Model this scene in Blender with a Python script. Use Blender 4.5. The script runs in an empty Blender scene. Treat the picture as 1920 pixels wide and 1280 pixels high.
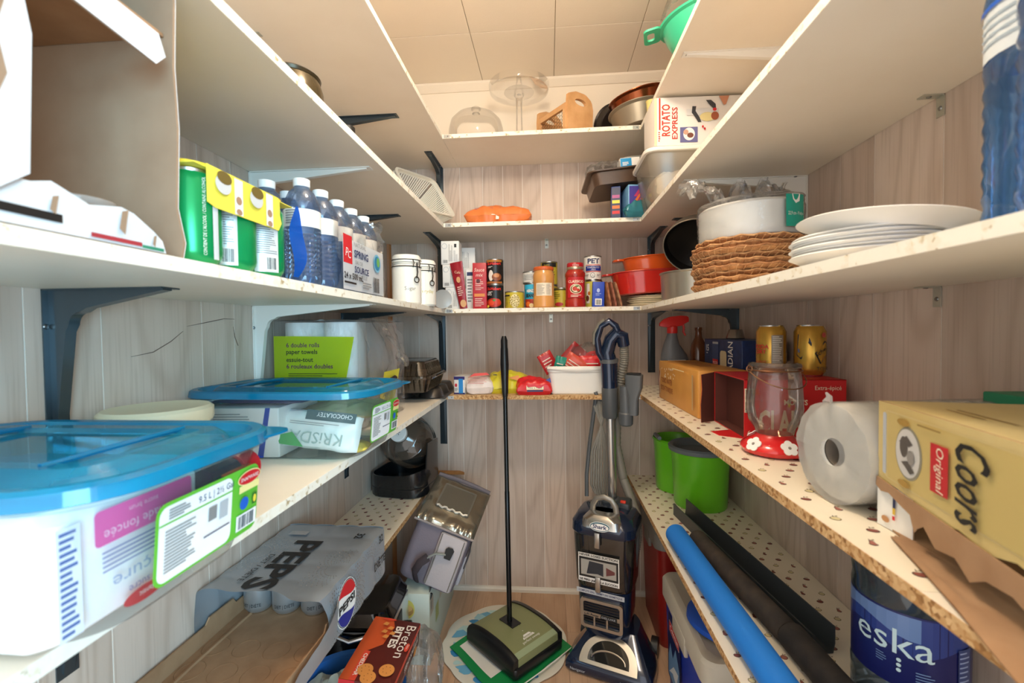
import bpy, math, random
from mathutils import Vector, Matrix, noise
random.seed(7)
sc = bpy.context.scene
COL = sc.collection
PI = math.pi
# ------------------------------------------------------------------ camera
def rot_basis(yaw, pit, rol):
    cy, sy, cp, sp = math.cos(yaw), math.sin(yaw), math.cos(pit), math.sin(pit)
    fw = Vector((-sy*cp, cy*cp, -sp)); r0 = Vector((cy, sy, 0)); u0 = r0.cross(fw)
    c, s = math.cos(rol), math.sin(rol)
    return c*r0 + s*u0, -s*r0 + c*u0, fw
cam_data = bpy.data.cameras.new('camera'); cam = bpy.data.objects.new('camera', cam_data); COL.objects.link(cam)
_r, _u, _f = rot_basis(.0818, .0262, -.0119)
cam.matrix_world = Matrix(((_r.x, _u.x, -_f.x, 0), (_r.y, _u.y, -_f.y, 0), (_r.z, _u.z, -_f.z, 1.21), (0, 0, 0, 1)))
cam_data.sensor_width = 36; cam_data.lens = 836.3/1920*36; cam_data.clip_start = .02
sc.camera = cam
cam_data.dof.use_dof = True; cam_data.dof.focus_distance = 1.6; cam_data.dof.aperture_fstop = 5.6
# ------------------------------------------------------------------ world, light, exposure
world = bpy.data.worlds.new('world'); sc.world = world; world.use_nodes = True
world.node_tree.nodes['Background'].inputs[0].default_value = (1, .96, .92, 1)
world.node_tree.nodes['Background'].inputs[1].default_value = .85
def area(name, loc, target, size, power, col, sy=None):
    d = bpy.data.lights.new(name, 'AREA'); d.energy = power; d.color = col; d.size = size
    if sy: d.shape = 'RECTANGLE'; d.size_y = sy
    o = bpy.data.objects.new(name, d); COL.objects.link(o); o.location = loc
    o.rotation_euler = (Vector(target) - Vector(loc)).to_track_quat('-Z', 'Y').to_euler(); return o
day = area('doorway_daylight', (1.0, -1.3, 1.3), (-.62, .62, 1.02), .9, 8.5, (.34, .74, 1), 1.5); day.data.spread = math.radians(95)
sc.view_settings.view_transform = 'Standard'; sc.view_settings.look = 'None'
sc.view_settings.exposure = 1.28; sc.view_settings.gamma = 1; sc.view_settings.use_curve_mapping = False
# ------------------------------------------------------------------ materials
def lin(h):
    h = h.lstrip('#'); c = [int(h[i:i+2], 16)/255 for i in (0, 2, 4)]
    return tuple((x/12.92 if x <= .04045 else ((x+.055)/1.055)**2.4) for x in c) + (1,)
MATS = {}
def mat(col, rough=.5, metal=0, bump=None, var=None, coat=0, spec=.5, name=None):
    """plain principled; bump=(scale,strength); var=(scale,hexcolour,amount)"""
    key = (col, rough, metal, bump, var, coat, spec)
    if key in MATS: return MATS[key]
    m = bpy.data.materials.new(name or 'm_' + col.lstrip('#')); m.use_nodes = True
    nt = m.node_tree; b = nt.nodes['Principled BSDF']
    b.inputs['Base Color'].default_value = lin(col); b.inputs['Roughness'].default_value = rough
    b.inputs['Metallic'].default_value = metal; b.inputs['Specular IOR Level'].default_value = spec
    if coat: b.inputs['Coat Weight'].default_value = coat; b.inputs['Coat Roughness'].default_value = .08
    if bump or var: tc = nt.nodes.new('ShaderNodeTexCoord')
    if var:
        n = nt.nodes.new('ShaderNodeTexNoise'); n.inputs['Scale'].default_value = var[0]; n.inputs['Detail'].default_value = 4
        mx = nt.nodes.new('ShaderNodeMix'); mx.data_type = 'RGBA'; mx.inputs[6].default_value = lin(col); mx.inputs[7].default_value = lin(var[1])
        rp = nt.nodes.new('ShaderNodeMapRange'); rp.inputs[1].default_value = .4; rp.inputs[2].default_value = .65; rp.inputs[4].default_value = var[2]
        nt.links.new(tc.outputs['Object'], n.inputs['Vector']); nt.links.new(n.outputs[0], rp.inputs[0])
        nt.links.new(rp.outputs[0], mx.inputs[0]); nt.links.new(mx.outputs[2], b.inputs['Base Color'])
    if bump:
        n = nt.nodes.new('ShaderNodeTexNoise'); n.inputs['Scale'].default_value = bump[0]; n.inputs['Detail'].default_value = 3
        bp = nt.nodes.new('ShaderNodeBump'); bp.inputs['Strength'].default_value = bump[1]; bp.inputs['Distance'].default_value = .004
        nt.links.new(tc.outputs['Object'], n.inputs['Vector']); nt.links.new(n.outputs[0], bp.inputs['Height']); nt.links.new(bp.outputs[0], b.inputs['Normal'])
    MATS[key] = m; return m
def film(name, tint='#ffffff', milk=0., mcol='#ffffff', rough=.08, gloss=.5, blend=.35, bump=None):
    """thin clear plastic or glass: transparent tint + fresnel gloss + a little milky body"""
    if name in MATS: return MATS[name]
    m = bpy.data.materials.new(name); m.use_nodes = True; nt = m.node_tree; nt.nodes.clear()
    out = nt.nodes.new('ShaderNodeOutputMaterial'); tr = nt.nodes.new('ShaderNodeBsdfTransparent'); tr.inputs[0].default_value = lin(tint)
    gl = nt.nodes.new('ShaderNodeBsdfGlossy'); gl.inputs['Roughness'].default_value = rough
    lw = nt.nodes.new('ShaderNodeLayerWeight'); lw.inputs[0].default_value = blend
    mu = nt.nodes.new('ShaderNodeMath'); mu.operation = 'MULTIPLY'; mu.inputs[1].default_value = gloss
    mix = nt.nodes.new('ShaderNodeMixShader'); base = tr
    if milk:
        df = nt.nodes.new('ShaderNodeBsdfDiffuse'); df.inputs[0].default_value = lin(mcol)
        tl = nt.nodes.new('ShaderNodeBsdfTranslucent'); tl.inputs[0].default_value = lin(mcol)
        m0 = nt.nodes.new('ShaderNodeMixShader'); m0.inputs[0].default_value = .4
        nt.links.new(df.outputs[0], m0.inputs[1]); nt.links.new(tl.outputs[0], m0.inputs[2])
        m1 = nt.nodes.new('ShaderNodeMixShader'); m1.inputs[0].default_value = milk
        nt.links.new(tr.outputs[0], m1.inputs[1]); nt.links.new(m0.outputs[0], m1.inputs[2]); base = m1
    nt.links.new(lw.outputs['Fresnel'], mu.inputs[0]); nt.links.new(mu.outputs[0], mix.inputs[0])
    nt.links.new(base.outputs[0], mix.inputs[1]); nt.links.new(gl.outputs[0], mix.inputs[2]); nt.links.new(mix.outputs[0], out.inputs[0])
    if bump:
        tc = nt.nodes.new('ShaderNodeTexCoord'); n = nt.nodes.new('ShaderNodeTexNoise'); n.inputs['Scale'].default_value = bump[0]
        bp = nt.nodes.new('ShaderNodeBump'); bp.inputs['Strength'].default_value = bump[1]; bp.inputs['Distance'].default_value = .004
        nt.links.new(tc.outputs['Object'], n.inputs['Vector']); nt.links.new(n.outputs[0], bp.inputs['Height'])
        nt.links.new(bp.outputs[0], gl.inputs['Normal']); nt.links.new(bp.outputs[0], lw.inputs['Normal'])
    MATS[name] = m; return m
def woodmat(name, c1, c2, c3, along, sc1=9, knots=.5, rough=.5, fig=.5):
    """grain drawn along an axis (x, y or z) in world space, with cathedral figure, fine pores and knots"""
    m = bpy.data.materials.new(name); m.use_nodes = True; nt = m.node_tree; b = nt.nodes['Principled BSDF']; b.inputs['Roughness'].default_value = rough
    N, L = nt.nodes.new, nt.links.new
    geo = N('ShaderNodeNewGeometry'); oi = N('ShaderNodeObjectInfo')
    off = N('ShaderNodeVectorMath'); off.operation = 'MULTIPLY_ADD'; off.inputs[1].default_value = (1, 1, 1)
    rv = N('ShaderNodeMath'); rv.operation = 'MULTIPLY'; rv.inputs[1].default_value = 13.7; L(oi.outputs['Random'], rv.inputs[0])
    L(geo.outputs['Position'], off.inputs[0]); L(rv.outputs[0], off.inputs[2])
    def mapped(s_al, s_ac):
        mp = N('ShaderNodeMapping'); s = [s_ac]*3; s['xyz'.index(along)] = s_al; mp.inputs['Scale'].default_value = s; L(off.outputs[0], mp.inputs[0]); return mp
    def noi(mp, sc_, det, dist=0):
        n = N('ShaderNodeTexNoise'); n.inputs['Scale'].default_value = sc_; n.inputs['Detail'].default_value = det; n.inputs['Distortion'].default_value = dist; L(mp.outputs[0], n.inputs['Vector']); return n
    broad = noi(mapped(.35, 1), 7, 3, .6)
    cn = noi(mapped(.14, 1), sc1*.55, 1.5, .3)
    c1_ = N('ShaderNodeMath'); c1_.operation = 'MULTIPLY'; c1_.inputs[1].default_value = 95; L(cn.outputs[0], c1_.inputs[0])
    w = N('ShaderNodeMath'); w.operation = 'SINE'; L(c1_.outputs[0], w.inputs[0])
    fine = noi(mapped(.025, 1), 190, 5)
    k = N('ShaderNodeTexVoronoi'); k.inputs['Scale'].default_value = 3.1; L(mapped(.45, 1).outputs[0], k.inputs['Vector'])
    kr = N('ShaderNodeMapRange'); kr.inputs[1].default_value = .02; kr.inputs[2].default_value = .09; kr.inputs[3].default_value = knots; kr.inputs[4].default_value = 0; L(k.outputs['Distance'], kr.inputs[0])
    def mixc(fac, a, bcol, amt):
        mm = N('ShaderNodeMath'); mm.operation = 'MULTIPLY'; mm.inputs[1].default_value = amt; mm.use_clamp = True; L(fac, mm.inputs[0])
        x = N('ShaderNodeMix'); x.data_type = 'RGBA'; L(mm.outputs[0], x.inputs[0])
        if isinstance(a, str): x.inputs[6].default_value = lin(a)
        else: L(a, x.inputs[6])
        x.inputs[7].default_value = lin(bcol); return x.outputs[2]
    br = N('ShaderNodeMapRange'); br.inputs[1].default_value = .35; br.inputs[2].default_value = .7; L(broad.outputs[0], br.inputs[0])
    wp = N('ShaderNodeMath'); wp.operation = 'POWER'; wp.inputs[1].default_value = 4; wa = N('ShaderNodeMath'); wa.operation = 'MULTIPLY_ADD'; wa.inputs[1].default_value = .5; wa.inputs[2].default_value = .5; L(w.outputs[0], wa.inputs[0]); L(wa.outputs[0], wp.inputs[0])
    fr = N('ShaderNodeMapRange'); fr.inputs[1].default_value = .52; fr.inputs[2].default_value = .72; L(fine.outputs[0], fr.inputs[0])
    c = mixc(br.outputs[0], c1, c2, .8); c = mixc(wp.outputs[0], c, c3, fig*.55); c = mixc(fr.outputs[0], c, c3, .28); c = mixc(kr.outputs[0], c, c3, 1)
    hv = N('ShaderNodeMix'); hv.data_type = 'RGBA'; hv.blend_type = 'MULTIPLY'; hv.inputs[0].default_value = 1
    mr = N('ShaderNodeMapRange'); mr.inputs[3].default_value = .88; mr.inputs[4].default_value = 1.06; L(oi.outputs['Random'], mr.inputs[0])
    L(c, hv.inputs[6]); L(mr.outputs[0], hv.inputs[7]); L(hv.outputs[2], b.inputs['Base Color'])
    bp = N('ShaderNodeBump'); bp.inputs['Strength'].default_value = .12; bp.inputs['Distance'].default_value = .002; L(fine.outputs[0], bp.inputs['Height']); L(bp.outputs[0], b.inputs['Normal'])
    return m
def chipmat(name, base, chips, paint=None, pamt=0, scale=160):
    m = bpy.data.materials.new(name); m.use_nodes = True; nt = m.node_tree; b = nt.nodes['Principled BSDF']; b.inputs['Roughness'].default_value = .8
    N, L = nt.nodes.new, nt.links.new; tc = N('ShaderNodeTexCoord')
    v = N('ShaderNodeTexVoronoi'); v.inputs['Scale'].default_value = scale; L(tc.outputs['Object'], v.inputs['Vector'])
    n = N('ShaderNodeTexNoise'); n.inputs['Scale'].default_value = 55; n.inputs['Detail'].default_value = 5; L(tc.outputs['Object'], n.inputs['Vector'])
    ramp = N('ShaderNodeValToRGB'); ramp.color_ramp.elements[0].color = lin(chips[0]); ramp.color_ramp.elements[1].color = lin(chips[-1])
    e = ramp.color_ramp.elements.new(.5); e.color = lin(base); e = ramp.color_ramp.elements.new(.25); e.color = lin(chips[1 % len(chips)])
    sep = N('ShaderNodeSeparateColor'); L(v.outputs['Color'], sep.inputs[0]); L(sep.outputs[0], ramp.inputs[0]); col = ramp.outputs[0]
    if paint:
        r = N('ShaderNodeMapRange'); r.inputs[1].default_value = .55 - .12*(1-pamt); r.inputs[2].default_value = .62; r.inputs[3].default_value = 1; r.inputs[4].default_value = 0; L(n.outputs[0], r.inputs[0])
        x = N('ShaderNodeMix'); x.data_type = 'RGBA'; L(r.outputs[0], x.inputs[0]); L(col, x.inputs[6]); x.inputs[7].default_value = lin(paint); col = x.outputs[2]
    L(col, b.inputs['Base Color'])
    bp = N('ShaderNodeBump'); bp.inputs['Strength'].default_value = .5; bp.inputs['Distance'].default_value = .002; L(n.outputs[0], bp.inputs['Height']); L(bp.outputs[0], b.inputs['Normal'])
    return m
# ------------------------------------------------------------------ mesh building
def rr(w, d, r, n=4, cx=0, cy=0):
    """rounded rectangle ring, counter-clockwise"""
    r = min(r, w/2-1e-5, d/2-1e-5); P = []
    for qx, qy, a in ((1, 1, 0), (-1, 1, 90), (-1, -1, 180), (1, -1, 270)):
        for i in range(n+1):
            t = math.radians(a + 90*i/n); P.append((cx + qx*(w/2-r) + r*math.cos(t), cy + qy*(d/2-r) + r*math.sin(t)))
    return P
def circ(r, n=24, cx=0, cy=0, ry=None): return [(cx + r*math.cos(2*PI*i/n), cy + (ry or r)*math.sin(2*PI*i/n)) for i in range(n)]
class MB:
    def __init__(s, m=None): s.v, s.f, s.mi, s.ms, s.cur = [], [], [], [], m
    def add(s, vs, fs, m=None, M=None):
        m = m or s.cur
        if m not in s.ms: s.ms.append(m)
        i = s.ms.index(m); o = len(s.v)
        s.v += [tuple(M @ Vector(p)) if M else tuple(p) for p in vs]
        for f in fs: s.f.append([o+k for k in f]); s.mi.append(i)
        return s
    def box(s, x0, y0, z0, x1, y1, z1, m=None, M=None):
        return s.add([(x0,y0,z0),(x1,y0,z0),(x1,y1,z0),(x0,y1,z0),(x0,y0,z1),(x1,y0,z1),(x1,y1,z1),(x0,y1,z1)],
            [(3,2,1,0),(4,5,6,7),(0,1,5,4),(1,2,6,5),(2,3,7,6),(3,0,4,7)], m, M)
    def rings(s, R, m=None, M=None, cap0=True, cap1=True, close=True):
        n = len(R[0]); vs = [p for r in R for p in r]; fs = []
        for i in range(len(R)-1):
            for j in range(n if close else n-1): fs.append((i*n+j, i*n+(j+1) % n, (i+1)*n+(j+1) % n, (i+1)*n+j))
        if cap0: fs.append(tuple(reversed(range(n))))
        if cap1: fs.append(tuple(range((len(R)-1)*n, len(R)*n)))
        return s.add(vs, fs, m, M)
    def rbox(s, w, d, z0, z1, r=.01, e=.004, m=None, M=None, cx=0, cy=0, n=4, tw=1, td=1):
        """box with rounded vertical edges (r) and softened top and bottom (e); tw/td taper the top"""
        R = []
        for z, q, k in ((z0, e, 0), (z0+e*.3, e*.3, 0), (z0+e, 0, 0), (z1-e, 0, 1), (z1-e*.3, e*.3, 1), (z1, e, 1)):
            W, Dd = w*(tw if k else 1), d*(td if k else 1)
            R.append([(x, y, z) for x, y in rr(W-2*q, Dd-2*q, max(r-q, .0005), n, cx, cy)])
        return s.rings(R, m, M)
    def lathe(s, prof, m=None, seg=28, cx=0, cy=0, M=None, cap=True, fn=None):
        R = []
        for r, z in prof:
            R.append([(cx + (r*(fn(a, z) if fn else 1))*math.cos(a), cy + (r*(fn(a, z) if fn else 1))*math.sin(a), z) for a in (2*PI*i/seg for i in range(seg))])
        return s.rings(R, m, M, cap and prof[0][0] > 1e-6, cap and prof[-1][0] > 1e-6)
    def tube(s, pts, r, m=None, seg=8, M=None, cap=True, closed=False):
        pts = [Vector(p) for p in pts]; n = len(pts); R = []; up = None
        for i, p in enumerate(pts):
            a = pts[i-1] if (i > 0 or closed) else p; b = pts[(i+1) % n] if (i < n-1 or closed) else p
            t = (b-a).normalized()
            if up is None: up = Vector((0, 0, 1)) if abs(t.z) < .9 else Vector((1, 0, 0))
            x = up.cross(t).normalized(); y = t.cross(x).normalized(); up = y
            q = r[i] if isinstance(r, list) else r
            qx, qy = q if isinstance(q, tuple) else (q, q)
            R.append([p + x*qx*math.cos(2*PI*k/seg) + y*qy*math.sin(2*PI*k/seg) for k in range(seg)])
        if closed: R.append(R[0])
        return s.rings(R, m, M, cap and not closed, cap and not closed)
    def prism(s, poly, F, t, m=None):
        """polygon given in (u,v) of frame F, extruded from w=0 to w=t"""
        n = len(poly)
        return s.add([F(u, v, 0) for u, v in poly] + [F(u, v, t) for u, v in poly],
            [tuple(reversed(range(n))), tuple(range(n, 2*n))] + [(i, (i+1) % n, n+(i+1) % n, n+i) for i in range(n)], m)
    def plate(s, outer, hole, F, t, m=None):
        """plate with a hole: outer and hole have equal point counts"""
        n = len(outer); vs = [F(u, v, w) for w in (0, t) for P in (outer, hole) for u, v in P]; fs = []
        for i in range(n):
            j = (i+1) % n
            fs += [(j, i, n+i, n+j), (2*n+i, 2*n+j, 3*n+j, 3*n+i), (i, j, 2*n+j, 2*n+i), (n+j, n+i, 3*n+i, 3*n+j)]
        return s.add(vs, fs, m)
    def grid(s, fn, nu, nv, m=None, M=None, wu=False, wv=False):
        vs = [fn(i/nu, j/nv) for j in range(nv+1) for i in range(nu+1)]; fs = []
        for j in range(nv):
            for i in range(nu): fs.append((j*(nu+1)+i, j*(nu+1)+i+1, (j+1)*(nu+1)+i+1, (j+1)*(nu+1)+i))
        return s.add(vs, fs, m, M)
    def build(s, name, parent=None, loc=None, rot=None, sharp=.6, flat=False):
        me = bpy.data.meshes.new(name); me.from_pydata([tuple(p) for p in s.v], [], s.f)
        for m in s.ms: me.materials.append(m)
        me.polygons.foreach_set('material_index', s.mi)
        me.validate(); me.update()
        if not flat:
            me.polygons.foreach_set('use_smooth', [True]*len(me.polygons)); me.set_sharp_from_angle(angle=sharp)
        o = bpy.data.objects.new(name, me); COL.objects.link(o)
        if parent: o.parent = parent
        if loc: o.location = loc
        if rot: o.rotation_euler = rot
        return o
def thing(name, label, cat, loc=(0, 0, 0), rot=(0, 0, 0), group=None):
    o = bpy.data.objects.new(name, None); COL.objects.link(o); o.empty_display_size = .03
    o.location = loc; o.rotation_euler = rot if isinstance(rot, tuple) else (0, 0, rot)
    o['label'] = label; o['category'] = cat
    if group: o['group'] = group
    return o
def tag(o, label, cat, group=None):
    o['label'] = label; o['category'] = cat
    if group: o['group'] = group
    return o
def struct(o, label=None, cat=None):
    o['kind'] = 'structure'
    if label: o['label'] = label
    if cat: o['category'] = cat
    return o
def part(mb, name, parent, label=None, **k):
    o = mb.build(name, parent, **k)
    if label: o['label'] = label
    return o
def TM(loc=(0, 0, 0), rx=0, ry=0, rz=0, s=(1, 1, 1)):
    return Matrix.Translation(loc) @ Matrix.Rotation(rz, 4, 'Z') @ Matrix.Rotation(ry, 4, 'Y') @ Matrix.Rotation(rx, 4, 'X') @ Matrix.Diagonal((*s, 1))
# frames that carry print: (u,v,w) -> point
def flatF(o, xd, yd):
    o, xd, yd = Vector(o), Vector(xd).normalized(), Vector(yd).normalized(); n = xd.cross(yd)
    f = lambda u, v, w=0: o + xd*u + yd*v + n*w
    f.curved = False; return f
def cylF(r, a0=-PI/2, z0=0, cx=0, cy=0):
    f = lambda u, v, w=0: Vector((cx + (r+w)*math.cos(a0+u/r), cy + (r+w)*math.sin(a0+u/r), z0+v))
    f.curved = True; return f
TXT = {}
def text_geo(s, bold=0):
    if (s, bold) in TXT: return TXT[(s, bold)]
    c = bpy.data.curves.new('t', 'FONT'); c.body = s; c.size = 1; c.resolution_u = 2; c.offset = bold
    o = bpy.data.objects.new('t', c); me = bpy.data.meshes.new_from_object(o)
    vs = [(v.co.x, v.co.y) for v in me.vertices]; fs = [tuple(p.vertices) for p in me.polygons]
    flip = [sum(vs[f[i]][0]*vs[f[(i+1) % len(f)]][1] - vs[f[(i+1) % len(f)]][0]*vs[f[i]][1] for i in range(len(f))) < 0 for f in fs]
    fs = [tuple(reversed(f)) if b else f for f, b in zip(fs, flip)]
    bpy.data.objects.remove(o); bpy.data.curves.remove(c); bpy.data.meshes.remove(me)
    TXT[(s, bold)] = (vs, fs); return vs, fs
class PR:
    """flat print (labels, lettering) laid a hair above a surface; one mesh with several inks"""
    def __init__(s, F, w0=.0004, dw=.00025): s.F, s.mb, s.w, s.dw = F, MB(), w0, dw
    def strip(s, cols, m):
        vs = []; fs = []
        for u, a, b in cols: vs += [s.F(u, a, s.w), s.F(u, b, s.w)]
        for i in range(len(cols)-1): fs.append((2*i, 2*i+2, 2*i+3, 2*i+1))
        s.mb.add(vs, fs, m); s.w += s.dw
    def rect(s, u0, v0, u1, v1, m, rad=0):
        n = 14 if s.F.curved else 1; us = [u0 + (u1-u0)*i/n for i in range(n+1)]
        if rad:
            us = sorted(set(us + [u0 + rad*(1-math.cos(k*PI/8)) for k in range(5)] + [u1 - rad*(1-math.cos(k*PI/8)) for k in range(5)]))
        c = []
        for u in us:
            q = 0
            if rad:
                e = max(0, rad - min(u-u0, u1-u)); q = rad - math.sqrt(max(0, rad*rad - e*e))
            c.append((u, v0+q, v1-q))
        s.strip(c, m); return s
    def ell(s, cu, cv, ru, rv, m, n=20):
        s.strip([(cu - ru*math.cos(PI*i/n), cv - rv*math.sin(PI*i/n), cv + rv*math.sin(PI*i/n)) for i in range(n+1)], m); return s
    def poly(s, pts, m):
        s.mb.add([s.F(u, v, s.w) for u, v in pts], [tuple(range(len(pts)))], m); s.w += s.dw; return s
    def text(s, t, u, v, h, m, al='C', rot=0, width=None, bold=0, shear=0):
        vs, fs = text_geo(t, bold); k = h/.73
        x0, x1 = min(p[0] for p in vs), max(p[0] for p in vs); kx = k if not width else width/max(x1-x0, 1e-6)
        ox = {'C': (x0+x1)/2, 'L': x0, 'R': x1}[al]; c, sn = math.cos(rot), math.sin(rot); P = []
        for x, y in vs:
            y *= k; a = (x-ox)*kx + shear*y; P.append(s.F(u + a*c - y*sn, v + a*sn + y*c, s.w))
        s.mb.add(P, fs, m); s.w += s.dw; return s
    def lines(s, u0, v0, u1, v1, n, m, fill=.55, seed=1, vert=False):
        rnd = random.Random(seed); vs = []; fs = []
        for i in range(n):
            if vert:
                a0, a1 = u0 + (u1-u0)*(i+.5-fill/2)/n, u0 + (u1-u0)*(i+.5+fill/2)/n; b0, b1 = v0, v0 + (v1-v0)*(.6+.4*rnd.random())
            else:
                b0, b1 = v0 + (v1-v0)*(i+.5-fill/2)/n, v0 + (v1-v0)*(i+.5+fill/2)/n; a0, a1 = u0, u0 + (u1-u0)*(.6+.4*rnd.random())
            k = 6 if s.F.curved else 1
            for j in range(k):
                p, q = a0 + (a1-a0)*j/k, a0 + (a1-a0)*(j+1)/k; o = len(vs)
                vs += [s.F(p, b0, s.w), s.F(q, b0, s.w), s.F(q, b1, s.w), s.F(p, b1, s.w)]; fs.append((o, o+1, o+2, o+3))
        s.mb.add(vs, fs, m); s.w += s.dw; return s
    def bars(s, u0, v0, u1, v1, m, n=18, seed=3, horiz=False):
        rnd = random.Random(seed); vs = []; fs = []; t = 0.
        ws = [rnd.choice((.6, 1, 1.6)) for _ in range(2*n)]; T = sum(ws)
        for i, w in enumerate(ws):
            if i % 2 == 0:
                p, q = t/T, (t+w)/T; o = len(vs)
                if horiz: a = (u0, v0+(v1-v0)*p, u1, v0+(v1-v0)*q)
                else: a = (u0+(u1-u0)*p, v0, u0+(u1-u0)*q, v1)
                vs += [s.F(a[0], a[1], s.w), s.F(a[2], a[1], s.w), s.F(a[2], a[3], s.w), s.F(a[0], a[3], s.w)]; fs.append((o, o+1, o+2, o+3))
            t += w
        s.mb.add(vs, fs, m); s.w += s.dw; return s
    def build(s, name, parent, label=None):
        if name.startswith('printed_'): name = name[8:].replace('front', 'face') + '_print'
        o = s.mb.build(name, parent, flat=True)
        if label: o['label'] = label
        return o
def pillow(mb, w, d, h, m, seed=0, wr=.006, p=.55, nu=26, nv=20, M=None, fl=0., freq=22):
    """soft filled bag lying flat: w x d footprint, h thick, crinkled skin; pinched rim, flat-ish underside at z=0"""
    def fn(side):
        def g(a, b):
            x, y = 2*a-1, 2*b-1; e = max(0, (1-abs(x)**3)*(1-abs(y)**3))**p
            px, py = x*w/2, y*d/2; k = noise.noise(Vector((px*freq+seed*9.1, py*freq, seed+side*3.3))) + .6*noise.noise(Vector((px*freq*2.6, py*freq*2.6+seed, side*5.1)))
            q = h*.5*e
            z = h*(.5 if not fl else .5-fl*.4) + side*q + k*wr*(.35+e)*(.4 if side < 0 else 1)
            return (px + wr*.8*noise.noise(Vector((py*30, seed, 1))), py + wr*.8*noise.noise(Vector((px*30, seed, 2))), max(z, .0008) if side < 0 else max(z, .0015))
        return g
    mb.grid(fn(1), nu, nv, m, M)
    f2 = fn(-1); mb.grid(lambda a, b: f2(1-a, b), nu, nv, m, M)
    return mb
def crump(F, u0, v0, u1, v1, amp, freq, mb, m, nu=24, nv=24, seed=0):
    """crinkled sheet over a frame"""
    mb.grid(lambda a, b: F(u0+(u1-u0)*a, v0+(v1-v0)*b, amp*(noise.noise(Vector((a*freq+seed, b*freq, seed))) + .5*noise.noise(Vector((a*freq*2.7, b*freq*2.7, seed+4))))), nu, nv, m); return mb
T1, T2, T3, T4, T5 = 1.969, 1.628, 1.294, .955, .55     # shelf tops
XL, XR, WL, WR, YB, YS, ZC = -.403, .3515, -.741, .692, 2.033, 1.7213, 2.325
Y0 = -.32
# ------------------------------------------------------------------ the room
m_panel = {a: woodmat('whitewashed_panel_'+a, '#e0cdbe', '#cfb8a6', '#98795f', 'z', 7, .4, .5, .42) for a in 'lrb'}
m_groove = mat('#f4eee6', .7)
m_cream = mat('#f4e8d6', .85, bump=(160, .08))
m_floor = woodmat('laminate_floor', '#d6b597', '#c59d7c', '#94694a', 'y', 5, .7, .35, .45)
m_under = mat('#f2e8d8', .45, bump=(70, .03), var=(6, '#ede2d0', .6), name='melamine')
m_edge = chipmat('painted_chipboard_edge', '#efe6d4', ['#b39c76', '#e6d9bd', '#efe6d4'], '#f4eee0', 1, 150)
m_edge_raw = chipmat('raw_chipboard_edge', '#c49a68', ['#8c6238', '#b58550', '#d9b584'], None, 0, 190)
m_steel = mat('#b9bcbd', .35, 1); m_screw = mat('#8f9192', .3, 1)
m_dark = mat('#515b61', .22, .6); m_white_metal = mat('#eeeae2', .3)
def slab(name, x0, y0, z0, x1, y1, z1, m, parent=None): return MB(m).box(x0, y0, z0, x1, y1, z1).build(name, parent, flat=True)
floor = struct(slab('floor', WL-.1, Y0, -.06, WR+.1, YB+.05, -.004, mat('#6b543f', .8)), 'light wood laminate plank floor', 'floor')
xs = [WL-.1, -.72, -.53, -.335, -.135, .0625, .26, .455, .65, WR+.1]
for i in range(len(xs)-1):
    ys = [Y0, .35+.31*((i*37) % 5)/3, 1.25+.6*((i*53) % 7)/7, YB+.04]
    for j in range(3): slab('plank', xs[i]+.0006, ys[j]+.0006, -.004, xs[i+1]-.0006, ys[j+1]-.0006, 0, m_floor, floor)
wall_back = struct(slab('wall_back', WL-.08, YB+.0012, 0, WR+.08, YB+.06, ZC, m_groove), 'whitewashed wood panel back wall', 'wall')
bs = [WL-.02, -.6, -.47, -.398, -.293, -.2, -.111, -.027, .072, .14, .284, .404, .55, WR+.02]
for a, b in zip(bs, bs[1:]): slab('wall_plank', a+.0011, YB, .0, b-.0011, YB+.006, 1.958, m_panel['b'], wall_back)
slab('upper_panel', WL-.02, YB, 1.959, WR+.02, YB+.006, ZC, m_cream, wall_back)
wall_left = struct(slab('wall_left', WL-.06, Y0, 0, WL-.0012, YB+.02, ZC, m_groove), 'whitewashed wood panel left wall', 'wall')
ls = [Y0, -.15, .05, .2, .33, .45, .574, .684, .9, 1.0, 1.15, 1.3, 1.42, 1.55, 1.7, 1.836, YB+.006]
for a, b in zip(ls, ls[1:]): slab('wall_plank', WL-.006, a+.0012, 0, WL, b-.0012, ZC, m_panel['l'], wall_left)
wall_right = struct(slab('wall_right', WR+.0012, Y0, 0, WR+.06, YB+.02, ZC, m_groove), 'whitewashed wood panel right wall', 'wall')
rs = [Y0, -.1, .1, .25, .4, .56, .7, .848, 1.015, 1.125, 1.258, 1.468, 1.641, 1.8, 1.92, YB+.006]
for a, b in zip(rs, rs[1:]): slab('wall_plank', WR, a+.0012, 0, WR+.006, b-.0012, ZC, m_panel['r'], wall_right)
# scratches on the left wall
mb = MB(mat('#5a4234', .8))
for pts in ([(.735, 1.17), (.78, 1.176), (.82, 1.195), (.85, 1.215)], [(.86, 1.225), (.92, 1.235), (.965, 1.243), (1.0, 1.243)], [(.995, 1.225), (1.0, 1.2), (1.01, 1.18)]):
    mb.tube([(WL+.0003, y, z) for y, z in pts], [.0003, .0008, .0007, .0004][:len(pts)], seg=5)
mb.build('scratch', wall_left)
ceiling = struct(slab('ceiling', WL-.06, Y0, ZC+.004, WR+.06, YB+.06, ZC+.05, mat('#a58f74', .9)), 'cream square ceiling tiles', 'ceiling')
cx = [WL-.06, -.602, -.283, .035, .354, .672, WR+.06]; cyy = [Y0, .096, .414, .732, 1.051, 1.369, 1.688, 2.006, YB+.06]
for a, b in zip(cx, cx[1:]):
    for c, d in zip(cyy, cyy[1:]):
        MB(m_cream).rbox(b-a-.002, d-c-.002, ZC, ZC+.005, .001, .0015, cx=(a+b)/2, cy=(c+d)/2, n=1).build('ceiling_tile', ceiling, flat=True)
tr = MB(m_cream)
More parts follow.
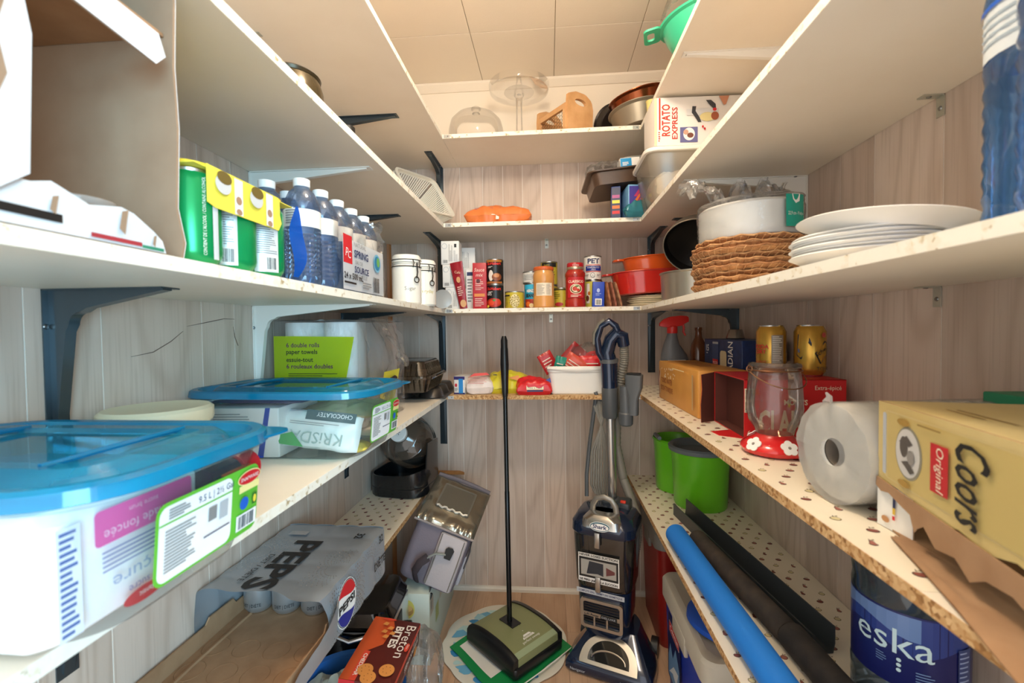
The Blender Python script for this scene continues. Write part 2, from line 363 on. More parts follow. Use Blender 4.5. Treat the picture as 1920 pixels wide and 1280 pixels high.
prof = [(0, 0), (0, -.034), (.006, -.034), (.028, -.010), (.028, 0)]
tr.rings([[(x, YB-a, ZC+b) for a, b in prof] for x in (WL, WR)])
struct(tr.build('trim_1'), 'cream cove moulding along the ceiling', 'moulding')
bb = MB(mat('#ece6da', .5)); prof = [(0, 0), (.014, 0), (.014, .012), (.009, .019), (0, .021)]
bb.rings([[(x, YB-a, b) for a, b in prof] for x in (WR, WL)])
struct(bb.build('baseboard_back'), 'narrow white baseboard under the back wall', 'baseboard')
ct = MB(mat('#b97a48', .5)); ct.rings([[(WL+a, YB-b, z) for a, b in ((0, 0), (.016, 0), (.014, .008), (.008, .014), (0, .016))] for z in (0, 1.93)])
struct(ct.build('trim_2'), 'orange wood corner strip in the back left corner', 'corner strip')
# ceiling lamp: frosted globe over the aisle, outside the view
lamp = thing('ceiling_lamp', 'round frosted globe ceiling lamp over the aisle', 'lamp', (-.02, .72, ZC))
MB(mat('#d9d3c6', .3, .8)).lathe([(.001, 0), (.06, 0), (.055, -.02), (.012, -.03), (.012, -.075), (.04, -.085), (.04, -.095), (.001, -.095)]).build('mount', lamp)
gm = bpy.data.materials.new('frosted_lit_glass'); gm.use_nodes = True
gb = gm.node_tree.nodes['Principled BSDF']; gb.inputs['Emission Color'].default_value = (1, .86, .68, 1); gb.inputs['Emission Strength'].default_value = 31
gb.inputs['Base Color'].default_value = (.9, .88, .8, 1)
MB(gm).lathe([(.03, -.094), (.06, -.105), (.085, -.135), (.09, -.17), (.08, -.21), (.05, -.24), (.001, -.25)], seg=32, cap=False).build('globe', lamp)
# ------------------------------------------------------------------ shelves
def shelf(label, x0, y0, x1, y1, top, edge, em, th=.016, tm=None):
    t = thing('shelf_board', label, 'shelf', (0, 0, top-th))
    e = .0012
    bx = [x0, y0, x1, y1]
    if edge == 'x+': eb = (x1-e, y0, x1, y1); bx[2] -= e
    elif edge == 'x-': eb = (x0, y0, x0+e, y1); bx[0] += e
    else: eb = (x0, y0, x1, y0+e); bx[1] += e
    mb = MB(tm or m_under); mb.box(bx[0], bx[1], 0, bx[2], bx[3], th); part(mb, 'board', t, flat=True)
    part(MB(em).box(eb[0], eb[1], .0002, eb[2], eb[3], th-.0002), 'front_edge', t, flat=True)
    return t
g = .0008
SH = {}
names = {1: 'top', 2: 'second', 3: 'middle', 4: 'fourth'}
for i, top in ((1, T1), (2, T2), (3, T3), (4, T4)):
    SH['L', i] = shelf(f'{names[i]} white melamine shelf along the left wall', WL+g, Y0, XL, YB-g, top, 'x+', m_edge)
    SH['B', i] = shelf(f'{names[i]} short shelf board across the back wall', XL+g, YS, XR-g, YB-g, top, 'y-', m_edge_raw if i == 4 else m_edge, tm=mat('#d8b88c', .7, var=(90, '#b98f5e', .7)) if i == 4 else None)
    SH['R', i] = shelf(f'{names[i]} shelf along the right wall' + (' with fruit print paper' if i == 4 else ' with speckled white edge'), XR, Y0, WR-g, YB-g, top, 'x-', m_edge_raw if i == 4 else m_edge)
    for x in (XL+.018, XR-.018):
        MB(m_steel).box(x-.012, YS-.0015, .002, x+.012, YS, .014).build('corner_plate', SH['B', i], flat=True)
        MB(m_screw).lathe([(.003, 0), (.0022, .0012), (.0005, .0014)], seg=10, M=TM((x+.004, YS-.0013, .008), rx=PI/2)).build('screw', SH['B', i])
SH['L', 5] = shelf('lowest narrow left shelf with fruit print paper', WL+g, Y0, -.508, YB-g, T5, 'x+', m_edge_raw)
SH['R', 5] = shelf('lowest right shelf with fruit print paper', .348, Y0, WR-g, YB-g, T5, 'x-', m_edge_raw)
# printed fruit contact paper on three shelves
m_paper = mat('#f1e6d0', .45); inkd, inkr, inky, inkl = mat('#5b4034', .6), mat('#8a4a40', .6), mat('#ddcf9e', .6), mat('#8a7a5c', .6)
def fruit(kind, s):
    A = []
    if kind == 0: pts = [(math.cos(a)*s*(1-.18*max(0, math.sin(a))**6), math.sin(a)*s*.8*(1-.25*max(0, math.sin(a))**8)) for a in (2*PI*i/14 for i in range(14))]
    elif kind == 1: pts = [(math.cos(a)*s*.95, math.sin(a)*s*.85) for a in (2*PI*i/12 for i in range(12))]
    else: pts = [(math.cos(a)*s*(.8 if math.sin(a) < 0 else .45), math.sin(a)*s) for a in (2*PI*i/12 for i in range(12))]
    return pts
def paper(sh, x0, y0, x1, y1, top, sp, s, seed):
    rnd = random.Random(seed); mb = MB(m_paper)
    mb.box(x0, y0, .0162, x1, y1, .0166); part(mb, 'contact_paper', sh, flat=True)
    mb = MB(); r = 0; y = y0+.03
    while y < y1-.01:
        x = x0+.022+(sp*.5 if r % 2 else 0); c = 0
        while x < x1-.012:
            k = (r+c) % 3; f = fruit((r+2*c) % 3, s); a = -.3+rnd.random()*.6
            pt = lambda q, z: [(x+(u*math.cos(a)-v*math.sin(a))*q, y+(u*math.sin(a)+v*math.cos(a))*q, z) for u, v in f]
            mb.add(pt(1, .0169), [tuple(range(len(f)))], inkd if k != 1 else inkl)
            mb.add(pt(.78, .0171), [tuple(range(len(f)))], (inkr, inky, mat('#a9675a', .6))[k])
            mb.add([(x-.0006, y+s*.7, .0173), (x+.0006, y+s*.7, .0173), (x+.002, y+s*1.3, .0173), (x+.0008, y+s*1.3, .0173)], [(0, 1, 2, 3)], inkd)
            mb.add([(x+.001, y+s*.9, .01735), (x+s*.8, y+s*.8, .01735), (x+s*.9, y+s*1.2, .01735)], [(0, 1, 2)], inkl)
            x += sp; c += 1
        y += sp*.72; r += 1
    o = part(mb, 'fruit_print', sh, flat=True); o['kind'] = 'stuff'
paper(SH['R', 4], XR+.002, .45, WR-.003, YB-.003, T4, .047, .0072, 1)
paper(SH['R', 5], .350, .3, WR-.003, YB-.003, T5, .045, .0075, 2)
paper(SH['L', 5], WL+.003, .3, -.510, YB-.003, T5, .045, .007, 3)
# ------------------------------------------------------------------ brackets
def bracket(label, loc, rz, arm, leg, m, wide=.016, deep=.030):
    """stamped L bracket: leg on the wall at x=0 (down), arm out along +x under the shelf at z=0"""
    t = thing('shelf_bracket', label, 'bracket', loc, rz)
    mb = MB(m); n = 10
    # channel section: flat backing flanges plus a raised rib that tapers to both tips
    mb.prism([(0, 0), (arm, 0), (arm, -.002), (.0, -.002)], flatF((0, wide, 0), (1, 0, 0), (0, 0, 1)), wide*2)
    mb.prism([(.0, 0), (.002, 0), (.002, -leg), (.0, -leg)], flatF((0, wide, 0), (1, 0, 0), (0, 0, 1)), wide*2)
    P = [(.001, -.001), (arm*.97, -.001), (arm*.97, -.004)]
    c0, k = deep, deep*1.5
    P += [(k+.012, -deep*.82)] + [(c0+.018-.018*math.sin(a), -c0-.018+.018*math.cos(a)) for a in (PI/2*i/6 for i in range(7))] + [(deep*.82, -k-.012), (.004, -leg*.97), (.001, -leg*.97)]
    mb.prism(P, flatF((0, wide*.5, 0), (1, 0, 0), (0, 0, 1)), wide)
    part(mb, 'stamping', t, sharp=.5)
    for q in ((arm-.012, 0, -.002, 1), (.002, 0, -leg+.014, 0), (.002, -wide*.75, -.055, 0), (.03, wide*.75, -.002, 1)):
        MB(m_screw).lathe([(.0042, 0), (.003, .0015), (.0006, .002)], seg=10, M=TM(q[:3], rx=PI if q[3] else 0, ry=0 if q[3] else PI/2)).build('screw', t)
    return t
U = {i: z-.0163 for i, z in ((1, T1), (2, T2), (3, T3), (4, T4), (5, T5))}
pos = {1: 'top', 2: 'second', 3: 'middle', 4: 'fourth'}
for i in (1, 2, 3, 4):
    if i in (3, 4): bracket(f'dark steel bracket under the {pos[i]} left shelf nearest the camera', (WL+g, .612, U[i]), 0, .19, .25, m_dark, .016, .034)
    if i in (2, 3): bracket(f'white bracket under the {pos[i]} left shelf', (WL+g, 1.075, U[i]), 0, .31, .27, m_white_metal, .012, .034)
    bracket(f'dark steel bracket under the far end of the {pos[i]} left shelf', (WL+g, 1.52 if i < 3 else 1.56, U[i]), 0, .23, .26, m_dark)
    bracket(f'dark bracket on the back wall under the {pos[i]} shelf at left', (-.49, YB-g, U[i]), -PI/2, .20 if i == 1 else .24, .255, m_dark)
    if i in (2, 3): bracket(f'dark bracket on the back wall under the {pos[i]} shelf at right', (.457, YB-g, U[i]), -PI/2, .22, .265, m_dark)
    if i in (1, 2): bracket(f'white bracket under the {pos[i]} right shelf', (WR-g, 1.268, U[i]), PI, .32, .25, m_white_metal, .012, .034)
    if i in (2, 3): bracket(f'dark steel bracket under the far end of the {pos[i]} right shelf', (WR-g, 1.70, U[i]), PI, .23, .25, m_dark)
def clip(label, loc, rz):
    t = thing('angle_clip', label, 'clip', loc, rz); mb = MB(mat('#c9cabf', .4, .8))
    mb.box(0, -.008, -.036, .0018, .008, 0).box(0, -.008, -.0018, .034, .008, 0); part(mb, 'angle', t, flat=True)
    for q, r in (((.0018, 0, -.022), (0, PI/2)), ((.02, 0, -.0018), (PI, 0))): MB(m_screw).lathe([(.0042, 0), (.003, .0015), (.0006, .002)], seg=10, M=TM(q, rx=r[0], ry=r[1])).build('screw', t)
clip('small steel angle clip under the second right shelf', (WR-g, .853, U[2]), PI)
clip('small steel angle clip under the middle right shelf', (WR-g, .855, U[3]), PI)
clip('small steel angle clip at the wall under the top left shelf', (WL+g, 1.075, U[1]), 0)
clip('small steel angle clip under the second back shelf', (-.004, YB-g, U[2]), -PI/2)
clip('small steel angle clip under the middle back shelf', (.012, YB-g, U[3]), -PI/2)
# ------------------------------------------------------------------ shared inks and makers
try: sc.cycles.transparent_max_bounces = 24
except Exception: pass
WHT, BLK, RED, GRN, BLU, NAV, YEL, ORG, PNK, GRY, SIL = (mat(c, .45) for c in ('#f4f2ee', '#1c1b1b', '#d3232c', '#4fae3c', '#1f62c9', '#23305e', '#f1dc4a', '#e8742e', '#e85aa6', '#8d8d8d', '#b9bec4'))
PAP = mat('#f2efe8', .6); KRAFT = mat('#a98462', .85, var=(25, '#9a7453', .7), bump=(60, .15)); KRAFT_IN = mat('#a0876f', .9, var=(18, '#957a62', .6), bump=(45, .1)); ALU = mat('#d2d4d6', .25, 1); TIN = mat('#c3c2bd', .3, 1)
CLEAR = film('clear_plastic', '#ffffff', .04, '#ffffff', .06, .55, .3); WRAP = film('shrink_wrap', '#ffffff', .08, '#ffffff', .12, .7, .4, bump=(45, .8)); GLASS = film('clear_glass', '#ffffff', 0, '#ffffff', .03, .6, .3)
def soda_can(t, m, r=.033, h=.122, top=ALU):
    MB(m).lathe([(r*.8, .004), (r*.97, .012), (r, .018), (r, h-.016), (r*.82, h-.003)], seg=28).build('body', t)
    MB(top).lathe([(r*.82, h-.003), (r*.84, h), (r*.80, h), (r*.78, h-.005), (.001, h-.005)], seg=28).build('lid', t)
    MB(ALU).lathe([(.001, .008), (r*.7, .006), (r*.76, 0), (r*.8, .004)], seg=28).build('base', t)
    mb = MB(ALU); mb.prism([(-.007, -.012), (.007, -.012), (.008, .006), (0, .011), (-.008, .006)], flatF((0, 0, h-.0045), (1, 0, 0), (0, 1, 0)), .001); mb.build('tab', t)
def tin_can(t, m, r=.0365, h=.1, ribs=False):
    MB(m).lathe([(r-.0008, .004), (r-.0008, h-.004)], seg=32, cap=False).build('wrapper', t)
    b = MB(TIN); b.lathe([(.001, .002), (r-.003, .002), (r-.0015, 0), (r, .001), (r, .004), (r-.0012, .005)], seg=32).build('base_rim', t)
    MB(TIN).lathe([(r-.0012, h-.005), (r, h-.004), (r, h-.001), (r-.0015, h), (r-.003, h-.003), (r*.8, h-.004), (r*.78, h-.0032), (.001, h-.0035)], seg=32).build('lid', t)
    return cylF(r)
def water_bottle(t, m, r=.032, h=.2, cap=None, ribs=9, label=None):
    prof = [(.001, .004), (r*.6, .002), (r*.93, .003), (r, .012)]
    z = .018; z1 = h*.50
    while z < z1: prof += [(r, z), (r*.955, z+(z1-.018)/ribs*.5)]; z += (z1-.018)/ribs
    prof += [(r, h*.52), (r*.98, h*.53), (r*.98, h*.70), (r, h*.71), (r*.93, h*.78), (r*.7, h*.87), (r*.42, h*.915), (r*.42, h*.93)]
    MB(m).lathe(prof, seg=24).build('bottle_body', t)
    MB(cap or mat('#f2f4f4', .4)).lathe([(r*.42, h*.925), (r*.45, h*.93), (r*.46, h*.995), (r*.40, h), (.001, h)], seg=20).build('cap', t)
    if label:
        F = cylF(r*.985); o = MB(label).lathe([(r*.992, h*.535), (r*.992, h*.695)], seg=24, cap=False).build('label_band', t)
WATER = film('blue_bottle', '#dceafc', .13, '#a8c8f2', .05, .8, .4); 
# ------------------------------------------------------------------ torn carton on the middle left shelf
bx = thing('torn_carton', 'torn open white carton with brown inside nearest the camera on the middle left shelf', 'carton', (-.42, .482, T3))
WB = mat('#d9dee3', .55)
def sheet(poly, F, t, m_out, m_in):
    """carton sheet: outer face at w=t, inner face at w=0"""
    mb = MB(KRAFT_IN); n = len(poly); e = t*.25
    mb.prism(poly, F, t-e, m_in); mb.prism(poly, lambda u, v, w=0: F(u, v, w+t-e), e, m_out); return mb
# far panel (facing the camera with its kraft inside)
part(sheet([(.0, 0), (.31, 0), (.31, .3), (.0, .3), (.0, .29), (.003, .22), (0, .15), (.004, .06), (-.004, .02)], flatF((0, 0, 0), (-1, 0, 0), (0, 0, 1)), .004, WB, KRAFT_IN), 'far_panel', bx)
part(MB(KRAFT_IN).box(-.312, -.42, 0, -.308, -.001, .26), 'wall_side_panel', bx)
part(MB(KRAFT_IN).box(-.307, -.42, .0005, -.002, -.001, .004), 'bottom_panel', bx)
part(MB(KRAFT).box(-.307, -.42, .252, -.012, -.001, .256), 'top_panel', bx)
Fx = flatF((0, 0, 0), (0, 1, 0), (0, 0, 1))
part(sheet([(-.43, .0), (-.036, .0), (-.040, .012), (-.05, .02), (-.072, .033), (-.085, .036), (-.115, .030), (-.145, .041), (-.16, .036), (-.18, .034), (-.43, .03)], flatF((.012, 0, .0015), (0, 1, 0), (0, 0, 1)), .003, WB, KRAFT_IN), 'front_strip', bx, 'torn white lower strip of the front')
part(sheet([(-.43, .022), (-.185, .022), (-.163, .04), (-.158, .15), (-.165, .19), (-.156, .21), (-.161, .256), (-.43, .256)], flatF((.016, 0, .002), (0, 1, 0), (0, 0, 1)), .003, WB, KRAFT_IN), 'near_flap', bx, 'white front flap with peeled brown patches')
part(sheet([(-.14, -.024), (-.034, -.034), (-.022, -.020), (-.03, .0), (-.14, .004)], flatF((.006, 0, .236), (0, 1, 0), (0, 0, 1)), .003, WB, KRAFT_IN), 'top_flap', bx, 'white torn top edge hanging down')
pr = PR(flatF((.0152, 0, .0015), (0, 1, 0), (0, 0, 1)), .0006)
pr.rect(-.19, .008, -.138, .015, BLK); pr.rect(-.115, .002, -.065, .006, mat('#a8343c', .6)); pr.rect(-.065, .001, -.04, .004, mat('#2f8a6a', .6))
for u, v, a, b in ((-.145, .022, .003, .008), (-.085, .022, .004, .012), (-.052, .010, .002, .006)): pr.poly([(u-a, v-b*.6), (u+a*.4, v-b), (u+a, v+b*.3), (u+a*1.4, v+b), (u-a*.2, v+b*.8)], KRAFT_IN)
pr.build('printed_marks', bx)
pr = PR(flatF((.0192, 0, .002), (0, 1, 0), (0, 0, 1)), .0006)
pr.poly([(-.42, .06), (-.19, .07), (-.176, .11), (-.182, .14), (-.172, .18), (-.184, .2), (-.170, .22), (-.165, .255), (-.42, .255)], KRAFT_IN); pr.build('peeled_patch', bx)
for i, (x, y) in enumerate(((-.482, .35), (-.475, .42))):
    t = thing('clear_dome_cover', ['clear round plastic lid inside the torn carton, nearer the camera', 'clear round plastic lid inside the torn carton, by its far panel'][i], 'lid', (x, y, T3+.0055), (0, 0, i))
    MB(CLEAR).lathe([(.001, .05), (.02, .049), (.026, .047), (.028, .04), (.034, .02), (.035, 0)], cap=False).build('dome', t)
    MB(film('clear_rim', '#eef4f6', .35, '#ffffff', .1, .8)).lathe([(.0285, .040), (.0295, .043), (.029, .047), (.0265, .048)], cap=False).build('rim', t)
# ------------------------------------------------------------------ green cans in a yellow carrier
CANG = mat('#0f9a58', .25, .35); CANW = mat('#dfe3e6', .3, .2)
for i, (x, y) in enumerate(((-.447, .532), (-.447, .6), (-.447, .668), (-.515, .532), (-.515, .6), (-.515, .668))):
    wh = ('nearest the carton', 'in the middle', 'nearest the water bottles')[i % 3]
    t = thing('drink_can', f'green drink can in the yellow carrier, {"aisle" if i < 3 else "wall"} row, {wh}', 'can', (x, y, T3), (0, 0, (.15, -.35, .1)[i % 3]), 'cans in the yellow carrier')
    soda_can(t, CANG, .0325, .117)
    if i < 3:
        pr = PR(cylF(.0328, -.45))
        if i: pr.rect(-.03, .008, .004, .108, CANW); pr.lines(-.028, .035, .002, .106, 22, GRY, .45, i); pr.rect(-.016, .010, .002, .032, PAP); pr.bars(-.014, .012, 0, .03, BLK)
        else: pr.text('CONTIENT DE L\'ALCOOL / CONTAINS ALCOHOL', -.004, .012, .004, WHT, 'L', PI/2, .095); pr.rect(.004, .008, .012, .108, CANW)
        pr.build('printed_back', t)
yc = thing('can_carrier', 'yellow cardboard carrier with finger holes clipped over the green cans', 'carrier', (-.447, .6, T3+.1185))
YC = mat('#f0df52', .55); F = flatF((-.001, 0, 0), (1, 0, 0), (0, 1, 0))
mb = MB(YC)
for j in range(3):
    for i in range(2):
        cx_, cy_ = -.068*i, -.068+.068*j; o = rr(.068, .068, .001, 7, cx_, cy_); h = circ(.024, len(o), cx_, cy_)
        a0 = math.atan2(o[0][1]-cy_, o[0][0]-cx_); h = [(cx_+.024*math.cos(math.atan2(q[1]-cy_, q[0]-cx_)), cy_+.024*math.sin(math.atan2(q[1]-cy_, q[0]-cx_))) for q in o]
        mb.plate(o, h, F, .0012)
part(mb, 'top_sheet', yc)
Fs = flatF((.0345, 0, 0), (0, 1, 0), (0, 0, 1)); mb = MB(YC)
sk = [(-.085, .004), (-.085, -.042), (-.072, -.046), (.058, -.046), (.066, -.034), (.062, -.022), (.062, 0), (.058, .004)]
mb.prism(sk, Fs, .0012); part(mb, 'skirt', yc)
pr = PR(lambda u, v, w=0: Fs(u, v, w+.0012)); pr.F.curved = False
for u in (-.03, .035): pr.rect(u-.008, -.045, u+.008, .002, PAP); pr.ell(u, -.026, .0055, .0055, mat('#a9846a', .7)); pr.ell(u, -.041, .0055, .004, mat('#a9846a', .7))
for u in (-.06, .004): pr.ell(u, -.014, .014, .012, CANW); pr.ell(u+.002, -.005, .013, .008, mat('#6d5a24', .7))
pr.build('printed_marks', yc)
for j in range(3):
    MB(YC).lathe([(.024, 0), (.030, .006), (.031, .007), (.025, .0015)], seg=20, cap=False, cx=-.002, cy=-.068+.068*j).build('collar', yc)
MB(YC).tube([(.02, .06, 0), (.01, .085, -.006), (-.02, .104, -.012), (-.05, .09, -.006), (-.06, .068, 0)], (.006, .001), seg=6).build('loose_tab', yc)
# ------------------------------------------------------------------ water bottles in torn shrink wrap
k = 0
for j in range(5):
    for i in range(3):
        d = ['in the aisle row', 'in the middle row', 'in the wall row'][i] + ', ' + ['first from the green cans', 'second from the green cans', 'third from the green cans', 'fourth from the green cans', 'nearest the white canisters'][j]
        if j == 4 and i == 2: continue
        t = thing('water_bottle', f'small clear blue water bottle {d}', 'bottle', (-.448-.067*i, .79+.068*j, T3), (0, 0, k), 'small water bottles in shrink wrap'); k += 1
        water_bottle(t, WATER, .032, .195, label=PAP)
        if i == 0 and j < 3:
            pr = PR(cylF(.0322, -1.0-k)); pr.bars(-.026, .106, -.012, .124, BLK); pr.lines(-.026, .125, -.008, .135, 3, GRY); pr.lines(.0, .108, .025, .134, 6, GRY); pr.build('printed_label', t)
wp = thing('shrink_wrap', 'torn clear shrink wrap with printed label over the small water bottles', 'wrap', (-.412, .94, T3))
def fr(u, v, w=0):   # front drape plus roll over the bottle shoulders
    b = .007*noise.noise(Vector((u*40, v*30, 2))) + .004*noise.noise(Vector((u*90, v*80, 5)))
    if v < .135: return Vector((b+w, u, v))
    q = v-.135; return Vector((-q*.75+b+w, u, .135+q*.62+b))
fr.curved = False
mb = MB(WRAP); mb.grid(lambda a, b: fr(-.09+.25*a + (.015*math.sin(b*9) if a < .1 else 0), .002+.23*b), 30, 26); part(mb, 'front_film', wp)
mb = MB(WRAP); mb.grid(lambda a, b: Vector((-.20*a - .01 + .01*noise.noise(Vector((a*9, b*9, 1))), .162+.03*noise.noise(Vector((a*6, b*7, 3)))+.02*math.sin(b*3), .004+.19*b+.02*noise.noise(Vector((a*14, b*5, 7))))), 18, 18); part(mb, 'end_film', wp)
mb = MB(WRAP); mb.grid(lambda a, b: Vector((-.06-.13*a, -.06+.22*b, .198+.022*noise.noise(Vector((a*8, b*12, 11)))+.012*noise.noise(Vector((a*20, b*25, 3))))), 20, 26); part(mb, 'top_film', wp)
pr = PR(lambda u, v, w=0: Vector((.0085+w, u, v))); pr.F.curved = False
pr.rect(-.085, .002, .13, .105, film('white_print_film', '#ffffff', .82, '#ffffff', .15, .5)); pr.rect(-.083, .055, -.043, .112, RED)
pr.text('p', -.068, .075, .018, WHT, shear=.2); pr.text('C', -.058, .066, .016, WHT, shear=.2)
pr.text('NATURAL', -.035, .094, .010, GRY, 'L'); pr.text('SPRING', -.035, .072, .016, NAV, 'L', bold=.02); pr.text('EAU DE', -.03, .058, .008, GRY, 'L'); pr.text('SOURCE', -.035, .04, .014, NAV, 'L', bold=.02); pr.text('NATURELLE', -.03, .029, .008, GRY, 'L'); pr.text('24 x 500 mL', -.085, .024, .013, BLK, 'L', bold=.02)
pr.rect(-.085, .014, -.03, .018, BLK); pr.ell(.085, .075, .021, .021, mat('#7fb6cf', .5)); pr.ell(.085, .075, .0165, .0165, mat('#2a7fa8', .5)); pr.ell(.09, .078, .009, .011, mat('#6fae5a', .5))
pr.bars(.06, .006, .095, .04, BLK, horiz=False); pr.lines(.0, .008, .05, .024, 3, GRY); pr.build('printed_film', wp)
bl = MB(film('blue_film', '#2f78e8', .75, '#1f6fe6', .15, .6)); bl.grid(lambda a, b: Vector((.004*math.sin(b*7)+.003, -.235+.026*(1-(2*b-1)**2)+.045*(a-1)*math.sin(PI*(.1+.85*b)), .006+.115*b)), 8, 14)
part(bl, 'blue_film_flap', wp, 'bright blue plastic film flap')
# ------------------------------------------------------------------ clamp-lid canisters
CER = mat('#f3f0e6', .2, coat=.4); WIRE = mat('#6d6a66', .25, 1)
for i, (x, y, s, tx) in enumerate(((-.452, 1.405, 1, 'Sugar'), (-.432, 1.515, 1, 'Everyday'))):
    t = thing('canister', ('white ceramic clamp-lid canister nearer the water bottles', 'white ceramic clamp-lid canister nearer the stacked white cartons')[i], 'canister', (x, y, T3), (0, 0, .5), 'white clamp-lid canisters')
    r = .046
    MB(CER).lathe([(.001, 0), (r*.9, 0), (r, .006), (r, .112), (r*.97, .122), (r*.9, .126)], seg=32).build('jar', t)
    MB(CER).lathe([(r*.9, .131), (r*1.0, .133), (r, .148), (r*.9, .156), (.02, .158), (.001, .158)], seg=32).build('lid', t)
    MB(mat('#e9e4d8', .6)).lathe([(r*.93, .126), (r*.95, .1285), (r*.93, .131)], seg=32, cap=False).build('gasket', t)
    mb = MB(WIRE); mb.tube([(r*1.01*math.cos(a), r*1.01*math.sin(a), .119) for a in (2*PI*q/28 for q in range(28))], .0016, seg=6, closed=True); mb.tube([(r*1.01*math.cos(a), r*1.01*math.sin(a), .14) for a in (2*PI*q/28 for q in range(28))], .0014, seg=6, closed=True)
    a = -1.1; ca, sa = math.cos(a), math.sin(a)
    for q in (-.012, .012): mb.tube([(r*1.03*ca-sa*q, r*1.03*sa+ca*q, .14), (r*1.15*ca-sa*q, r*1.15*sa+ca*q, .128), (r*1.05*ca-sa*q, r*1.05*sa+ca*q, .115)], .0014, seg=6)
    part(mb, 'wire_clamp', t)
    mb = MB(mat('#57524d', .3, .9)); mb.tube([(r*1.12*ca, r*1.12*sa, .128), (r*1.2*ca, r*1.2*sa, .1), (r*1.1*ca, r*1.1*sa, .082)], [(.006, .002), (.004, .002), (.005, .002)], seg=8)
    mb.tube([(r*1.09*ca+.009*math.cos(q)*-sa, r*1.09*sa+.009*math.cos(q)*ca, .077+.009*math.sin(q)) for q in (2*PI*z/14 for z in range(14))], .0018, seg=6, closed=True); part(mb, 'lever', t)
    pr = PR(cylF(r, a-.42)); pr.text(tx, 0, .044, .012, mat('#8a8378' if i == 0 else '#cdbb6a', .6)); pr.build('printed_name', t)
t = thing('cup', 'white rounded cup between the canisters and the cartons', 'cup', (-.452, 1.615, T3)); MB(CER).lathe([(.001, .002), (.018, 0), (.03, .01), (.034, .04), (.03, .055), (.027, .054), (.03, .04), (.026, .012), (.001, .008)]).build('bowl', t)
MB(CER).tube([(.024+.018*math.sin(a), -.012, .03+.016*math.cos(a)) for a in (PI*i/8 for i in range(9))], .0035, seg=6).build('handle', t)
t = thing('saucer', 'pale grey saucer leaning on edge beside the stacked cartons', 'saucer', (-.400, 1.665, T3+.036), (PI/2+.18, 0, .5)); MB(mat('#a9aaa8', .3)).lathe([(.001, 0), (.02, 0), (.036, .006), (.036, .008), (.02, .003), (.001, .003)]).build('dish', t)
# ------------------------------------------------------------------ second left shelf: tops of jars, white basket
t = thing('dark_pot', 'dark brown glazed pot top peeking over the second left shelf edge', 'pot', (-.535, .915, T2)); MB(mat('#4a3d26', .2, .3)).lathe([(.001, 0), (.05, 0), (.062, .03), (.062, .09), (.055, .112), (.001, .112)]).build('pot_body', t); MB(mat('#3a3222', .3, .5)).lathe([(.056, .112), (.058, .118), (.05, .124), (.012, .128), (.01, .134), (.001, .135)]).build('lid', t)
t = thing('spray_can', 'red can with black cap peeking over the second left shelf edge', 'can', (-.52, 1.145, T2)); MB(RED).lathe([(.001, 0), (.022, 0), (.022, .085), (.017, .09)]).build('body', t); MB(BLK).lathe([(.019, .086), (.019, .116), (.015, .12), (.001, .12)]).build('cap', t)
bk = thing('slotted_basket', 'ivory plastic slotted basket tipped on its side in the back left corner', 'basket', (-.545, 1.86, T2+.125), (.12, 1.02, -.35))
BAS = mat('#efe9da', .45); W_, D_, H_ = .2, .24, .12
mb = MB(BAS); mb.rbox(W_*.8, D_*.84, -H_/2, -H_/2+.004, .02, .001); part(mb, 'bottom', bk)
mb = MB(BAS)
for ring, hw in ((0, 1.04),):
    o = rr(W_*1.06, D_*1.05, .03, 6); i2 = rr(W_*.98, D_*.98, .026, 6); mb.plate(o, i2, flatF((0, 0, H_/2-.006), (1, 0, 0), (0, 1, 0)), .006)
part(mb, 'rim', bk)
mb = MB(BAS); bot, tp = rr(W_*.8, D_*.84, .02, 5), rr(W_, D_, .028, 5)
for za, zb in ((0, .12), (.86, 1)):
    mb.rings([[(b[0]+(q[0]-b[0])*z, b[1]+(q[1]-b[1])*z, -H_/2+H_*z) for b, q in zip(bot, tp)] for z in (za, zb)], cap0=False, cap1=False)
part(mb, 'wall_bands', bk)
for sgn in (-1, 1):
    for ax in (0, 1):
        n = 16 if ax else 20; mb = MB(BAS)
        for i in range(n+1):
            f = -.9+1.8*i/n
            if ax: a, b = (sgn*W_*.4, f*D_*.42), (sgn*W_*.5, f*D_*.5)
            else: a, b = (f*W_*.4, sgn*D_*.42), (f*W_*.5, sgn*D_*.5)
            mb.tube([(a[0], a[1], -H_/2+.012), (b[0], b[1], H_/2-.012)], .0034, seg=4)
        o = part(mb, 'slat_side', bk); o['kind'] = 'stuff'
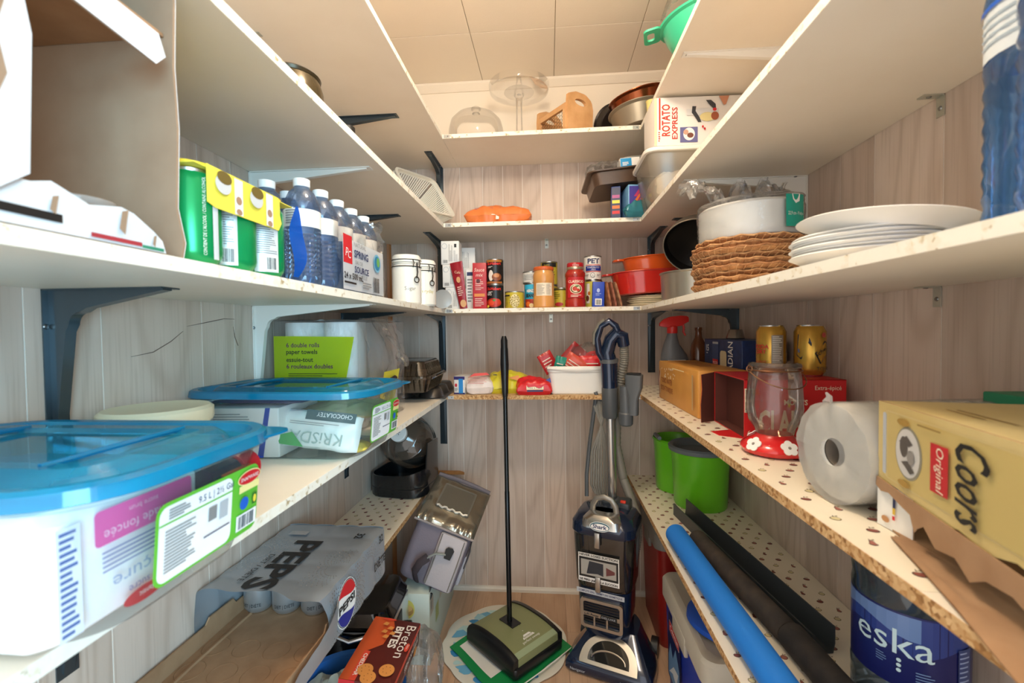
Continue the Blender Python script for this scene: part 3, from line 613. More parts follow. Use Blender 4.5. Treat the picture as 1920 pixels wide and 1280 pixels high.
# ------------------------------------------------------------------ lidded storage tubs on the fourth left shelf
LID = film('blue_lid', '#62cdea', .34, '#25aede', .06, .7, .45); LIDR = film('blue_lid_rim', '#3fbfe4', .64, '#18a2d8', .08, .7, .45); TUB = film('tub_plastic', '#ffffff', .05, '#f0f8fa', .06, .6, .35)
def tub(label, loc, rz):
    t = thing('storage_tub', label, 'tub', loc, rz, 'clear tubs with blue lids'); L, Wd, H = .375, .245, .132
    R = []
    for z, a, r in ((.001, -.012, .04), (.004, -.004, .05), (.012, 0, .055), (H-.012, .018, .06), (H-.010, .026, .062), (H, .027, .062)): R.append([(x, y, z) for x, y in rr(L-.04+2*a, Wd-.04+2*a, r, 7)])
    part(MB(TUB).rings(R, cap1=False), 'tub_body', t)
    lid = MB(LIDR); lw, ld = L+.022, Wd+.022
    def lr(q, z, r=.075): return [(x, y*(1+.0*x), z) for x, y in rr(lw-2*q, ld-2*q, r-q, 7)]
    lid.rings([lr(-.001, H-.006), lr(-.003, H-.005), lr(-.001, H+.006), lr(.004, H+.009), lr(.014, H+.008), lr(.020, H-.001)], cap0=False, cap1=False); l = part(lid, 'lid', t, 'bright blue translucent lid')
    mb = MB(LID); mb.rings([lr(.020, H-.001), lr(.036, H-.001), lr(.042, H+.006)], cap0=False, cap1=False); mb.rings([lr(.042, H+.006), lr(.05, H+.012), lr(.066, H+.012), lr(.072, H+.007)], cap0=False); mb.build('lid_panel', l)
    for x in (-.1, .1): MB(LIDR).tube([(x, -.075, H+.011), (x*1.05, 0, H+.013), (x, .075, H+.011)], .003, seg=6).build('lid_ridge', l)
    tab = MB(LIDR); cx_, cy_ = lw/2-.028, ld/2-.028
    tab.prism([(-.03, .03), (.0, .0), (.03, -.03), (.036, .0), (.036, .018), (.030, .026), (.018, .030), (.0, .032)], flatF((cx_-.004, cy_-.004, H-.002), (1, 0, 0), (0, 1, 0)), .003); tab.build('lid_tab', l)
    _F = flatF((L/2-.012, .012, .008), (0, 1, 0), (.09, 0, 1)); Fe = lambda u, v, w=0: _F(u*.88, v*.9, w); Fe.curved = False; pr = PR(Fe, .0015)
    g1, g2 = mat('#6cc13c', .5), mat('#fafafa', .5)
    pr.rect(-.075, .018, .085, .104, g1, .012); pr.rect(-.071, .021, .035, .100, g2, .010); pr.rect(-.071, .081, .04, .083, g1)
    pr.text('9.5 L | 2½ Gal', -.02, .087, .008, NAV, 'L', width=.056); pr.lines(-.06, .085, -.03, .097, 4, GRY); pr.lines(-.064, .03, -.02, .076, 13, GRY, .45); pr.rect(-.005, .06, .008, .076, GRY); pr.rect(.012, .056, .026, .076, SIL); pr.rect(-.012, .044, .03, .0455, NAV)
    pr.rect(.042, .026, .08, .046, g2); pr.bars(.045, .028, .076, .044, BLK); pr.rect(.044, .074, .082, .083, mat('#f3e79a', .5)); pr.ell(.062, .091, .022, .0095, mat('#f5e6a0', .5)); pr.ell(.062, .091, .0205, .008, RED); pr.text('SNAPWARE', .062, .0885, .005, WHT, width=.034); pr.ell(.053, .060, .008, .008, BLU); pr.rect(.068, .053, .077, .067, mat('#2f6f2a', .5)); pr.ell(.0725, .06, .003, .005, YEL)
    pr.build('printed_label', t)
    return t
tub('clear tub with blue lid nearest the camera on the fourth left shelf', (-.533, .418, T4), (0, 0, 0))
tub('clear tub with blue lid in front of the paper towels', (-.543, .945, T4), (0, 0, -.05))
# goods inside the near tub
def bag(name, label, cat, loc, w, d, h, m, seed, rot=(0, 0, 0), wr=.005, fl=.3, group=None, p=.5):
    t = thing(name, label, cat, loc, rot, group); part(pillow(MB(m), w, d, h, m, seed, wr, p, fl=fl), 'bag_body', t); return t
sw = mat('#f6f5f6', .5, bump=(30, .3))
t = thing('sugar_bag', 'white sugar bag with pink panel inside the near blue-lidded tub', 'bag', (-.505, .388, T4+.006))
part(MB(sw).rings([[(x*s+.004*noise.noise(Vector((x*25, y*25, z*40))), y*s+.004*noise.noise(Vector((x*25, y*25+7, z*40))), z+(.004*noise.noise(Vector((x*30, y*30, 3))) if z > .105 else 0)) for x, y in rr(.25, .172, .02, 8)] for z, s in ((0, .9), (.006, .97), (.03, 1), (.06, 1.0), (.1, 1), (.11, .95), (.114, .85), (.116, .5))]), 'bag_body', t)
Fb = flatF((.1305, 0, .002), (0, 1, 0), (0, 0, 1))
pr = PR(Fb, .0012); pr.rect(-.055, .070, .045, .100, PNK, .004); pr.text('cassonade foncée', -.005, .082, .009, mat('#f7c3dd', .5), rot=PI, width=.085); pr.text('sucre brun', -.01, .094, .005, mat('#f7c3dd', .5), rot=PI); pr.lines(-.05, .046, .03, .066, 5, mat('#7f83b5', .5), .35); pr.text('glaçure', -.012, .040, .012, mat('#a9b4d6', .5), rot=PI, width=.06); pr.text('au sucre', -.012, .024, .007, mat('#7f83b5', .5), rot=PI); pr.ell(-.012, .011, .022, .007, RED); pr.text('lantic', -.012, .0135, .005, WHT, rot=PI)
pr.build('printed_panel', t); pr = PR(Fb, .0012); pr.rect(-.084, .01, -.066, .098, mat('#dfe6f2', .5)); pr.lines(-.082, .012, -.068, .096, 16, mat('#5a70a8', .5), .5); pr.build('nutrition_print', t)
t = thing('spice_jar', 'red-capped dark jar inside the near blue-lidded tub', 'jar', (-.375, .49, T4+.092), (-PI/2, 0, 0)); MB(mat('#2a2630', .2)).lathe([(.001, -.045), (.018, -.045), (.018, .0), (.014, .004)]).build('glass', t); MB(RED).lathe([(.0195, .004), (.0195, .03), (.017, .032), (.001, .032)], seg=24).build('cap', t)
t = thing('seasoning_packet', 'orange packet beside the sugar bag in the near tub', 'packet', (-.362, .478, T4+.05), (0, 0, -.1)); part(MB(mat('#e0683a', .5)).rbox(.012, .05, 0, .05, .003, .002), 'packet_body', t)
t = bag('purple_pouch', 'white and purple pouch on top inside the near tub', 'pouch', (-.56, .43, T4+.085), .2, .14, .02, mat('#e9e4f2', .35), 5); pr = PR(flatF((0, 0, .0205), (1, 0, 0), (0, 1, 0)), .001); pr.poly([(-.02, -.03), (.03, -.04), (.07, -.02), (.05, 0), (.06, .03), (.02, .01)], mat('#a63fae', .4)); pr.poly([(-.08, .02), (-.03, .03), (-.04, .05)], mat('#3fb8a8', .4)); pr.build('printed_patch', t)
# goods inside the far tub
t = thing('cereal_carton', 'white carton with blue stripe inside the tub by the paper towels', 'carton', (-.62, .93, T4+.004), (0, 0, .05)); part(MB(PAP).rbox(.15, .17, 0, .1, .003, .002), 'carton_body', t); pr = PR(flatF((0, -.085, 0), (1, 0, 0), (0, 0, 1))); pr.poly([(.03, .0), (.042, 0), (.058, .1), (.048, .1)], mat('#2a47a8', .5)); pr.lines(-.06, .07, .02, .09, 4, GRY, .3); pr.rect(-.065, .065, .0, .066, NAV); pr.lines(-.06, .01, .0, .04, 5, mat('#b06a8a', .5), .3); pr.build('printed_face', t)
t = bag('sweetener_bag', 'white and green sweetener bag lying inside the far blue-lidded tub', 'bag', (-.468, .893, T4+.047), .165, .075, .034, mat('#eef1ea', .35, bump=(40, .3)), 6, (PI/2-.35, .10, 0), .003, .2, p=.4)
pr = PR(flatF((0, 0, .034), (1, 0, 0), (0, 1, 0)), .0015); pr.text('KRiSDA', .0, -.006, .024, mat('#a9b9b0', .5), rot=PI, width=.11); pr.poly([(-.07, -.036), (-.02, -.037), (-.05, -.01), (-.08, -.02)], mat('#4fa85a', .5)); pr.rect(-.03, .018, .075, .038, mat('#4c5f60', .5)); pr.text('CHOCOLATEY', .03, .034, .009, WHT, rot=PI, width=.075); pr.lines(-.06, .006, .05, .014, 2, GRY, .3); pr.build('printed_face', t)
t = bag('nut_bag', 'beige bag of nuts on top inside the far blue-lidded tub', 'bag', (-.45, .955, T4+.07), .17, .15, .035, film('nut_bag_film', '#e9dfc0', .7, '#d8c69a', .2, .5), 8, wr=.007)
t = bag('yellow_packet', 'yellow and blue packet at the bottom of the far tub', 'packet', (-.408, .9, T4+.006), .06, .05, .02, mat('#ecd560', .4), 9); pr = PR(flatF((0, 0, .021), (1, 0, 0), (0, 1, 0)), .001); pr.rect(-.012, -.02, .0, .02, BLU); pr.rect(.004, -.02, .01, .02, mat('#2a8ac8', .5)); pr.build('printed_stripes', t)
t = thing('dark_pouch', 'purple and blue pouch under the far tub lid', 'pouch', (-.6, .93, T4+.106)); part(pillow(MB(mat('#5a3f7c', .35)), .2, .13, .012, mat('#5a3f7c', .35), 12, .003), 'bag_body', t)
t = thing('cream_container', 'round cream plastic container between the two blue-lidded tubs', 'container', (-.655, .695, T4)); CR = mat('#efe9c9', .4); MB(CR).lathe([(.001, 0), (.06, 0), (.068, .01), (.072, .1), (.075, .11)], seg=32).build('container_body', t); MB(CR).lathe([(.0765, .106), (.079, .112), (.079, .128), (.073, .133), (.06, .131), (.001, .131)], seg=32).build('lid', t)
# ------------------------------------------------------------------ paper towel pack
pt = thing('paper_towel_pack', 'pack of white paper towel rolls with yellow-green label in torn film', 'paper towels', (-.588, 1.255, T4), (0, 0, -.03))
TW = mat('#f4f6f5', .95, bump=(140, .25))
for i in (-1, 1):
    for j in (-1, 0, 1):
        MB(TW).lathe([(.018, .002), (.051, .002), (.053, .006), (.053, .276), (.051, .28), (.018, .28), (.018, .2)], seg=28, cx=i*.0545, cy=j*.107).build('towel_roll', pt)
def ptF(u, v, w=0):
    b = .003*noise.noise(Vector((u*30, v*25, 1)))
    return Vector((u, -.163+b-w, v))
ptF.curved = False
mb = MB(WRAP); mb.grid(lambda a, b: ptF(-.11+.225*a, .001+.283*b), 16, 16); mb.grid(lambda a, b: Vector((.1125+.004*noise.noise(Vector((a*9, b*8, 3))), -.163+.33*a, .001+.283*b+.0*a)), 16, 16); mb.grid(lambda a, b: Vector((-.11+.22*a, -.16+.32*b, .284+.008*abs(noise.noise(Vector((a*8, b*8, 5)))))), 14, 14); part(mb, 'film', pt)
mb = MB(WRAP); mb.grid(lambda a, b: Vector((.115+.085*a*(1-.5*b)+.02*noise.noise(Vector((a*5, b*6, 2)))*a, -.12+.2*b+.03*noise.noise(Vector((a*7, b*5, 9)))*a, .29-.10*a*a-.16*a*(b*.3)+.03*noise.noise(Vector((a*6, b*8, 4)))*a)), 20, 20)
mb.grid(lambda a, b: Vector((.112+.05*math.sin(PI*b)*(.5+.5*a)+.016*noise.noise(Vector((a*7, b*9, 6))), -.15+.17*a, .02+.27*b)), 16, 20); part(mb, 'loose_film', pt, 'crumpled loose clear film')
LAB = film('lime_label', '#d8e84a', .82, '#c7dc2e', .15, .5)
pr = PR(flatF((0, -.169, 0), (1, 0, 0), (0, 0, 1))); pr.poly([(-.109, .06), (.105, .06), (.085, .14), (.107, .242), (-.109, .246)], LAB)
dk = mat('#5a1f4a', .5)
for tx, v, m in (('6 double rolls', .217, dk), ('paper towels', .200, BLK), ('essuie-tout', .180, BLK), ('6 rouleaux doubles', .163, dk)): pr.text(tx, -.075, v, .0118, m, 'L', bold=.015)
pr.lines(-.07, .142, .07, .152, 2, BLK, .3); pr.build('printed_label', pt, 'yellow-green label with dark lettering')
sF = lambda u, v, w=0: Vector((.1165+.05*math.sin(PI*v/.28)+w, u, v)); sF.curved = True
pr = PR(sF, .002); pr.rect(-.13, .06, -.02, .15, mat('#eadb3c', .5)); pr.text('6 double', -.12, .105, .012, dk, 'L', bold=.01); pr.text('paper t', -.12, .085, .012, BLK, 'L', bold=.01); pr.poly([(-.115, .128), (-.06, .135), (-.04, .128), (-.04, .120), (-.06, .124), (-.11, .118)], BLK); pr.build('printed_side', pt)
# ------------------------------------------------------------------ smoked takeout trays on a muffin tin
t = thing('muffin_tin', 'dark metal muffin tin upside down at the end of the fourth left shelf', 'muffin tin', (-.515, 1.80, T4), (0, 0, .05)); MT = mat('#5f5b58', .32, .8)
mb = MB(MT); mb.rbox(.24, .36, .0, .003, .015, .001); part(mb, 'plate', t)
for i in range(2):
    for j in range(3): MB(MT).lathe([(.05, .003), (.049, .006), (.038, .032), (.034, .035), (.001, .035)], seg=24, cx=-.056+.112*i, cy=-.115+.115*j).build('cup', t)
SMK = film('smoked_plastic', '#cfc2ae', .16, '#6f5f4c', .06, .95, .55)
def tray(label, loc, rz, up):
    t = thing('smoked_tray', label, 'tray', loc, rz); R = []
    for z, w, d in ((0, .17, .24), (.003, .18, .25), (.048, .205, .285), (.05, .225, .305), (.055, .227, .307)):
        R.append([(x, y, z if not up else .055-z) for x, y in rr(w, d, .03, 5)])
    part(MB(SMK).rings(R if not up else R[::-1], cap1=up, cap0=not up), 'tray_body', t)
    mb = MB(SMK)
    for s in (-1, 1):
        for i in range(12): mb.tube([(s*.093, -.1+.018*i, .008 if not up else .047), (s*.1045, -.1+.018*i, .046 if not up else .008)], .0022, seg=4)
        for i in range(8): mb.tube([(-.07+.02*i, s*.128, .008 if not up else .047), (-.07+.02*i, s*.1445, .046 if not up else .008)], .0022, seg=4)
    o = part(mb, 'ribs', t); o['kind'] = 'stuff'
    return t
tray('smoked brown plastic tray base resting on the muffin tin', (-.522, 1.645, T4+.037), (0, 0, .04), False)
tray('smoked brown plastic domed lid on top of the tray', (-.528, 1.635, T4+.093), (0, 0, .03), True)
# ------------------------------------------------------------------ pet waterer on the lowest left shelf
t = thing('gravity_waterer', 'smoked plastic jug lying in a black base at the end of the lowest left shelf', 'waterer', (-.60, 1.81, T5+.001), (0, 0, -.15)); BP = mat('#17181a', .22, coat=.3)
mb = MB(BP); o = rr(.24, .23, .07, 8); R = [[(x*.97, y*.97, .0) for x, y in o], [(x, y, .004) for x, y in o], [(x, y, .035) for x, y in o], [(x*.985, y*.985, .037) for x, y in o], [(x, y, .042) for x, y in o], [(x, y, .085+.09*max(0, (x+.02)/.12)**2*(1 if y > -.05 else .2)) for x, y in o], [(x*.95, y*.95, .085+.09*max(0, (x+.02)/.12)**2*(1 if y > -.05 else .2)) for x, y in o], [(x*.9, y*.9, .03) for x, y in o]]
part(mb.rings(R), 'base', t)
JM = TM((-.01, .03, .20), rx=1.12, rz=.15)
mb = MB(film('smoked_jug', '#d6d2cb', .2, '#8a857e', .06, .8, .45)); mb.lathe([(.001, -.13), (.085, -.125), (.104, -.11), (.108, -.09), (.104, -.07), (.108, -.05), (.108, .02), (.098, .05), (.094, .052), (.07, .075), (.066, .076), (.034, .09), (.03, .1)], seg=36, M=JM); part(mb, 'jug', t)
part(MB(mat('#e6ecec', .4)).lathe([(.033, .095), (.034, .098), (.034, .115), (.03, .118), (.014, .118), (.013, .116), (.001, .116)], seg=28, M=JM), 'cap', t)
pr = MB(GRY)
for q in range(4): pr.box(-.0015, .002, .1165, .0015, .009, .1172, M=JM @ Matrix.Rotation(q*PI/2+.4, 4, 'Z'))
pr.build('cap_mark', t)
t = thing('wood_offcut', 'small bare wood offcut on the lowest left shelf by the back wall', 'board', (-.435, 2.0, T5)); part(MB(mat('#b9854e', .7, var=(40, '#9c6a38', .6))).prism([(-.09, 0), (.045, 0), (.02, .02), (-.09, .02)], flatF((0, -.0, 0), (1, 0, 0), (0, 1, 0)), .012), 'plank_piece', t)
# ------------------------------------------------------------------ top back shelf
t = thing('glass_dome', 'clear glass cake dome with knob on the top back shelf', 'cake dome', (-.285, 1.82, T1))
MB(GLASS).lathe([(.112, 0), (.113, .002), (.111, .05), (.102, .085), (.08, .108), (.05, .118), (.001, .121)], seg=40, cap=False).build('dome', t)
MB(GLASS).lathe([(.016, .120), (.009, .126), (.012, .131), (.02, .136), (.02, .141), (.012, .146), (.001, .147)], seg=24).build('knob', t)
t = thing('cake_stand', 'tall clear glass cake stand with wide plate on the top back shelf', 'cake stand', (-.112, 1.87, T1))
MB(GLASS).lathe([(.001, .004), (.06, 0), (.062, .003), (.03, .012), (.014, .03), (.012, .16), (.014, .2), (.022, .212), (.001, .214)], seg=32).build('pedestal', t)
MB(GLASS).lathe([(.001, .213), (.04, .214), (.06, .219), (.066, .224), (.118, .226), (.121, .236), (.123, .248), (.125, .249), (.124, .238), (.121, .224), (.115, .222), (.07, .221), (.001, .218)], seg=48).build('plate', t)
PINE = mat('#dcab78', .6, var=(14, '#c8935c', .8), bump=(30, .15)); EDGE = mat('#8a5a34', .7)
t = thing('wooden_caddy', 'wooden caddy with wire mesh side and handle hole on the top back shelf', 'caddy', (.135, 1.79, T1), (0, 0, .66))
out = [(-.062, 0), (.055, 0), (.068, .11), (.06, .145), (.03, .165), (-.03, .165), (-.058, .148), (-.068, .11), (-.068, .05), (-.066, .02), (-.064, .01), (-.063, .005)]
n = 24; oo = []
def resample(P, n):
    L = [0]; Q = P + [P[0]]
    for a, b in zip(Q, Q[1:]): L.append(L[-1] + math.dist(a, b))
    R = []
    for i in range(n):
        s = L[-1]*i/n; k = max(j for j in range(len(L)-1) if L[j] <= s); f = (s-L[k])/max(1e-9, L[k+1]-L[k]); R.append((Q[k][0]+(Q[k+1][0]-Q[k][0])*f, Q[k][1]+(Q[k+1][1]-Q[k][1])*f))
    return R
ring = resample([(-.062, 0), (.058, 0), (.066, .11), (.058, .145), (.025, .165), (-.025, .165), (-.062, .15), (-.066, .11)], 40)
hole = []
for u, v in ring:
    a = math.atan2(v-.128, u-0); hole.append((.030*math.cos(a)*(1), .128+.013*math.sin(a)))
for y, nm in ((0, 'near_end'), (.19, 'far_end')): part(MB(PINE).plate(ring, hole, flatF((0, y, 0), (1, 0, 0), (0, 0, 1)), -.014), nm, t)
part(MB(PINE).box(-.06, .014, 0, .058, .19, .008), 'base', t)
for s in (-1, 1):
    x = s*.062; part(MB(PINE).box(x-.006, .014, .0, x+.006, .19, .022).box(x-.006, .014, .098, x+.006, .19, .118).box(x-.006, .014, .02, x+.006, .03, .1).box(x-.006, .176, .02, x+.006, .19, .1), 'side_frame', t)
    mb = MB(mat('#4a4038', .4, .8)); a = .009
    for i in range(10):
        for j in range(6):
            cy_, cz_ = .034+.0156*i, .028+.0135*j+(.0068 if i % 2 else 0)
            if cz_ > .094: continue
            mb.tube([(x, cy_+a*math.cos(q), cz_+a*.8*math.sin(q)) for q in (PI/3*k for k in range(4))], .0007, seg=4)
    o = part(mb, 'wire_mesh', t); o['kind'] = 'stuff'
COP = mat('#8a4a2c', .22, .85); PEW = mat('#8f8574', .4, .5); DRK = mat('#2c2522', .3, .4)
def pan(name, label, loc, rot, r, h, m, inner=None):
    t = thing(name, label, 'pan', loc, rot)
    MB(m).lathe([(.001, 0), (r*.8, 0), (r*.86, .004), (r*.97, h*.9), (r*1.05, h), (r*1.05, h+.003), (r*.96, h)], seg=40, cap=True).build('outside', t)
    MB(inner or m).lathe([(r*.96, h), (r*.84, .007), (.001, .004)], seg=40, cap=False).build('inside', t); return t
pan('pewter_pan', 'pewter grey round cake pan at the base of the pan pile', (.372, 1.81, T1+.013), (.0, -.10, 0), .115, .075, PEW)
pan('dark_pan', 'black fluted pan leaning behind the copper pan', (.300, 1.955, T1+.105), (-1.15, -.25, .15), .085, .04, DRK)
pan('copper_pan', 'shiny copper ring mould tilted on the pewter pan', (.375, 1.835, T1+.085), (.10, -.22, 0), .108, .07, COP)
t = thing('cutting_board', 'reddish wooden board leaning above the pans on the top right shelf', 'board', (.50, 1.90, T1+.075), (0, -.75, .1)); part(MB(mat('#a5583a', .5, var=(20, '#8a4228', .7))).rbox(.2, .12, 0, .012, .01, .003), 'board_body', t)
# teal colander hanging over the top right shelf edge
t = thing('colander', 'teal plastic colander with handle loop over the top right shelf edge', 'colander', (.472, 1.40, T1+.155), (.1, -.12, -.25)); TL = mat('#3fc79a', .3, coat=.3)
MB(TL).lathe([(.001, -.11), (.05, -.108), (.085, -.08), (.11, -.03), (.118, 0), (.128, .004), (.13, .009), (.118, .008), (.108, -.03), (.08, -.078), (.001, -.105)], seg=40).build('bowl', t)
ringh = [(-.035, -.028), (.035, -.028), (.035, .028), (-.035, .028)]
for s in (-1, 1):
    o = rr(.05, .085, .014, 4, s*.148, 0); h = rr(.022, .045, .008, 4, s*.152, 0); part(MB(TL).plate(o, h, flatF((0, 0, .003), (1, 0, 0), (0, 1, 0)), .006), 'handle', t)
t = thing('plastic_bag', 'clear plastic bag of dishes above the teal colander', 'bag', (.50, 1.38, T1+.170)); part(pillow(MB(WRAP), .26, .26, .13, WRAP, 31, .012), 'bag_body', t)
t = thing('yellow_cup', 'pale yellow cup at the top right shelf edge beyond the colander', 'cup', (.375, 1.655, T1)); MB(mat('#ecd98a', .4)).lathe([(.001, 0), (.014, 0), (.018, .05), (.0195, .052), (.017, .05), (.013, .003), (.001, .003)]).build('cup_body', t)
# ------------------------------------------------------------------ second back shelf
OB = mat('#e07a3c', .35, bump=(50, .4)); t = bag('orange_bag', 'crumpled orange plastic bag on the second back shelf', 'bag', (-.195, 1.80, T2+.001), .265, .13, .088, OB, 17, (0, 0, .02), .007, .45, p=.42)
pr = PR(flatF((0, -.058, .028), (1, 0, 0), (0, .35, 1)), .004); pr.lines(-.09, .024, .09, .034, 2, mat('#8a5a7a', .5), .3, 4); pr.poly([(-.1, .012), (0, .002), (.1, .01), (.1, .007), (0, -.002), (-.1, .008)], mat('#f4e4d6', .4)); pr.poly([(-.006, -.02), (.006, -.02), (.007, .008), (-.005, .008)], mat('#f4e4d6', .4)); pr.build('printed_bands', t)
t = thing('board_game', 'blue and purple boxed game standing on the second back shelf', 'game box', (.272, 1.83, T2), (0, 0, -.12)); part(MB(mat('#3b4f8c', .4)).rbox(.035, .17, 0, .125, .003, .002), 'carton', t)
pr = PR(flatF((.0, -.085, 0), (1, 0, 0), (0, 0, 1))); pr.rect(-.016, .003, .016, .12, mat('#232a52', .4)); [pr.rect(-.014, .02+.02*i, .014, .032+.02*i, m) for i, m in enumerate((RED, ORG, YEL, mat('#b04a8a', .4)))]; pr.build('printed_spine', t)
t = thing('puzzle_box', 'purple and red printed box beside the blue game box', 'game box', (.322, 1.81, T2), (0, 0, .1)); part(MB(mat('#7fb4dc', .4)).rbox(.05, .16, 0, .125, .003, .002), 'carton', t)
pr = PR(flatF((0, -.08, 0), (1, 0, 0), (0, 0, 1))); pr.rect(-.021, .006, .021, .119, mat('#4a3f9a', .4)); [pr.poly([(-.02+.008*i, .02+.03*i), (-.008+.008*i, .02+.03*i), (.02, .06+.02*i), (.02, .075+.02*i)], m) for i, m in enumerate((RED, ORG, mat('#c23a6a', .4)))]; pr.rect(-.02, .008, .0, .03, BLK); pr.build('printed_front', t)
t = thing('roasting_pan', 'dark brown roasting pan balanced on the game boxes', 'pan', (.272, 1.83, T2+.128), (-.06, -.10, .05)); BR = mat('#5a4638', .3, .4)
R = [[(x, y, z) for x, y in rr(w, d, r, 6)] for z, w, d, r in ((0, .19, .2, .03), (.045, .205, .215, .03), (.046, .24, .24, .035), (.051, .242, .242, .035), (.051, .232, .232, .033), (.046, .2, .21, .03), (.004, .185, .195, .03))]; part(MB(BR).rings(R), 'pan_body', t)
t = bag('teal_bag', 'crumpled teal plastic bag at the right end of the second back shelf', 'bag', (.33, 1.728, T2+.002), .085, .055, .06, film('teal_film', '#7fd0d8', .6, '#5fc0cc', .15, .7), 21, (.3, 0, .2), .012, .3)
t = bag('clear_wrap', 'crumpled clear wrap lying on the roasting pan', 'wrap', (.225, 1.80, T2+.186), .14, .12, .05, WRAP, 23, (0, -.1, 0), .014)
t = thing('small_label_box', 'small blue and white box on the roasting pan', 'box', (.315, 1.765, T2+.185), (0, -.08, .1)); part(MB(WHT).rbox(.075, .05, 0, .045, .002, .001), 'carton', t); pr = PR(flatF((0, -.025, 0), (1, 0, 0), (0, 0, 1))); pr.rect(-.037, .002, .005, .043, mat('#2f9ad6', .4)); pr.lines(-.03, .015, -.005, .03, 3, WHT); pr.build('printed_front', t)
t = thing('lidded_container', 'clear lidded food container with green clip behind the large white carton', 'container', (.372, 1.885, T2+.185), (0, -.08, .1)); R = [[(x, y, z) for x, y in rr(w, .14, .03, 5)] for z, w in ((0, .12), (.004, .13), (.07, .15))]
part(MB(film('frosted_plastic', '#eef0ec', .35, '#e6e6e0', .2, .6)).rings(R, cap1=False), 'container_body', t); part(MB(film('frosted_lid', '#eef0ec', .5, '#ecece6', .2, .6)).rbox(.158, .148, .070, .080, .03, .004), 'lid', t); part(MB(mat('#6fd03a', .4)).rbox(.03, .006, .045, .078, .003, .002, cx=.03, cy=-.076), 'clip', t)
t = thing('white_tub', 'clear square tub with white lid holding pale goods under the printed carton', 'tub', (.45, 1.60, T2)); R = [[(x, y, z) for x, y in rr(w, d, .03, 5)] for z, w, d in ((0, .19, .19), (.004, .2, .2), (.145, .245, .235), (.15, .255, .245))]
part(MB(film('hazy_tub', '#f0ede4', .25, '#f2ece0', .12, .8)).rings(R, cap1=False), 'tub_body', t); part(MB(mat('#f0ece2', .4)).rbox(.27, .26, .148, .162, .04, .005), 'lid', t)
t = bag('flour_bag', 'pale bag of flour inside the white-lidded tub', 'bag', (.44, 1.6, T2+.006), .17, .17, .12, mat('#e8d9c4', .6), 25, wr=.008, p=.35)
cz = T2+.1635
t = thing('kitchen_gadget_carton', 'large white printed carton with red lettering on the white-lidded tub', 'carton', (.482, 1.548, cz+.0005), (0, 0, .03)); part(MB(mat('#efe9e2', .5)).rbox(.28, .135, 0, .152, .002, .0015), 'carton_body', t)
F = flatF((-.14, -.0675, 0), (1, 0, 0), (0, 0, 1)); pr = PR(F); rd = mat('#c73c2c', .45)
pr.rect(.0, .0, .008, .151, mat('#ead7b0', .5)); pr.rect(.014, .05, .019, .15, rd); pr.text('ROTATO', .048, .03, .026, rd, 'L', PI/2, .1, .02); pr.text('EXPRESS', .072, .02, .018, rd, 'L', PI/2, .1, .015); pr.lines(.012, .012, .018, .045, 5, rd, .5)
pr.rect(.08, .008, .135, .056, mat('#6a6a9a', .5)); pr.ell(.108, .034, .018, .02, mat('#f0eef0', .5)); pr.ell(.112, .03, .010, .008, mat('#7a4a3a', .5)); pr.ell(.098, .04, .008, .008, mat('#caa08a', .5))
pr.rect(.10, .092, .2, .112, mat('#dcdad8', .5)); pr.poly([(.118, .12), (.13, .12), (.128, .105), (.14, .085), (.146, .07), (.136, .07), (.125, .088), (.116, .1)], mat('#3c3c40', .5)); pr.poly([(.16, .138), (.176, .138), (.19, .125), (.192, .108), (.182, .112), (.17, .125)], mat('#3c3c40', .5)); pr.ell(.165, .086, .024, .014, mat('#e6d79a', .5)); pr.ell(.188, .088, .012, .013, mat('#a5583a', .5)); pr.ell(.187, .108, .006, .005, RED)
pr.poly([(.2, .149), (.215, .12), (.222, .122), (.232, .149)], mat('#c98a6a', .5)); pr.ell(.15, .055, .003, .004, RED); pr.ell(.156, .048, .003, .004, RED); pr.build('printed_front', t)
# ------------------------------------------------------------------ middle back shelf: cartons, tins, jars
def carton(name, label, loc, w, d, h, m, rz=0, group=None, e=.0015):
    t = thing(name, label, 'carton', loc, rz if isinstance(rz, tuple) else (0, 0, rz), group); part(MB(m).rbox(w, d, 0, h, .002, e), 'carton_body', t); return t, flatF((-w/2, -d/2, 0), (1, 0, 0), (0, 0, 1))
WC = mat('#e9e8e4', .45)
for i, (x, h, z) in enumerate(((-.372, .088, 0), (-.384, .09, .0885), (-.39, .093, .179))):
    t, F = carton('white_carton', f'small white printed carton, {("lowest", "middle", "topmost")[i]} of its stack on the middle back shelf', (x, 1.80, T3+z), .072, .085, h, WC, .03*i, 'stacked white cartons')
    pr = PR(F); pr.ell(.014, h*.78, .011, .011, SIL); pr.ell(.014, h*.78, .009, .009, WC); pr.lines(.03, .012, .046, h-.012, 6, mat('#55504a', .5), .3, i, True); pr.rect(.053, h-.026, .062, h-.012, BLK); pr.lines(.05, .012, .066, h*.6, 4, GRY, .3, i, True); pr.bars(.008, .006, .026, .018, GRY); pr.build('printed_front', t)
t, F = carton('grey_carton', 'white carton behind the top of the stacked white cartons', (-.345, 1.90, T3), .075, .05, .265, WC, .05); pr = PR(F); pr.lines(.02, .18, .05, .25, 6, GRY, .3, 2, True); pr.build('printed_front', t)
t, F = carton('narrow_carton', 'narrow grey printed carton behind the dark red packet', (-.319, 1.85, T3), .034, .06, .166, WC); pr = PR(F); pr.rect(.004, .14, .03, .155, NAV); pr.lines(.006, .03, .028, .13, 8, GRY); pr.build('printed_front', t)
t = thing('red_packet', 'dark red foil packet leaning against the white cartons', 'packet', (-.331, 1.738, T3+.001), (0, -.16, -.1)); RP = mat('#9a1f2a', .3)
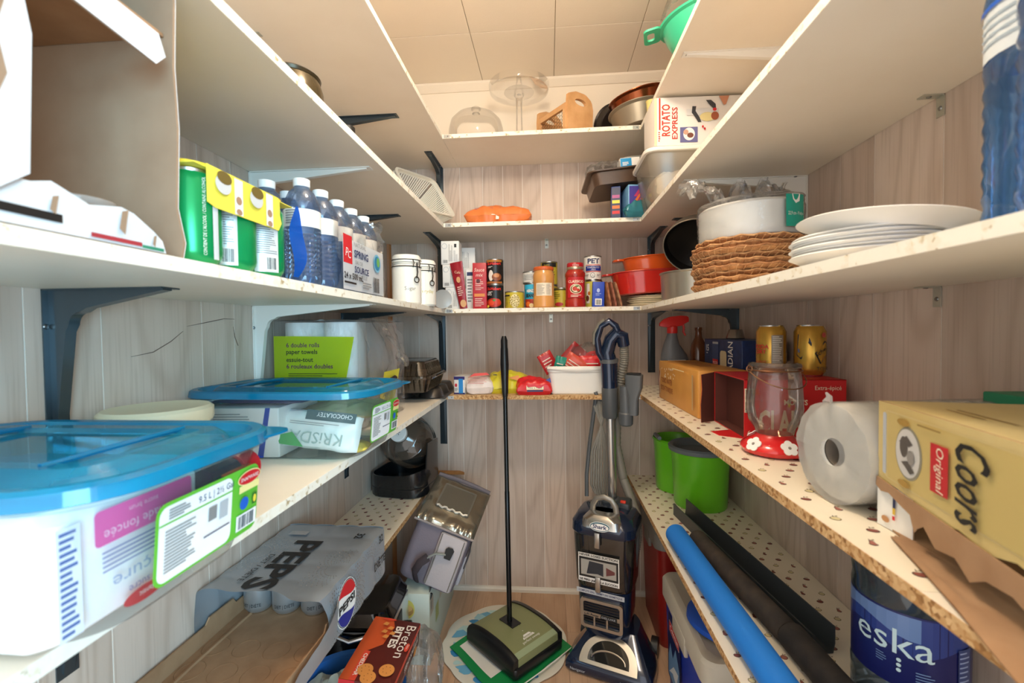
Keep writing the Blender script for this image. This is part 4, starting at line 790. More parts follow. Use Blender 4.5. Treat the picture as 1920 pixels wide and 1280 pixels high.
mb = MB(RP); mb.grid(lambda a, b: Vector(((a-.5)*(.03+.022*b), -.006*(1-(2*a-1)**2)*(1-b*b*.5)+.002*noise.noise(Vector((a*5, b*8, 1))), .186*b)), 10, 16); mb.grid(lambda a, b: Vector(((.5-a)*(.03+.022*b), .006*(1-(2*a-1)**2)*(1-b*b*.5), .186*b)), 10, 16); part(mb, 'pouch', t)
pr = PR(flatF((0, -.008, 0), (1, 0, 0), (0, 0, 1))); pr.text('Cafe', 0, .14, .01, mat('#e8c8a8', .4), rot=-.3); pr.ell(0, .115, .008, .012, mat('#d8a070', .4)); pr.lines(-.01, .05, .012, .09, 5, mat('#d8a8a0', .4)); pr.ell(.004, .02, .012, .015, mat('#d9a878', .4)); pr.build('printed_front', t)
CRED = mat('#b8202e', .4); t, F = carton('red_mix_carton', 'tall red mix carton beside the stacked black tins', (-.274, 1.80, T3), .055, .055, .185, CRED, .05)
pr = PR(F); cw = mat('#f0d8cc', .4); pr.text('Sauce', .026, .15, .015, cw, width=.04, shear=.2); pr.text('mix', .026, .13, .014, cw, shear=.2); pr.lines(.01, .09, .044, .12, 4, cw, .35); pr.ell(.022, .112, .008, .008, mat('#5a1018', .4)); pr.rect(.006, .05, .048, .062, mat('#d8873c', .4)); pr.lines(.01, .075, .045, .088, 2, cw, .3); pr.lines(.008, .01, .046, .045, 5, cw, .3); pr.build('printed_front', t)
def can_thing(label, x, y, z, m, r=.0365, h=.1, group=None, a=0):
    t = thing('food_tin', label, 'tin', (x, y, z), (0, 0, a), group); return t, tin_can(t, m, r, h)
TBK = mat('#1e1c1c', .35); TYL = mat('#c9b53a', .35); 
for i in (0, 1):
    t, F = can_thing(('lower black and red sauce tin of the stacked pair', 'upper black and red sauce tin of the stacked pair')[i], -.217, 1.825, T3+.1015*i, TBK, .0365, .101, 'stacked sauce tins')
    pr = PR(F); pr.text('St-Hubert', 0, .077, .012, mat('#e5352f', .4), width=.06, bold=.03); pr.lines(-.026, .064, -.004, .072, 2, PAP, .4)
    if i == 0: pr.text('BBQ', -.02, .056, .008, PAP); pr.ell(-.002, .026, .032, .018, mat('#b5301f', .4)); pr.ell(-.012, .026, .013, .011, mat('#d84a2a', .4)); pr.ell(.014, .03, .012, .012, mat('#c93c24', .4)); pr.ell(.0, .036, .006, .004, mat('#4a8a3a', .4)); pr.ell(-.026, .012, .006, .006, YEL)
    else: pr.ell(-.012, .034, .01, .022, mat('#e8e0d4', .4)); pr.ell(.012, .028, .02, .016, mat('#8a4a2a', .4)); pr.ell(.01, .034, .012, .008, mat('#c98a5a', .4)); pr.rect(-.034, .002, .034, .010, mat('#a8622a', .4)); pr.rect(-.034, .088, .034, .097, mat('#b5742a', .4))
    pr.build('printed_label', t)
t, F = can_thing('short yellow tin of chickpeas beside the sauce tins', -.137, 1.825, T3, TYL, .0395, .071); pr = PR(F); pr.ell(.004, .032, .021, .026, mat('#e8dca8', .4))
for i in range(26):
    a = i*2.4; q = .0042*math.sqrt(i); pr.ell(.004+q*math.cos(a)*.95, .032+q*math.sin(a)*1.1, .0026, .0026, mat('#a89242', .4), 8)
pr.rect(-.036, .05, -.014, .056, BLK); pr.lines(-.034, .012, -.02, .045, 6, mat('#6a5a1a', .5), .3); pr.build('printed_label', t)
t, F = can_thing('blue and red beans tin left of the gravy jar', -.062, 1.85, T3, mat('#1f9cc0', .35), .036, .104); pr = PR(F); pr.text('HEINZ', -.012, .068, .012, WHT, bold=.03, width=.03); pr.text('BEANS', -.012, .048, .014, BLK, bold=.04, width=.036); pr.rect(-.036, .004, .036, .04, mat('#a5301f', .4)); pr.ell(-.02, .02, .01, .01, mat('#d86a2a', .4)); pr.ell(-.006, .014, .009, .009, mat('#e8cf9a', .4)); pr.rect(-.036, .08, .036, .098, mat('#3ab4d8', .4)); pr.build('printed_label', t)
t, F = can_thing('plain grey tin stacked on the beans tin', -.069, 1.85, T3+.1045, mat('#d6d4cc', .35), .036, .048); pr = PR(F); pr.lines(-.03, .012, .02, .036, 4, GRY, .3); pr.build('printed_label', t)
for i in (0, 1):
    t, F = can_thing(('lower yellow-green tin behind the gravy jar', 'upper yellow-green tin behind the gravy jar')[i], .005, 1.905, T3+.1*i, TYL, .036, .0995); pr = PR(F); pr.rect(-.034, .076, .034, .094, BLK) if i else None; pr.text('beans', -.01, .081, .008, TYL) if i else None; pr.lines(-.03, .03, .03, .07, 4, mat('#6a5a1a', .5), .3); pr.build('printed_label', t)
t, F = can_thing('short yellow-green tin behind the red-lidded sauce jar', .055, 1.87, T3, TYL, .036, .086); pr = PR(F); pr.lines(-.034, .04, -.004, .07, 4, mat('#5a5210', .5), .3); pr.rect(-.036, .076, .03, .08, BLK); pr.ell(-.012, .018, .018, .008, mat('#b8323a', .4)); pr.build('printed_label', t)
t = thing('gravy_jar', 'tall glass jar of orange-beige sauce with orange lid', 'jar', (-.017, 1.79, T3)); JR = .0425
MB(mat('#d89a55', .18, coat=.5)).lathe([(.001, .002), (JR*.9, 0), (JR, .006), (JR, .045), (JR*.97, .048), (JR*.97, .1), (JR, .103), (JR, .132), (JR*.9, .144), (JR*.88, .15)], seg=36).build('filled_glass', t)
MB(mat('#d8652f', .35)).lathe([(JR*.93, .149), (JR*.95, .151), (JR*.95, .160), (JR*.9, .163), (.001, .163)], seg=36).build('lid', t)
pr = PR(cylF(JR*.975)); pr.rect(-.032, .048, .036, .098, mat('#efe2cc', .5)); pr.lines(-.028, .052, .006, .094, 12, mat('#8f8578', .5), .35); pr.lines(.01, .052, .032, .094, 10, mat('#9f9588', .5), .35, 3); pr.build('printed_label', t)
t = thing('pasta_sauce_jar', 'ribbed glass jar of red pasta sauce with red lid', 'jar', (.108, 1.79, T3)); JR = .041; RS = mat('#a8281c', .15, coat=.5)
MB(RS).lathe([(.001, .002), (JR*.9, 0), (JR, .005), (JR, .03), (JR*.95, .034), (JR*.95, .12), (JR, .125), (JR*.98, .135), (JR*.82, .146), (JR*.76, .15)], seg=8*5, fn=lambda a, z: 1-.012*abs(math.sin(2*a)) if .02 < z < .13 else 1).build('filled_glass', t)
MB(mat('#c9b9a0', .3, .8)).lathe([(JR*.80, .149), (JR*.82, .151), (JR*.82, .158), (JR*.79, .160)], seg=36, cap=False).build('lid_band', t); MB(mat('#b82028', .35)).lathe([(JR*.79, .159), (JR*.80, .161), (JR*.80, .172), (JR*.75, .176), (.001, .176)], seg=36).build('lid', t)
pr = PR(cylF(JR*.80)); pr.text('Classico', 0, .163, .006, WHT, shear=.2); pr.build('lid_lettering', t)
pr = PR(cylF(JR*1.0)); RL = mat('#c2242c', .4); pr.rect(-.034, .038, .034, .118, RL); pr.rect(-.036, .099, .036, .112, RL); pr.text('CLASSICO', 0, .096, .010, mat('#f3e6d0', .4), width=.062, bold=.02); pr.ell(0, .072, .024, .019, mat('#f0e2c4', .4)); pr.ell(0, .072, .0205, .0165, mat('#6a4a1a', .4)); pr.ell(0, .073, .016, .014, mat('#f0e2c4', .4)); pr.ell(-.004, .073, .009, .009, mat('#c93c24', .4)); pr.ell(.008, .067, .006, .006, mat('#c93c24', .4)); pr.ell(.003, .082, .007, .003, mat('#4a7a2a', .4)); pr.lines(-.02, .04, .022, .05, 2, mat('#f3e6d0', .4), .4); pr.build('printed_label', t)
t, F = can_thing('white evaporated milk tin with blue lettering on top of another tin', .184, 1.865, T3+.113, mat('#efece4', .35), .0365, .099); pr = PR(F); pr.text('PET', 0, .068, .02, NAV, width=.05, bold=.03); pr.rect(-.034, .060, .034, .0625, RED); pr.rect(-.034, .038, .034, .057, mat('#1f2f8c', .4)); pr.text('EVAPORATED', 0, .048, .006, WHT, width=.05); pr.text('MILK', 0, .040, .006, WHT); pr.rect(-.034, .0335, .034, .036, RED); pr.ell(-.004, .02, .009, .009, BLK); pr.ell(-.004, .02, .0075, .0075, WHT); pr.text('2%', -.004, .017, .006, BLK); pr.lines(-.032, .016, -.018, .024, 2, GRY); pr.lines(.012, .016, .028, .024, 2, GRY); pr.build('printed_label', t)
t, F = can_thing('yellow and white tin under the evaporated milk tin', .187, 1.865, T3, mat('#d8cf5a', .35), .0365, .1125); pr = PR(F); pr.rect(-.036, .02, -.02, .1, WHT); pr.ell(-.03, .04, .008, .012, mat('#7a3a2a', .4)); pr.ell(-.022, .06, .006, .008, mat('#c9702a', .4)); pr.build('printed_label', t)
t, F = carton('blue_sachet_carton', 'small blue carton leaning in front of the milk tins', (.195, 1.785, T3), .046, .03, .1, mat('#2447b8', .4), (0, .03, 0)); pr = PR(F); pr.ell(.022, .066, .006, .008, mat('#b8c8f0', .4)); pr.lines(.012, .045, .034, .056, 2, mat('#b8c8f0', .4), .3); pr.rect(.01, .008, .036, .034, WHT); pr.bars(.013, .010, .033, .03, BLK); pr.build('printed_front', t)
for i, x in enumerate((.226, .247, .268)):
    t = thing('soup_packet', f'brown soup packet leaning in a row, {("nearest the blue carton", "in the middle", "nearest the red dish")[i]}', 'packet', (x+.012, 1.795, T3+.001), (0, -.18-.05*i, .25), 'brown soup packets')
    mb = MB(mat(('#b9805a', '#a8705a', '#b58a68')[i], .4, var=(60, '#7a3a2a', .8))); mb.rings([[(sx*(.004 if 0 < k < 4 else .0012), yy, z) for sx, yy in ((-1, -.028), (1, -.028), (1, .03), (-1, .03))] for k, z in enumerate((0, .012, .05, .088, .1))]); part(mb, 'sachet', t)
# enamel dishes on plates
t = thing('small_plates', 'stack of small cream plates under the red dish', 'plates', (.415, 1.87, T3))
for i in range(5): MB(mat('#ece3cb', .3)).lathe([(.001, .001), (.055, 0), (.088, .012), (.0895, .013), (.088, .0145), (.055, .004), (.001, .004)], seg=36, M=TM((.004*math.sin(i*2.), .004*math.cos(i*3.), .0078*i))).build('plate', t)
def dish(name, label, loc, rot, w, d, h, m, ov=True):
    t = thing(name, label, 'baking dish', loc, rot); E_ = lambda a, b, z: [(a*math.cos(q), b*math.sin(q), z) for q in (2*PI*k/40 for k in range(40))]
    part(MB(m).rings([E_(w*.42, d*.42, 0), E_(w*.45, d*.45, .004), E_(w*.48, d*.48, h*.8), E_(w*.5, d*.5, h), E_(w*.52, d*.52, h+.003), E_(w*.515, d*.515, h+.006), E_(w*.475, d*.475, h), E_(w*.43, d*.43, .008)]), 'dish_body', t)
    for s in (-1, 1): part(MB(m).rbox(.045, .07, h-.004, h+.004, .02, .002, cx=s*(w*.5+.016)), 'handle', t)
    return t
dish('red_dish', 'large glossy red enamel baking dish on the cream plates', (.405, 1.865, T3+.0545), (0, -.05, .05), .29, .2, .085, mat('#c22a22', .15, coat=.6))
dish('orange_dish', 'smaller orange enamel dish nested on the red dish', (.425, 1.88, T3+.140), (0, -.06, .05), .235, .17, .06, mat('#dc5a20', .2, coat=.5))
# ------------------------------------------------------------------ fourth back shelf
t, F = carton('spice_carton', 'small dark blue and white carton at the left end of the fourth back shelf', (-.352, 1.80, T4), .045, .09, .072, mat('#e6e1da', .45), -.12); pr = PR(F); pr.rect(0, 0, .045, .006, mat('#3a2f6a', .4)); pr.rect(0, .058, .045, .071, mat('#3a2f6a', .4)); pr.rect(.02, .004, .038, .062, mat('#2f8ad0', .4)); pr.ell(.009, .036, .005, .007, RED); pr.text('o', .009, .033, .007, NAV); pr.lines(.003, .012, .017, .025, 3, GRY); pr.build('printed_front', t)
t = bag('snack_roll', 'white and red snack bag rolled shut on the fourth back shelf', 'bag', (-.283, 1.80, T4), .11, .12, .078, mat('#e6d8d0', .35, bump=(40, .5)), 41, (0, 0, .15), .007, .4, p=.35); pr = PR(flatF((0, -.05, .05), (1, 0, 0), (0, .5, 1)), .006); pr.lines(-.045, -.012, .045, .02, 5, mat('#c0504a', .4), .25, 3); pr.poly([(-.04, .02), (.04, .026), (.03, .036), (-.02, .034)], RED); pr.build('printed_stripes', t)
t = bag('yellow_bag', 'crumpled yellow snack bag behind the sweeper handle', 'bag', (-.165, 1.83, T4+.002), .165, .12, .095, mat('#e0d238', .35, bump=(35, .5)), 43, (.25, 0, .05), .012, .35, p=.4); pr = PR(flatF((0, -.05, .055), (1, 0, 0), (0, .6, 1)), .008); pr.poly([(.0, .02), (.04, .03), (.06, .0), (.03, .01)], mat('#d88a3a', .4)); pr.text('M', -.02, -.02, .012, BLK); pr.rect(-.06, .03, -.045, .034, BLK); pr.build('printed_marks', t)
t = bag('red_bag', 'small red snack bag with cream label at the shelf edge', 'bag', (-.06, 1.772, T4+.002), .14, .085, .075, mat('#d8222a', .3, bump=(35, .4)), 45, (.3, 0, .06), .009, .35, p=.42); pr = PR(flatF((0, -.036, .038), (1, 0, 0), (0, .5, 1)), .006); pr.rect(-.03, -.006, .036, .010, mat('#f0e6c0', .4)); pr.text('Pâte à Pizza', .003, -.002, .007, NAV, width=.055); pr.rect(-.028, -.014, .034, -.008, NAV); pr.poly([(.045, .03), (.062, .04), (.066, .02)], mat('#2a4a9a', .4)); pr.build('printed_label', t)
bn = thing('white_bin', 'white plastic bin full of snack packets on the fourth back shelf', 'bin', (.112, 1.84, T4)); WP = mat('#ece9e2', .35)
R = [[(x, y, z) for x, y in rr(w, d, r, 5)] for z, w, d, r in ((0, .205, .18, .02), (.004, .212, .187, .022), (.085, .228, .2, .024), (.088, .236, .206, .026), (.108, .242, .21, .026), (.111, .238, .206, .025), (.108, .230, .198, .024), (.085, .222, .194, .022), (.006, .205, .18, .02))]
part(MB(WP).rings(R), 'bin_body', bn)
part(MB(WP).grid(lambda a, b: Vector((-.118+.236*a, -.1055-.004*math.sin(PI*b), .108-(.008+.012*math.sin(PI*a))*b)), 24, 5), 'front_lip', bn)
pk = [('red_pouch', 'dark red pouch standing tall in the white bin', (.055, 1.83, T4+.09), .085, .018, .12, '#a8262a', (0, .75, .1)), ('red_flat_pouch', 'red flap-topped pouch at the left of the white bin', (.018, 1.80, T4+.085), .06, .015, .085, '#b82a2c', (0, -.5, .2)), ('teal_pouch', 'teal and orange pouch at the left front of the bin', (.03, 1.775, T4+.06), .045, .014, .09, '#2f8f7a', (.1, .25, .1)), ('red_wrapper', 'crumpled red and white wrapper at the front of the bin', (.075, 1.785, T4+.075), .09, .025, .085, '#d85a48', (.2, .6, 0)), ('red_foil_packet', 'bright red packet at the right front of the bin', (.165, 1.785, T4+.06), .10, .025, .09, '#d8222a', (.1, 0, 0)), ('green_packet', 'lime green packet at the right end of the bin', (.212, 1.80, T4+.04), .02, .05, .09, '#7fc242', (0, 0, 0))]
for nm, lb, loc, w, d, h, c, rot in pk:
    t = thing(nm, lb, 'packet', loc, rot); m_ = mat(c, .3, bump=(40, .5)); mb = MB(m_)
    for s in (1, -1): mb.grid(lambda a, b, s=s: Vector(((a-.5)*w*s*-1 if s < 0 else (a-.5)*w, -s*d*.5*((1-(2*a-1)**4)*(1-(2*b-1)**4))**.5 + .003*noise.noise(Vector((a*6, b*6, s+w*90))), h*b)), 10, 10)
    part(mb, 'pouch', t)
    pr = PR(flatF((0, -d/2, 0), (1, 0, 0), (0, 0, 1)), .002)
    if nm == 'red_pouch': pr.text('en\'s', 0, .05, .018, BLK, rot=-.1)
    else: pr.lines(-w*.35, h*.3, w*.35, h*.75, 3, mat('#f0dccc', .4), .3, len(nm))
    pr.build('printed_front', t)
t = bag('clear_snack_bag', 'clear bag with red print bulging from the white bin', 'bag', (.155, 1.85, T4+.09), .15, .13, .12, WRAP, 47, (.1, 0, .2), .012); pr = PR(flatF((.02, -.045, .06), (1, 0, 0), (0, .5, 1)), .006); pr.ell(.0, -.005, .045, .026, RED); pr.text('Sweet', .005, -.008, .013, WHT, shear=.2, rot=-.15); pr.build('printed_patch', t)
t, F = carton('cream_box', 'small cream box with dark lettering at the front of the bin', (.145, 1.762, T4+.045), .075, .014, .062, mat('#efe2a8', .4)); pr = PR(F); pr.text('SILVANO', .037, .046, .010, mat('#3a2418', .4), width=.06, bold=.02); pr.build('printed_front', t)
# ------------------------------------------------------------------ middle right shelf
STL = mat('#a79f92', .28, .75); NON = mat('#181514', .35)
t = thing('steel_pot', 'brushed grey pot under the tilted black-lined lid', 'pot', (.468, 1.465, T3))
MB(STL).lathe([(.001, 0), (.095, 0), (.103, .006), (.107, .085), (.110, .088), (.110, .091), (.104, .088), (.098, .01), (.001, .006)], seg=44).build('pot_body', t)
t = thing('pan_cover', 'grey domed pan cover with black inside tilted open on the pot', 'pan cover', (.478, 1.47, T3+.168), (-.75, .22, -.35))
MB(STL).lathe([(.108, 0), (.11, .003), (.106, .03), (.085, .055), (.05, .067), (.001, .07)], seg=44, cap=False).build('dome', t); MB(NON).lathe([(.106, .001), (.103, .028), (.082, .052), (.05, .063), (.001, .066)], seg=44, cap=False).build('lining', t); MB(mat('#c9c2b4', .3, .8)).tube([(.109*math.cos(a), .109*math.sin(a), .001) for a in (2*PI*i/44 for i in range(44))], .0016, seg=6, closed=True).build('rim', t)
WK = [mat(c, .8, var=(70, d, .8), bump=(120, .6)) for c, d in (('#cf9c6a', '#a06c42'), ('#d8a876', '#a8764a'), ('#bd8658', '#8c5a36'))]
rnd = random.Random(5); z = T3
for i in range(9):
    r = .124-.004*(i % 3)+.003*rnd.random(); cx_, cy_ = .482+.006*(rnd.random()-.5), 1.128+.006*(rnd.random()-.5)
    t = thing('wicker_plate_holder', f'round woven wicker plate holder, {["lowest of the stack", "second from the bottom of the stack", "third from the bottom of the stack", "fourth from the bottom of the stack", "fifth from the bottom of the stack", "fourth from the top of the stack", "third from the top of the stack", "second from the top of the stack", "topmost of the stack"][i]}', 'plate holder', (cx_, cy_, z), (0, 0, rnd.random()*6), 'stacked wicker plate holders')
    sd = i*3.1; wob = lambda a, z_, sd=sd: 1+.012*math.sin(9*a+sd)+.012*noise.noise(Vector((math.cos(a)*6, math.sin(a)*6, sd)))
    mb = MB(WK[i % 3]); mb.lathe([(.001, .0005), (r*.72, .0), (r*.92, .006), (r, .0125), (r*.995, .0165), (r*.90, .0115), (r*.7, .004), (.001, .004)], seg=48, fn=wob); part(mb, 'woven_dish', t)
    mb = MB(WK[(i+1) % 3])
    for q in range(48):
        a = 2*PI*q/48+.01*i; k = r*wob(a, 0); mb.tube([((k*.93)*math.cos(a), (k*.93)*math.sin(a), .0045), ((k*1.004)*math.cos(a+.035), (k*1.004)*math.sin(a+.035), .0125), ((k*1.0)*math.cos(a+.06), (k*1.0)*math.sin(a+.06), .0168)], .0013, seg=4)
    o = part(mb, 'weave', t); o['kind'] = 'stuff'
    mb = MB(WK[(i+2) % 3]); mb.tube([(r*1.0*wob(a, 0)*math.cos(a), r*1.0*wob(a, 0)*math.sin(a), .0155+.0022*math.sin(17*a+sd)) for a in (2*PI*q/60 for q in range(60))], .0022, seg=5, closed=True); part(mb, 'rim_braid', t)
    z += .0128
ztop = z+.005
t = thing('paper_plate_pack', 'pack of white paper plates in clear film on the wicker holders', 'paper plates', (.495, 1.15, ztop), (.04, -.03, 0)); FP = mat('#f6f4ee', .6)
MB(FP).lathe([(.001, 0), (.085, 0), (.107, .008)] + [(.113+.0012*(k % 2), .010+.0042*k) for k in range(18)] + [(.106, .088), (.08, .094), (.001, .094)], seg=44).build('plate_stack', t)
mb = MB(WRAP)
def wrapf(a, b):
    A = 2*PI*a; q = .117+.004*noise.noise(Vector((math.cos(A)*5, math.sin(A)*5, b*6)))+.003*noise.noise(Vector((math.cos(A)*14, math.sin(A)*14, b*14)))
    if b < .7: return Vector((q*math.cos(A), q*math.sin(A), -.002+.1*b/.7))
    f = (b-.7)/.3; q *= 1-f*.98; return Vector((q*math.cos(A), q*math.sin(A), .098+.012*f+.014*noise.noise(Vector((math.cos(A)*4, math.sin(A)*4, f*5)))*f))
mb.grid(wrapf, 44, 24); part(mb, 'film', t, 'crinkled clear film')
mb = MB(WRAP)
mb.grid(lambda a, b: Vector((-.06-.09*b+.02*noise.noise(Vector((a*6, b*6, 1))), -.04+.1*a*(1+.2*b), .10+.055*math.sin(b*2.4)*(.6+.8*a)+.03*noise.noise(Vector((a*7, b*7, 2))))), 18, 18)
mb.grid(lambda a, b: Vector((-.05+.13*a, -.03+.05*b+.02*noise.noise(Vector((a*7, b*7, 5))), .098+.07*math.sin(PI*b)*abs(math.sin(7*a))**.5*.8+.02*noise.noise(Vector((a*9, b*9, 7))))), 22, 14); part(mb, 'loose_film', t)
pr = PR(cylF(.122, -1.51)); pr.rect(.02, .02, .075, .09, mat('#14a08c', .4)); pr.poly([(.035, .091), (.06, .091), (.058, .075), (.046, .070), (.038, .078)], WHT); pr.text('22,9 cm - 9 in/po', .048, .045, .008, WHT, width=.046); pr.build('printed_label', t, 'teal printed label')
zp = T3
for i in range(7):
    t = thing('white_plate', f'white paper plate, {["lowest of the pile", "second lowest of the pile", "third lowest of the pile", "middle one of the pile", "third from the top of the pile", "second from the top of the pile", "topmost and tilted on the pile"][i]}, beside the blue water bottles', 'plate', (.442+(.004 if i % 2 else 0)+(.012 if i == 6 else 0), .672-(.018 if i == 6 else 0), zp), (0, 0, i) if i < 6 else (.02, .10, 0), 'white plates on the middle right shelf')
    r = .088 if i < 6 else .10
    MB(mat('#f1efea', .5)).lathe([(.001, .001), (r*.72, 0), (r*.8, .006), (r*.97, .014), (r, .015), (r*.97, .017), (r*.79, .009), (r*.7, .003), (.001, .004)], seg=44).build('plate_body', t)
    if i == 5: t.location.z = zp
    zp += .0052 if i != 5 else .013
BW = film('blue_big_bottle', '#a8cbee', .22, '#5f9fdc', .05, .8, .4)
for i, (x, y) in enumerate(((.396, .352), (.452, .442))):
    t = thing('large_water_bottle', ('large blue ribbed water bottle nearest the camera on the middle right shelf', 'large blue ribbed water bottle behind the nearest one')[i], 'bottle', (x, y, T3), (0, 0, i), 'large blue water bottles'); water_bottle(t, BW, .045, .3, cap=mat('#2f7fd0', .4), ribs=8, label=mat('#dfe6ea', .4))
    pr = PR(cylF(.0452, -2.6-i)); pr.lines(-.05, .17, .05, .2, 4, mat('#a8b8c4', .4), .3); pr.rect(-.06, .205, .06, .209, BLU); pr.build('printed_label', t)
# ------------------------------------------------------------------ fourth right shelf
ZP = T4+.0008
OR = mat('#d89a48', .45, var=(20, '#cf8f3e', .5)); OW = mat('#8a2a2a', .45); W2 = mat('#f4e6cc', .45)
t = thing('tonic_can_case', 'orange tonic water can case lying along the fourth right shelf', 'can case', (.475, 1.475, ZP), (0, 0, .02)); w, d, h = .135, .405, .135
def caseF(q): return [(x*(1+.0*q), y, 0) for x, y in ()]
part(MB(OR).rbox(w, d, 0, h, .006, .004, n=3), 'carton_body', t)
pr = PR(flatF((-w/2, d/2, 0), (0, -1, 0), (0, 0, 1)))
pr.text('TONIC WATER', .1, .062, .018, OW, width=.125); pr.text('SODA TONIQUE', .1, .035, .018, OW, width=.14); pr.poly([(.02, .02), (.024, .02), (.016, .06), (.03, .105), (.036, .11), (.030, .11), (.010, .065)], W2); pr.poly([(.012, .015), (.016, .015), (.008, .06), (.02, .1), (.014, .1), (.002, .06)], OW)
rnd = random.Random(3)
for i in range(22): pr.ell(.05+.16*rnd.random(), .085+.035*rnd.random(), .0025+.002*rnd.random(), .0025+.002*rnd.random(), W2, 8)
pr.rect(.375, .02, .385, .12, mat('#c0a070', .5)); pr.lines(.19, .12, .37, .125, 1, mat('#f0dcae', .5), .6); pr.build('printed_side', t)
pr = PR(flatF((-w/2, -d/2, 0), (1, 0, 0), (0, 0, 1)))
for i in range(16): pr.ell(.02+.05*rnd.random(), .02+.1*rnd.random(), .0035, .0035, mat('#8a6a3a', .5), 10); 
pr.poly([(.045, .01), (.05, .012), (.04, .05), (.06, .1), (.075, .12), (.062, .115), (.035, .07), (.034, .03)], W2); pr.rect(.085, .1, .1, .12, RED); pr.rect(.01, .02, .02, .1, mat('#e0c48a', .5)); pr.build('printed_end', t)
pr = PR(flatF((-w/2, -d/2, h), (1, 0, 0), (0, 1, 0))); pr.lines(.05, .12, .12, .36, 10, OW, .25, 4); pr.rect(.0, .3, .07, .303, mat('#8a5a24', .5)); pr.build('printed_top', t)
t = thing('beer_case', 'dark blue beer case standing behind the orange can case', 'beer case', (.612, 1.475, ZP), (0, 0, .02)); DB = mat('#1d3568', .4, var=(60, '#16284f', .7)); w, d, h = .125, .29, .215
part(MB(DB).rbox(w, d, 0, h, .003, .002), 'carton_body', t)
pr = PR(flatF((-w/2, d/2, 0), (0, -1, 0), (0, 0, 1))); pr.text('15', .03, .175, .022, WHT, bold=.02); pr.lines(.02, .165, .04, .17, 1, WHT); pr.rect(.075, .1, .125, .205, mat('#2d4a80', .3, .3), .006); pr.rect(.077, .2, .123, .207, SIL); pr.rect(.078, .13, .122, .15, RED); pr.text('MOLSON', .1, .134, .010, WHT, width=.036); pr.rect(.14, .1, .19, .18, mat('#d8c9a0', .4), .012); pr.text('CANADIAN', .235, .06, .036, WHT, 'L', PI/2, .15, .01); pr.build('printed_side', t)
t = thing('spray_bottle', 'grey spray bottle with red trigger head in the back right corner', 'spray bottle', (.495, 1.80, ZP), (0, 0, .1)); GB = mat('#76777a', .4)
E_ = lambda a, b, z, ox=0: [(ox+a*math.cos(q), b*math.sin(q), z) for q in (2*PI*k/24 for k in range(24))]
part(MB(GB).rings([E_(.052, .03, 0), E_(.056, .033, .006), E_(.056, .033, .12), E_(.05, .031, .15, -.004), E_(.03, .026, .19, -.014), E_(.022, .022, .215, -.012), E_(.018, .018, .235, -.01)]), 'bottle_body', t)
RT = mat('#e0302a', .35); mb = MB(RT); mb.lathe([(.019, .233), (.02, .236), (.02, .258), (.016, .262)], seg=20, cx=-.01); part(mb, 'collar', t)
mb = MB(RT); mb.rings([[(x, y*sc_, z) for y, z in ((-.012, z0), (.012, z0), (.013, z0+hh*.6), (.008, z0+hh), (-.008, z0+hh), (-.013, z0+hh*.6))] for x, z0, hh, sc_ in ((-.06, .262, .012, .6), (-.045, .258, .03, .9), (-.02, .256, .042, 1), (.02, .262, .040, 1), (.045, .275, .025, .8), (.052, .278, .018, .7))]); part(mb, 'spray_head', t)
part(MB(RT).tube([(.03, 0, .272), (.036, 0, .255), (.034, 0, .238), (.042, 0, .224)], [(.009, .005), (.007, .004), (.006, .004), (.005, .003)], seg=8), 'trigger', t)
pr = PR(flatF((0, -.0335, 0), (1, 0, 0), (0, 0, 1))); pr.rect(-.04, .09, .03, .13, PAP); pr.build('label', t)
t = thing('brown_bottle', 'brown glass bottle behind the beer case', 'bottle', (.595, 1.83, ZP)); MB(mat('#7a4526', .15, coat=.4)).lathe([(.001, 0), (.03, 0), (.032, .01), (.032, .16), (.026, .19), (.014, .215), (.012, .24), (.014, .245), (.014, .255), (.001, .256)], seg=28).build('glass', t)
t = thing('steel_cup', 'small steel cup upside down on the beer case', 'cup', (.628, 1.56, ZP+.2155)); MB(mat('#a8a29a', .22, .95)).lathe([(.028, 0), (.029, .002), (.022, .028), (.02, .031), (.001, .031)], seg=28).build('cup_body', t)
RC = mat('#cf2226', .4); t = thing('spicy_juice_case', 'red can case torn open at one end behind the glass feeder', 'can case', (.552, 1.145, ZP), (0, 0, -.03)); w, d, h = .215, .2, .135
mb = MB(RC); mb.box(-w/2, -d/2, 0, w/2, -d/2+.003, h).box(-w/2, d/2-.003, 0, w/2, d/2, h).box(-w/2, -d/2+.003, 0, w/2, d/2-.003, .002).box(-w/2, -d/2, h-.002, w/2, d/2, h).box(w/2-.002, -d/2+.003, 0, w/2, d/2-.003, h); part(mb, 'carton_body', t)
DK = mat('#5a2a20', .85); mb = MB(DK); mb.box(-w/2+.03, -d/2+.003, .002, -w/2+.032, d/2-.003, h-.002); part(mb, 'inner_divider', t)
mb = MB(DK); mb.box(-w/2+.001, d/2-.005, .002, -w/2+.03, d/2-.003, h-.002).box(-w/2+.001, -d/2+.003, .002, -w/2+.03, d/2-.005, .003).box(-w/2+.001, -d/2+.003, h-.004, -w/2+.03, d/2-.005, h-.002); part(mb, 'brown_liner', t)
part(sheet([(0, 0), (.06, .003), (.062, .05), (.056, .09), (.06, .13), (0, .133)], flatF((-w/2, d/2, 0), (-.75, -.66, 0), (0, 0, 1)), .002, RC, DK), 'open_flap', t, 'torn brown-lined open flap')
part(MB(RC).prism([(0, 0), (.05, -.02), (.045, -.06), (0, -.09)], flatF((-w/2, -.01, .001), (-1, 0, 0), (0, 1, 0)), .0015), 'bottom_flap', t)
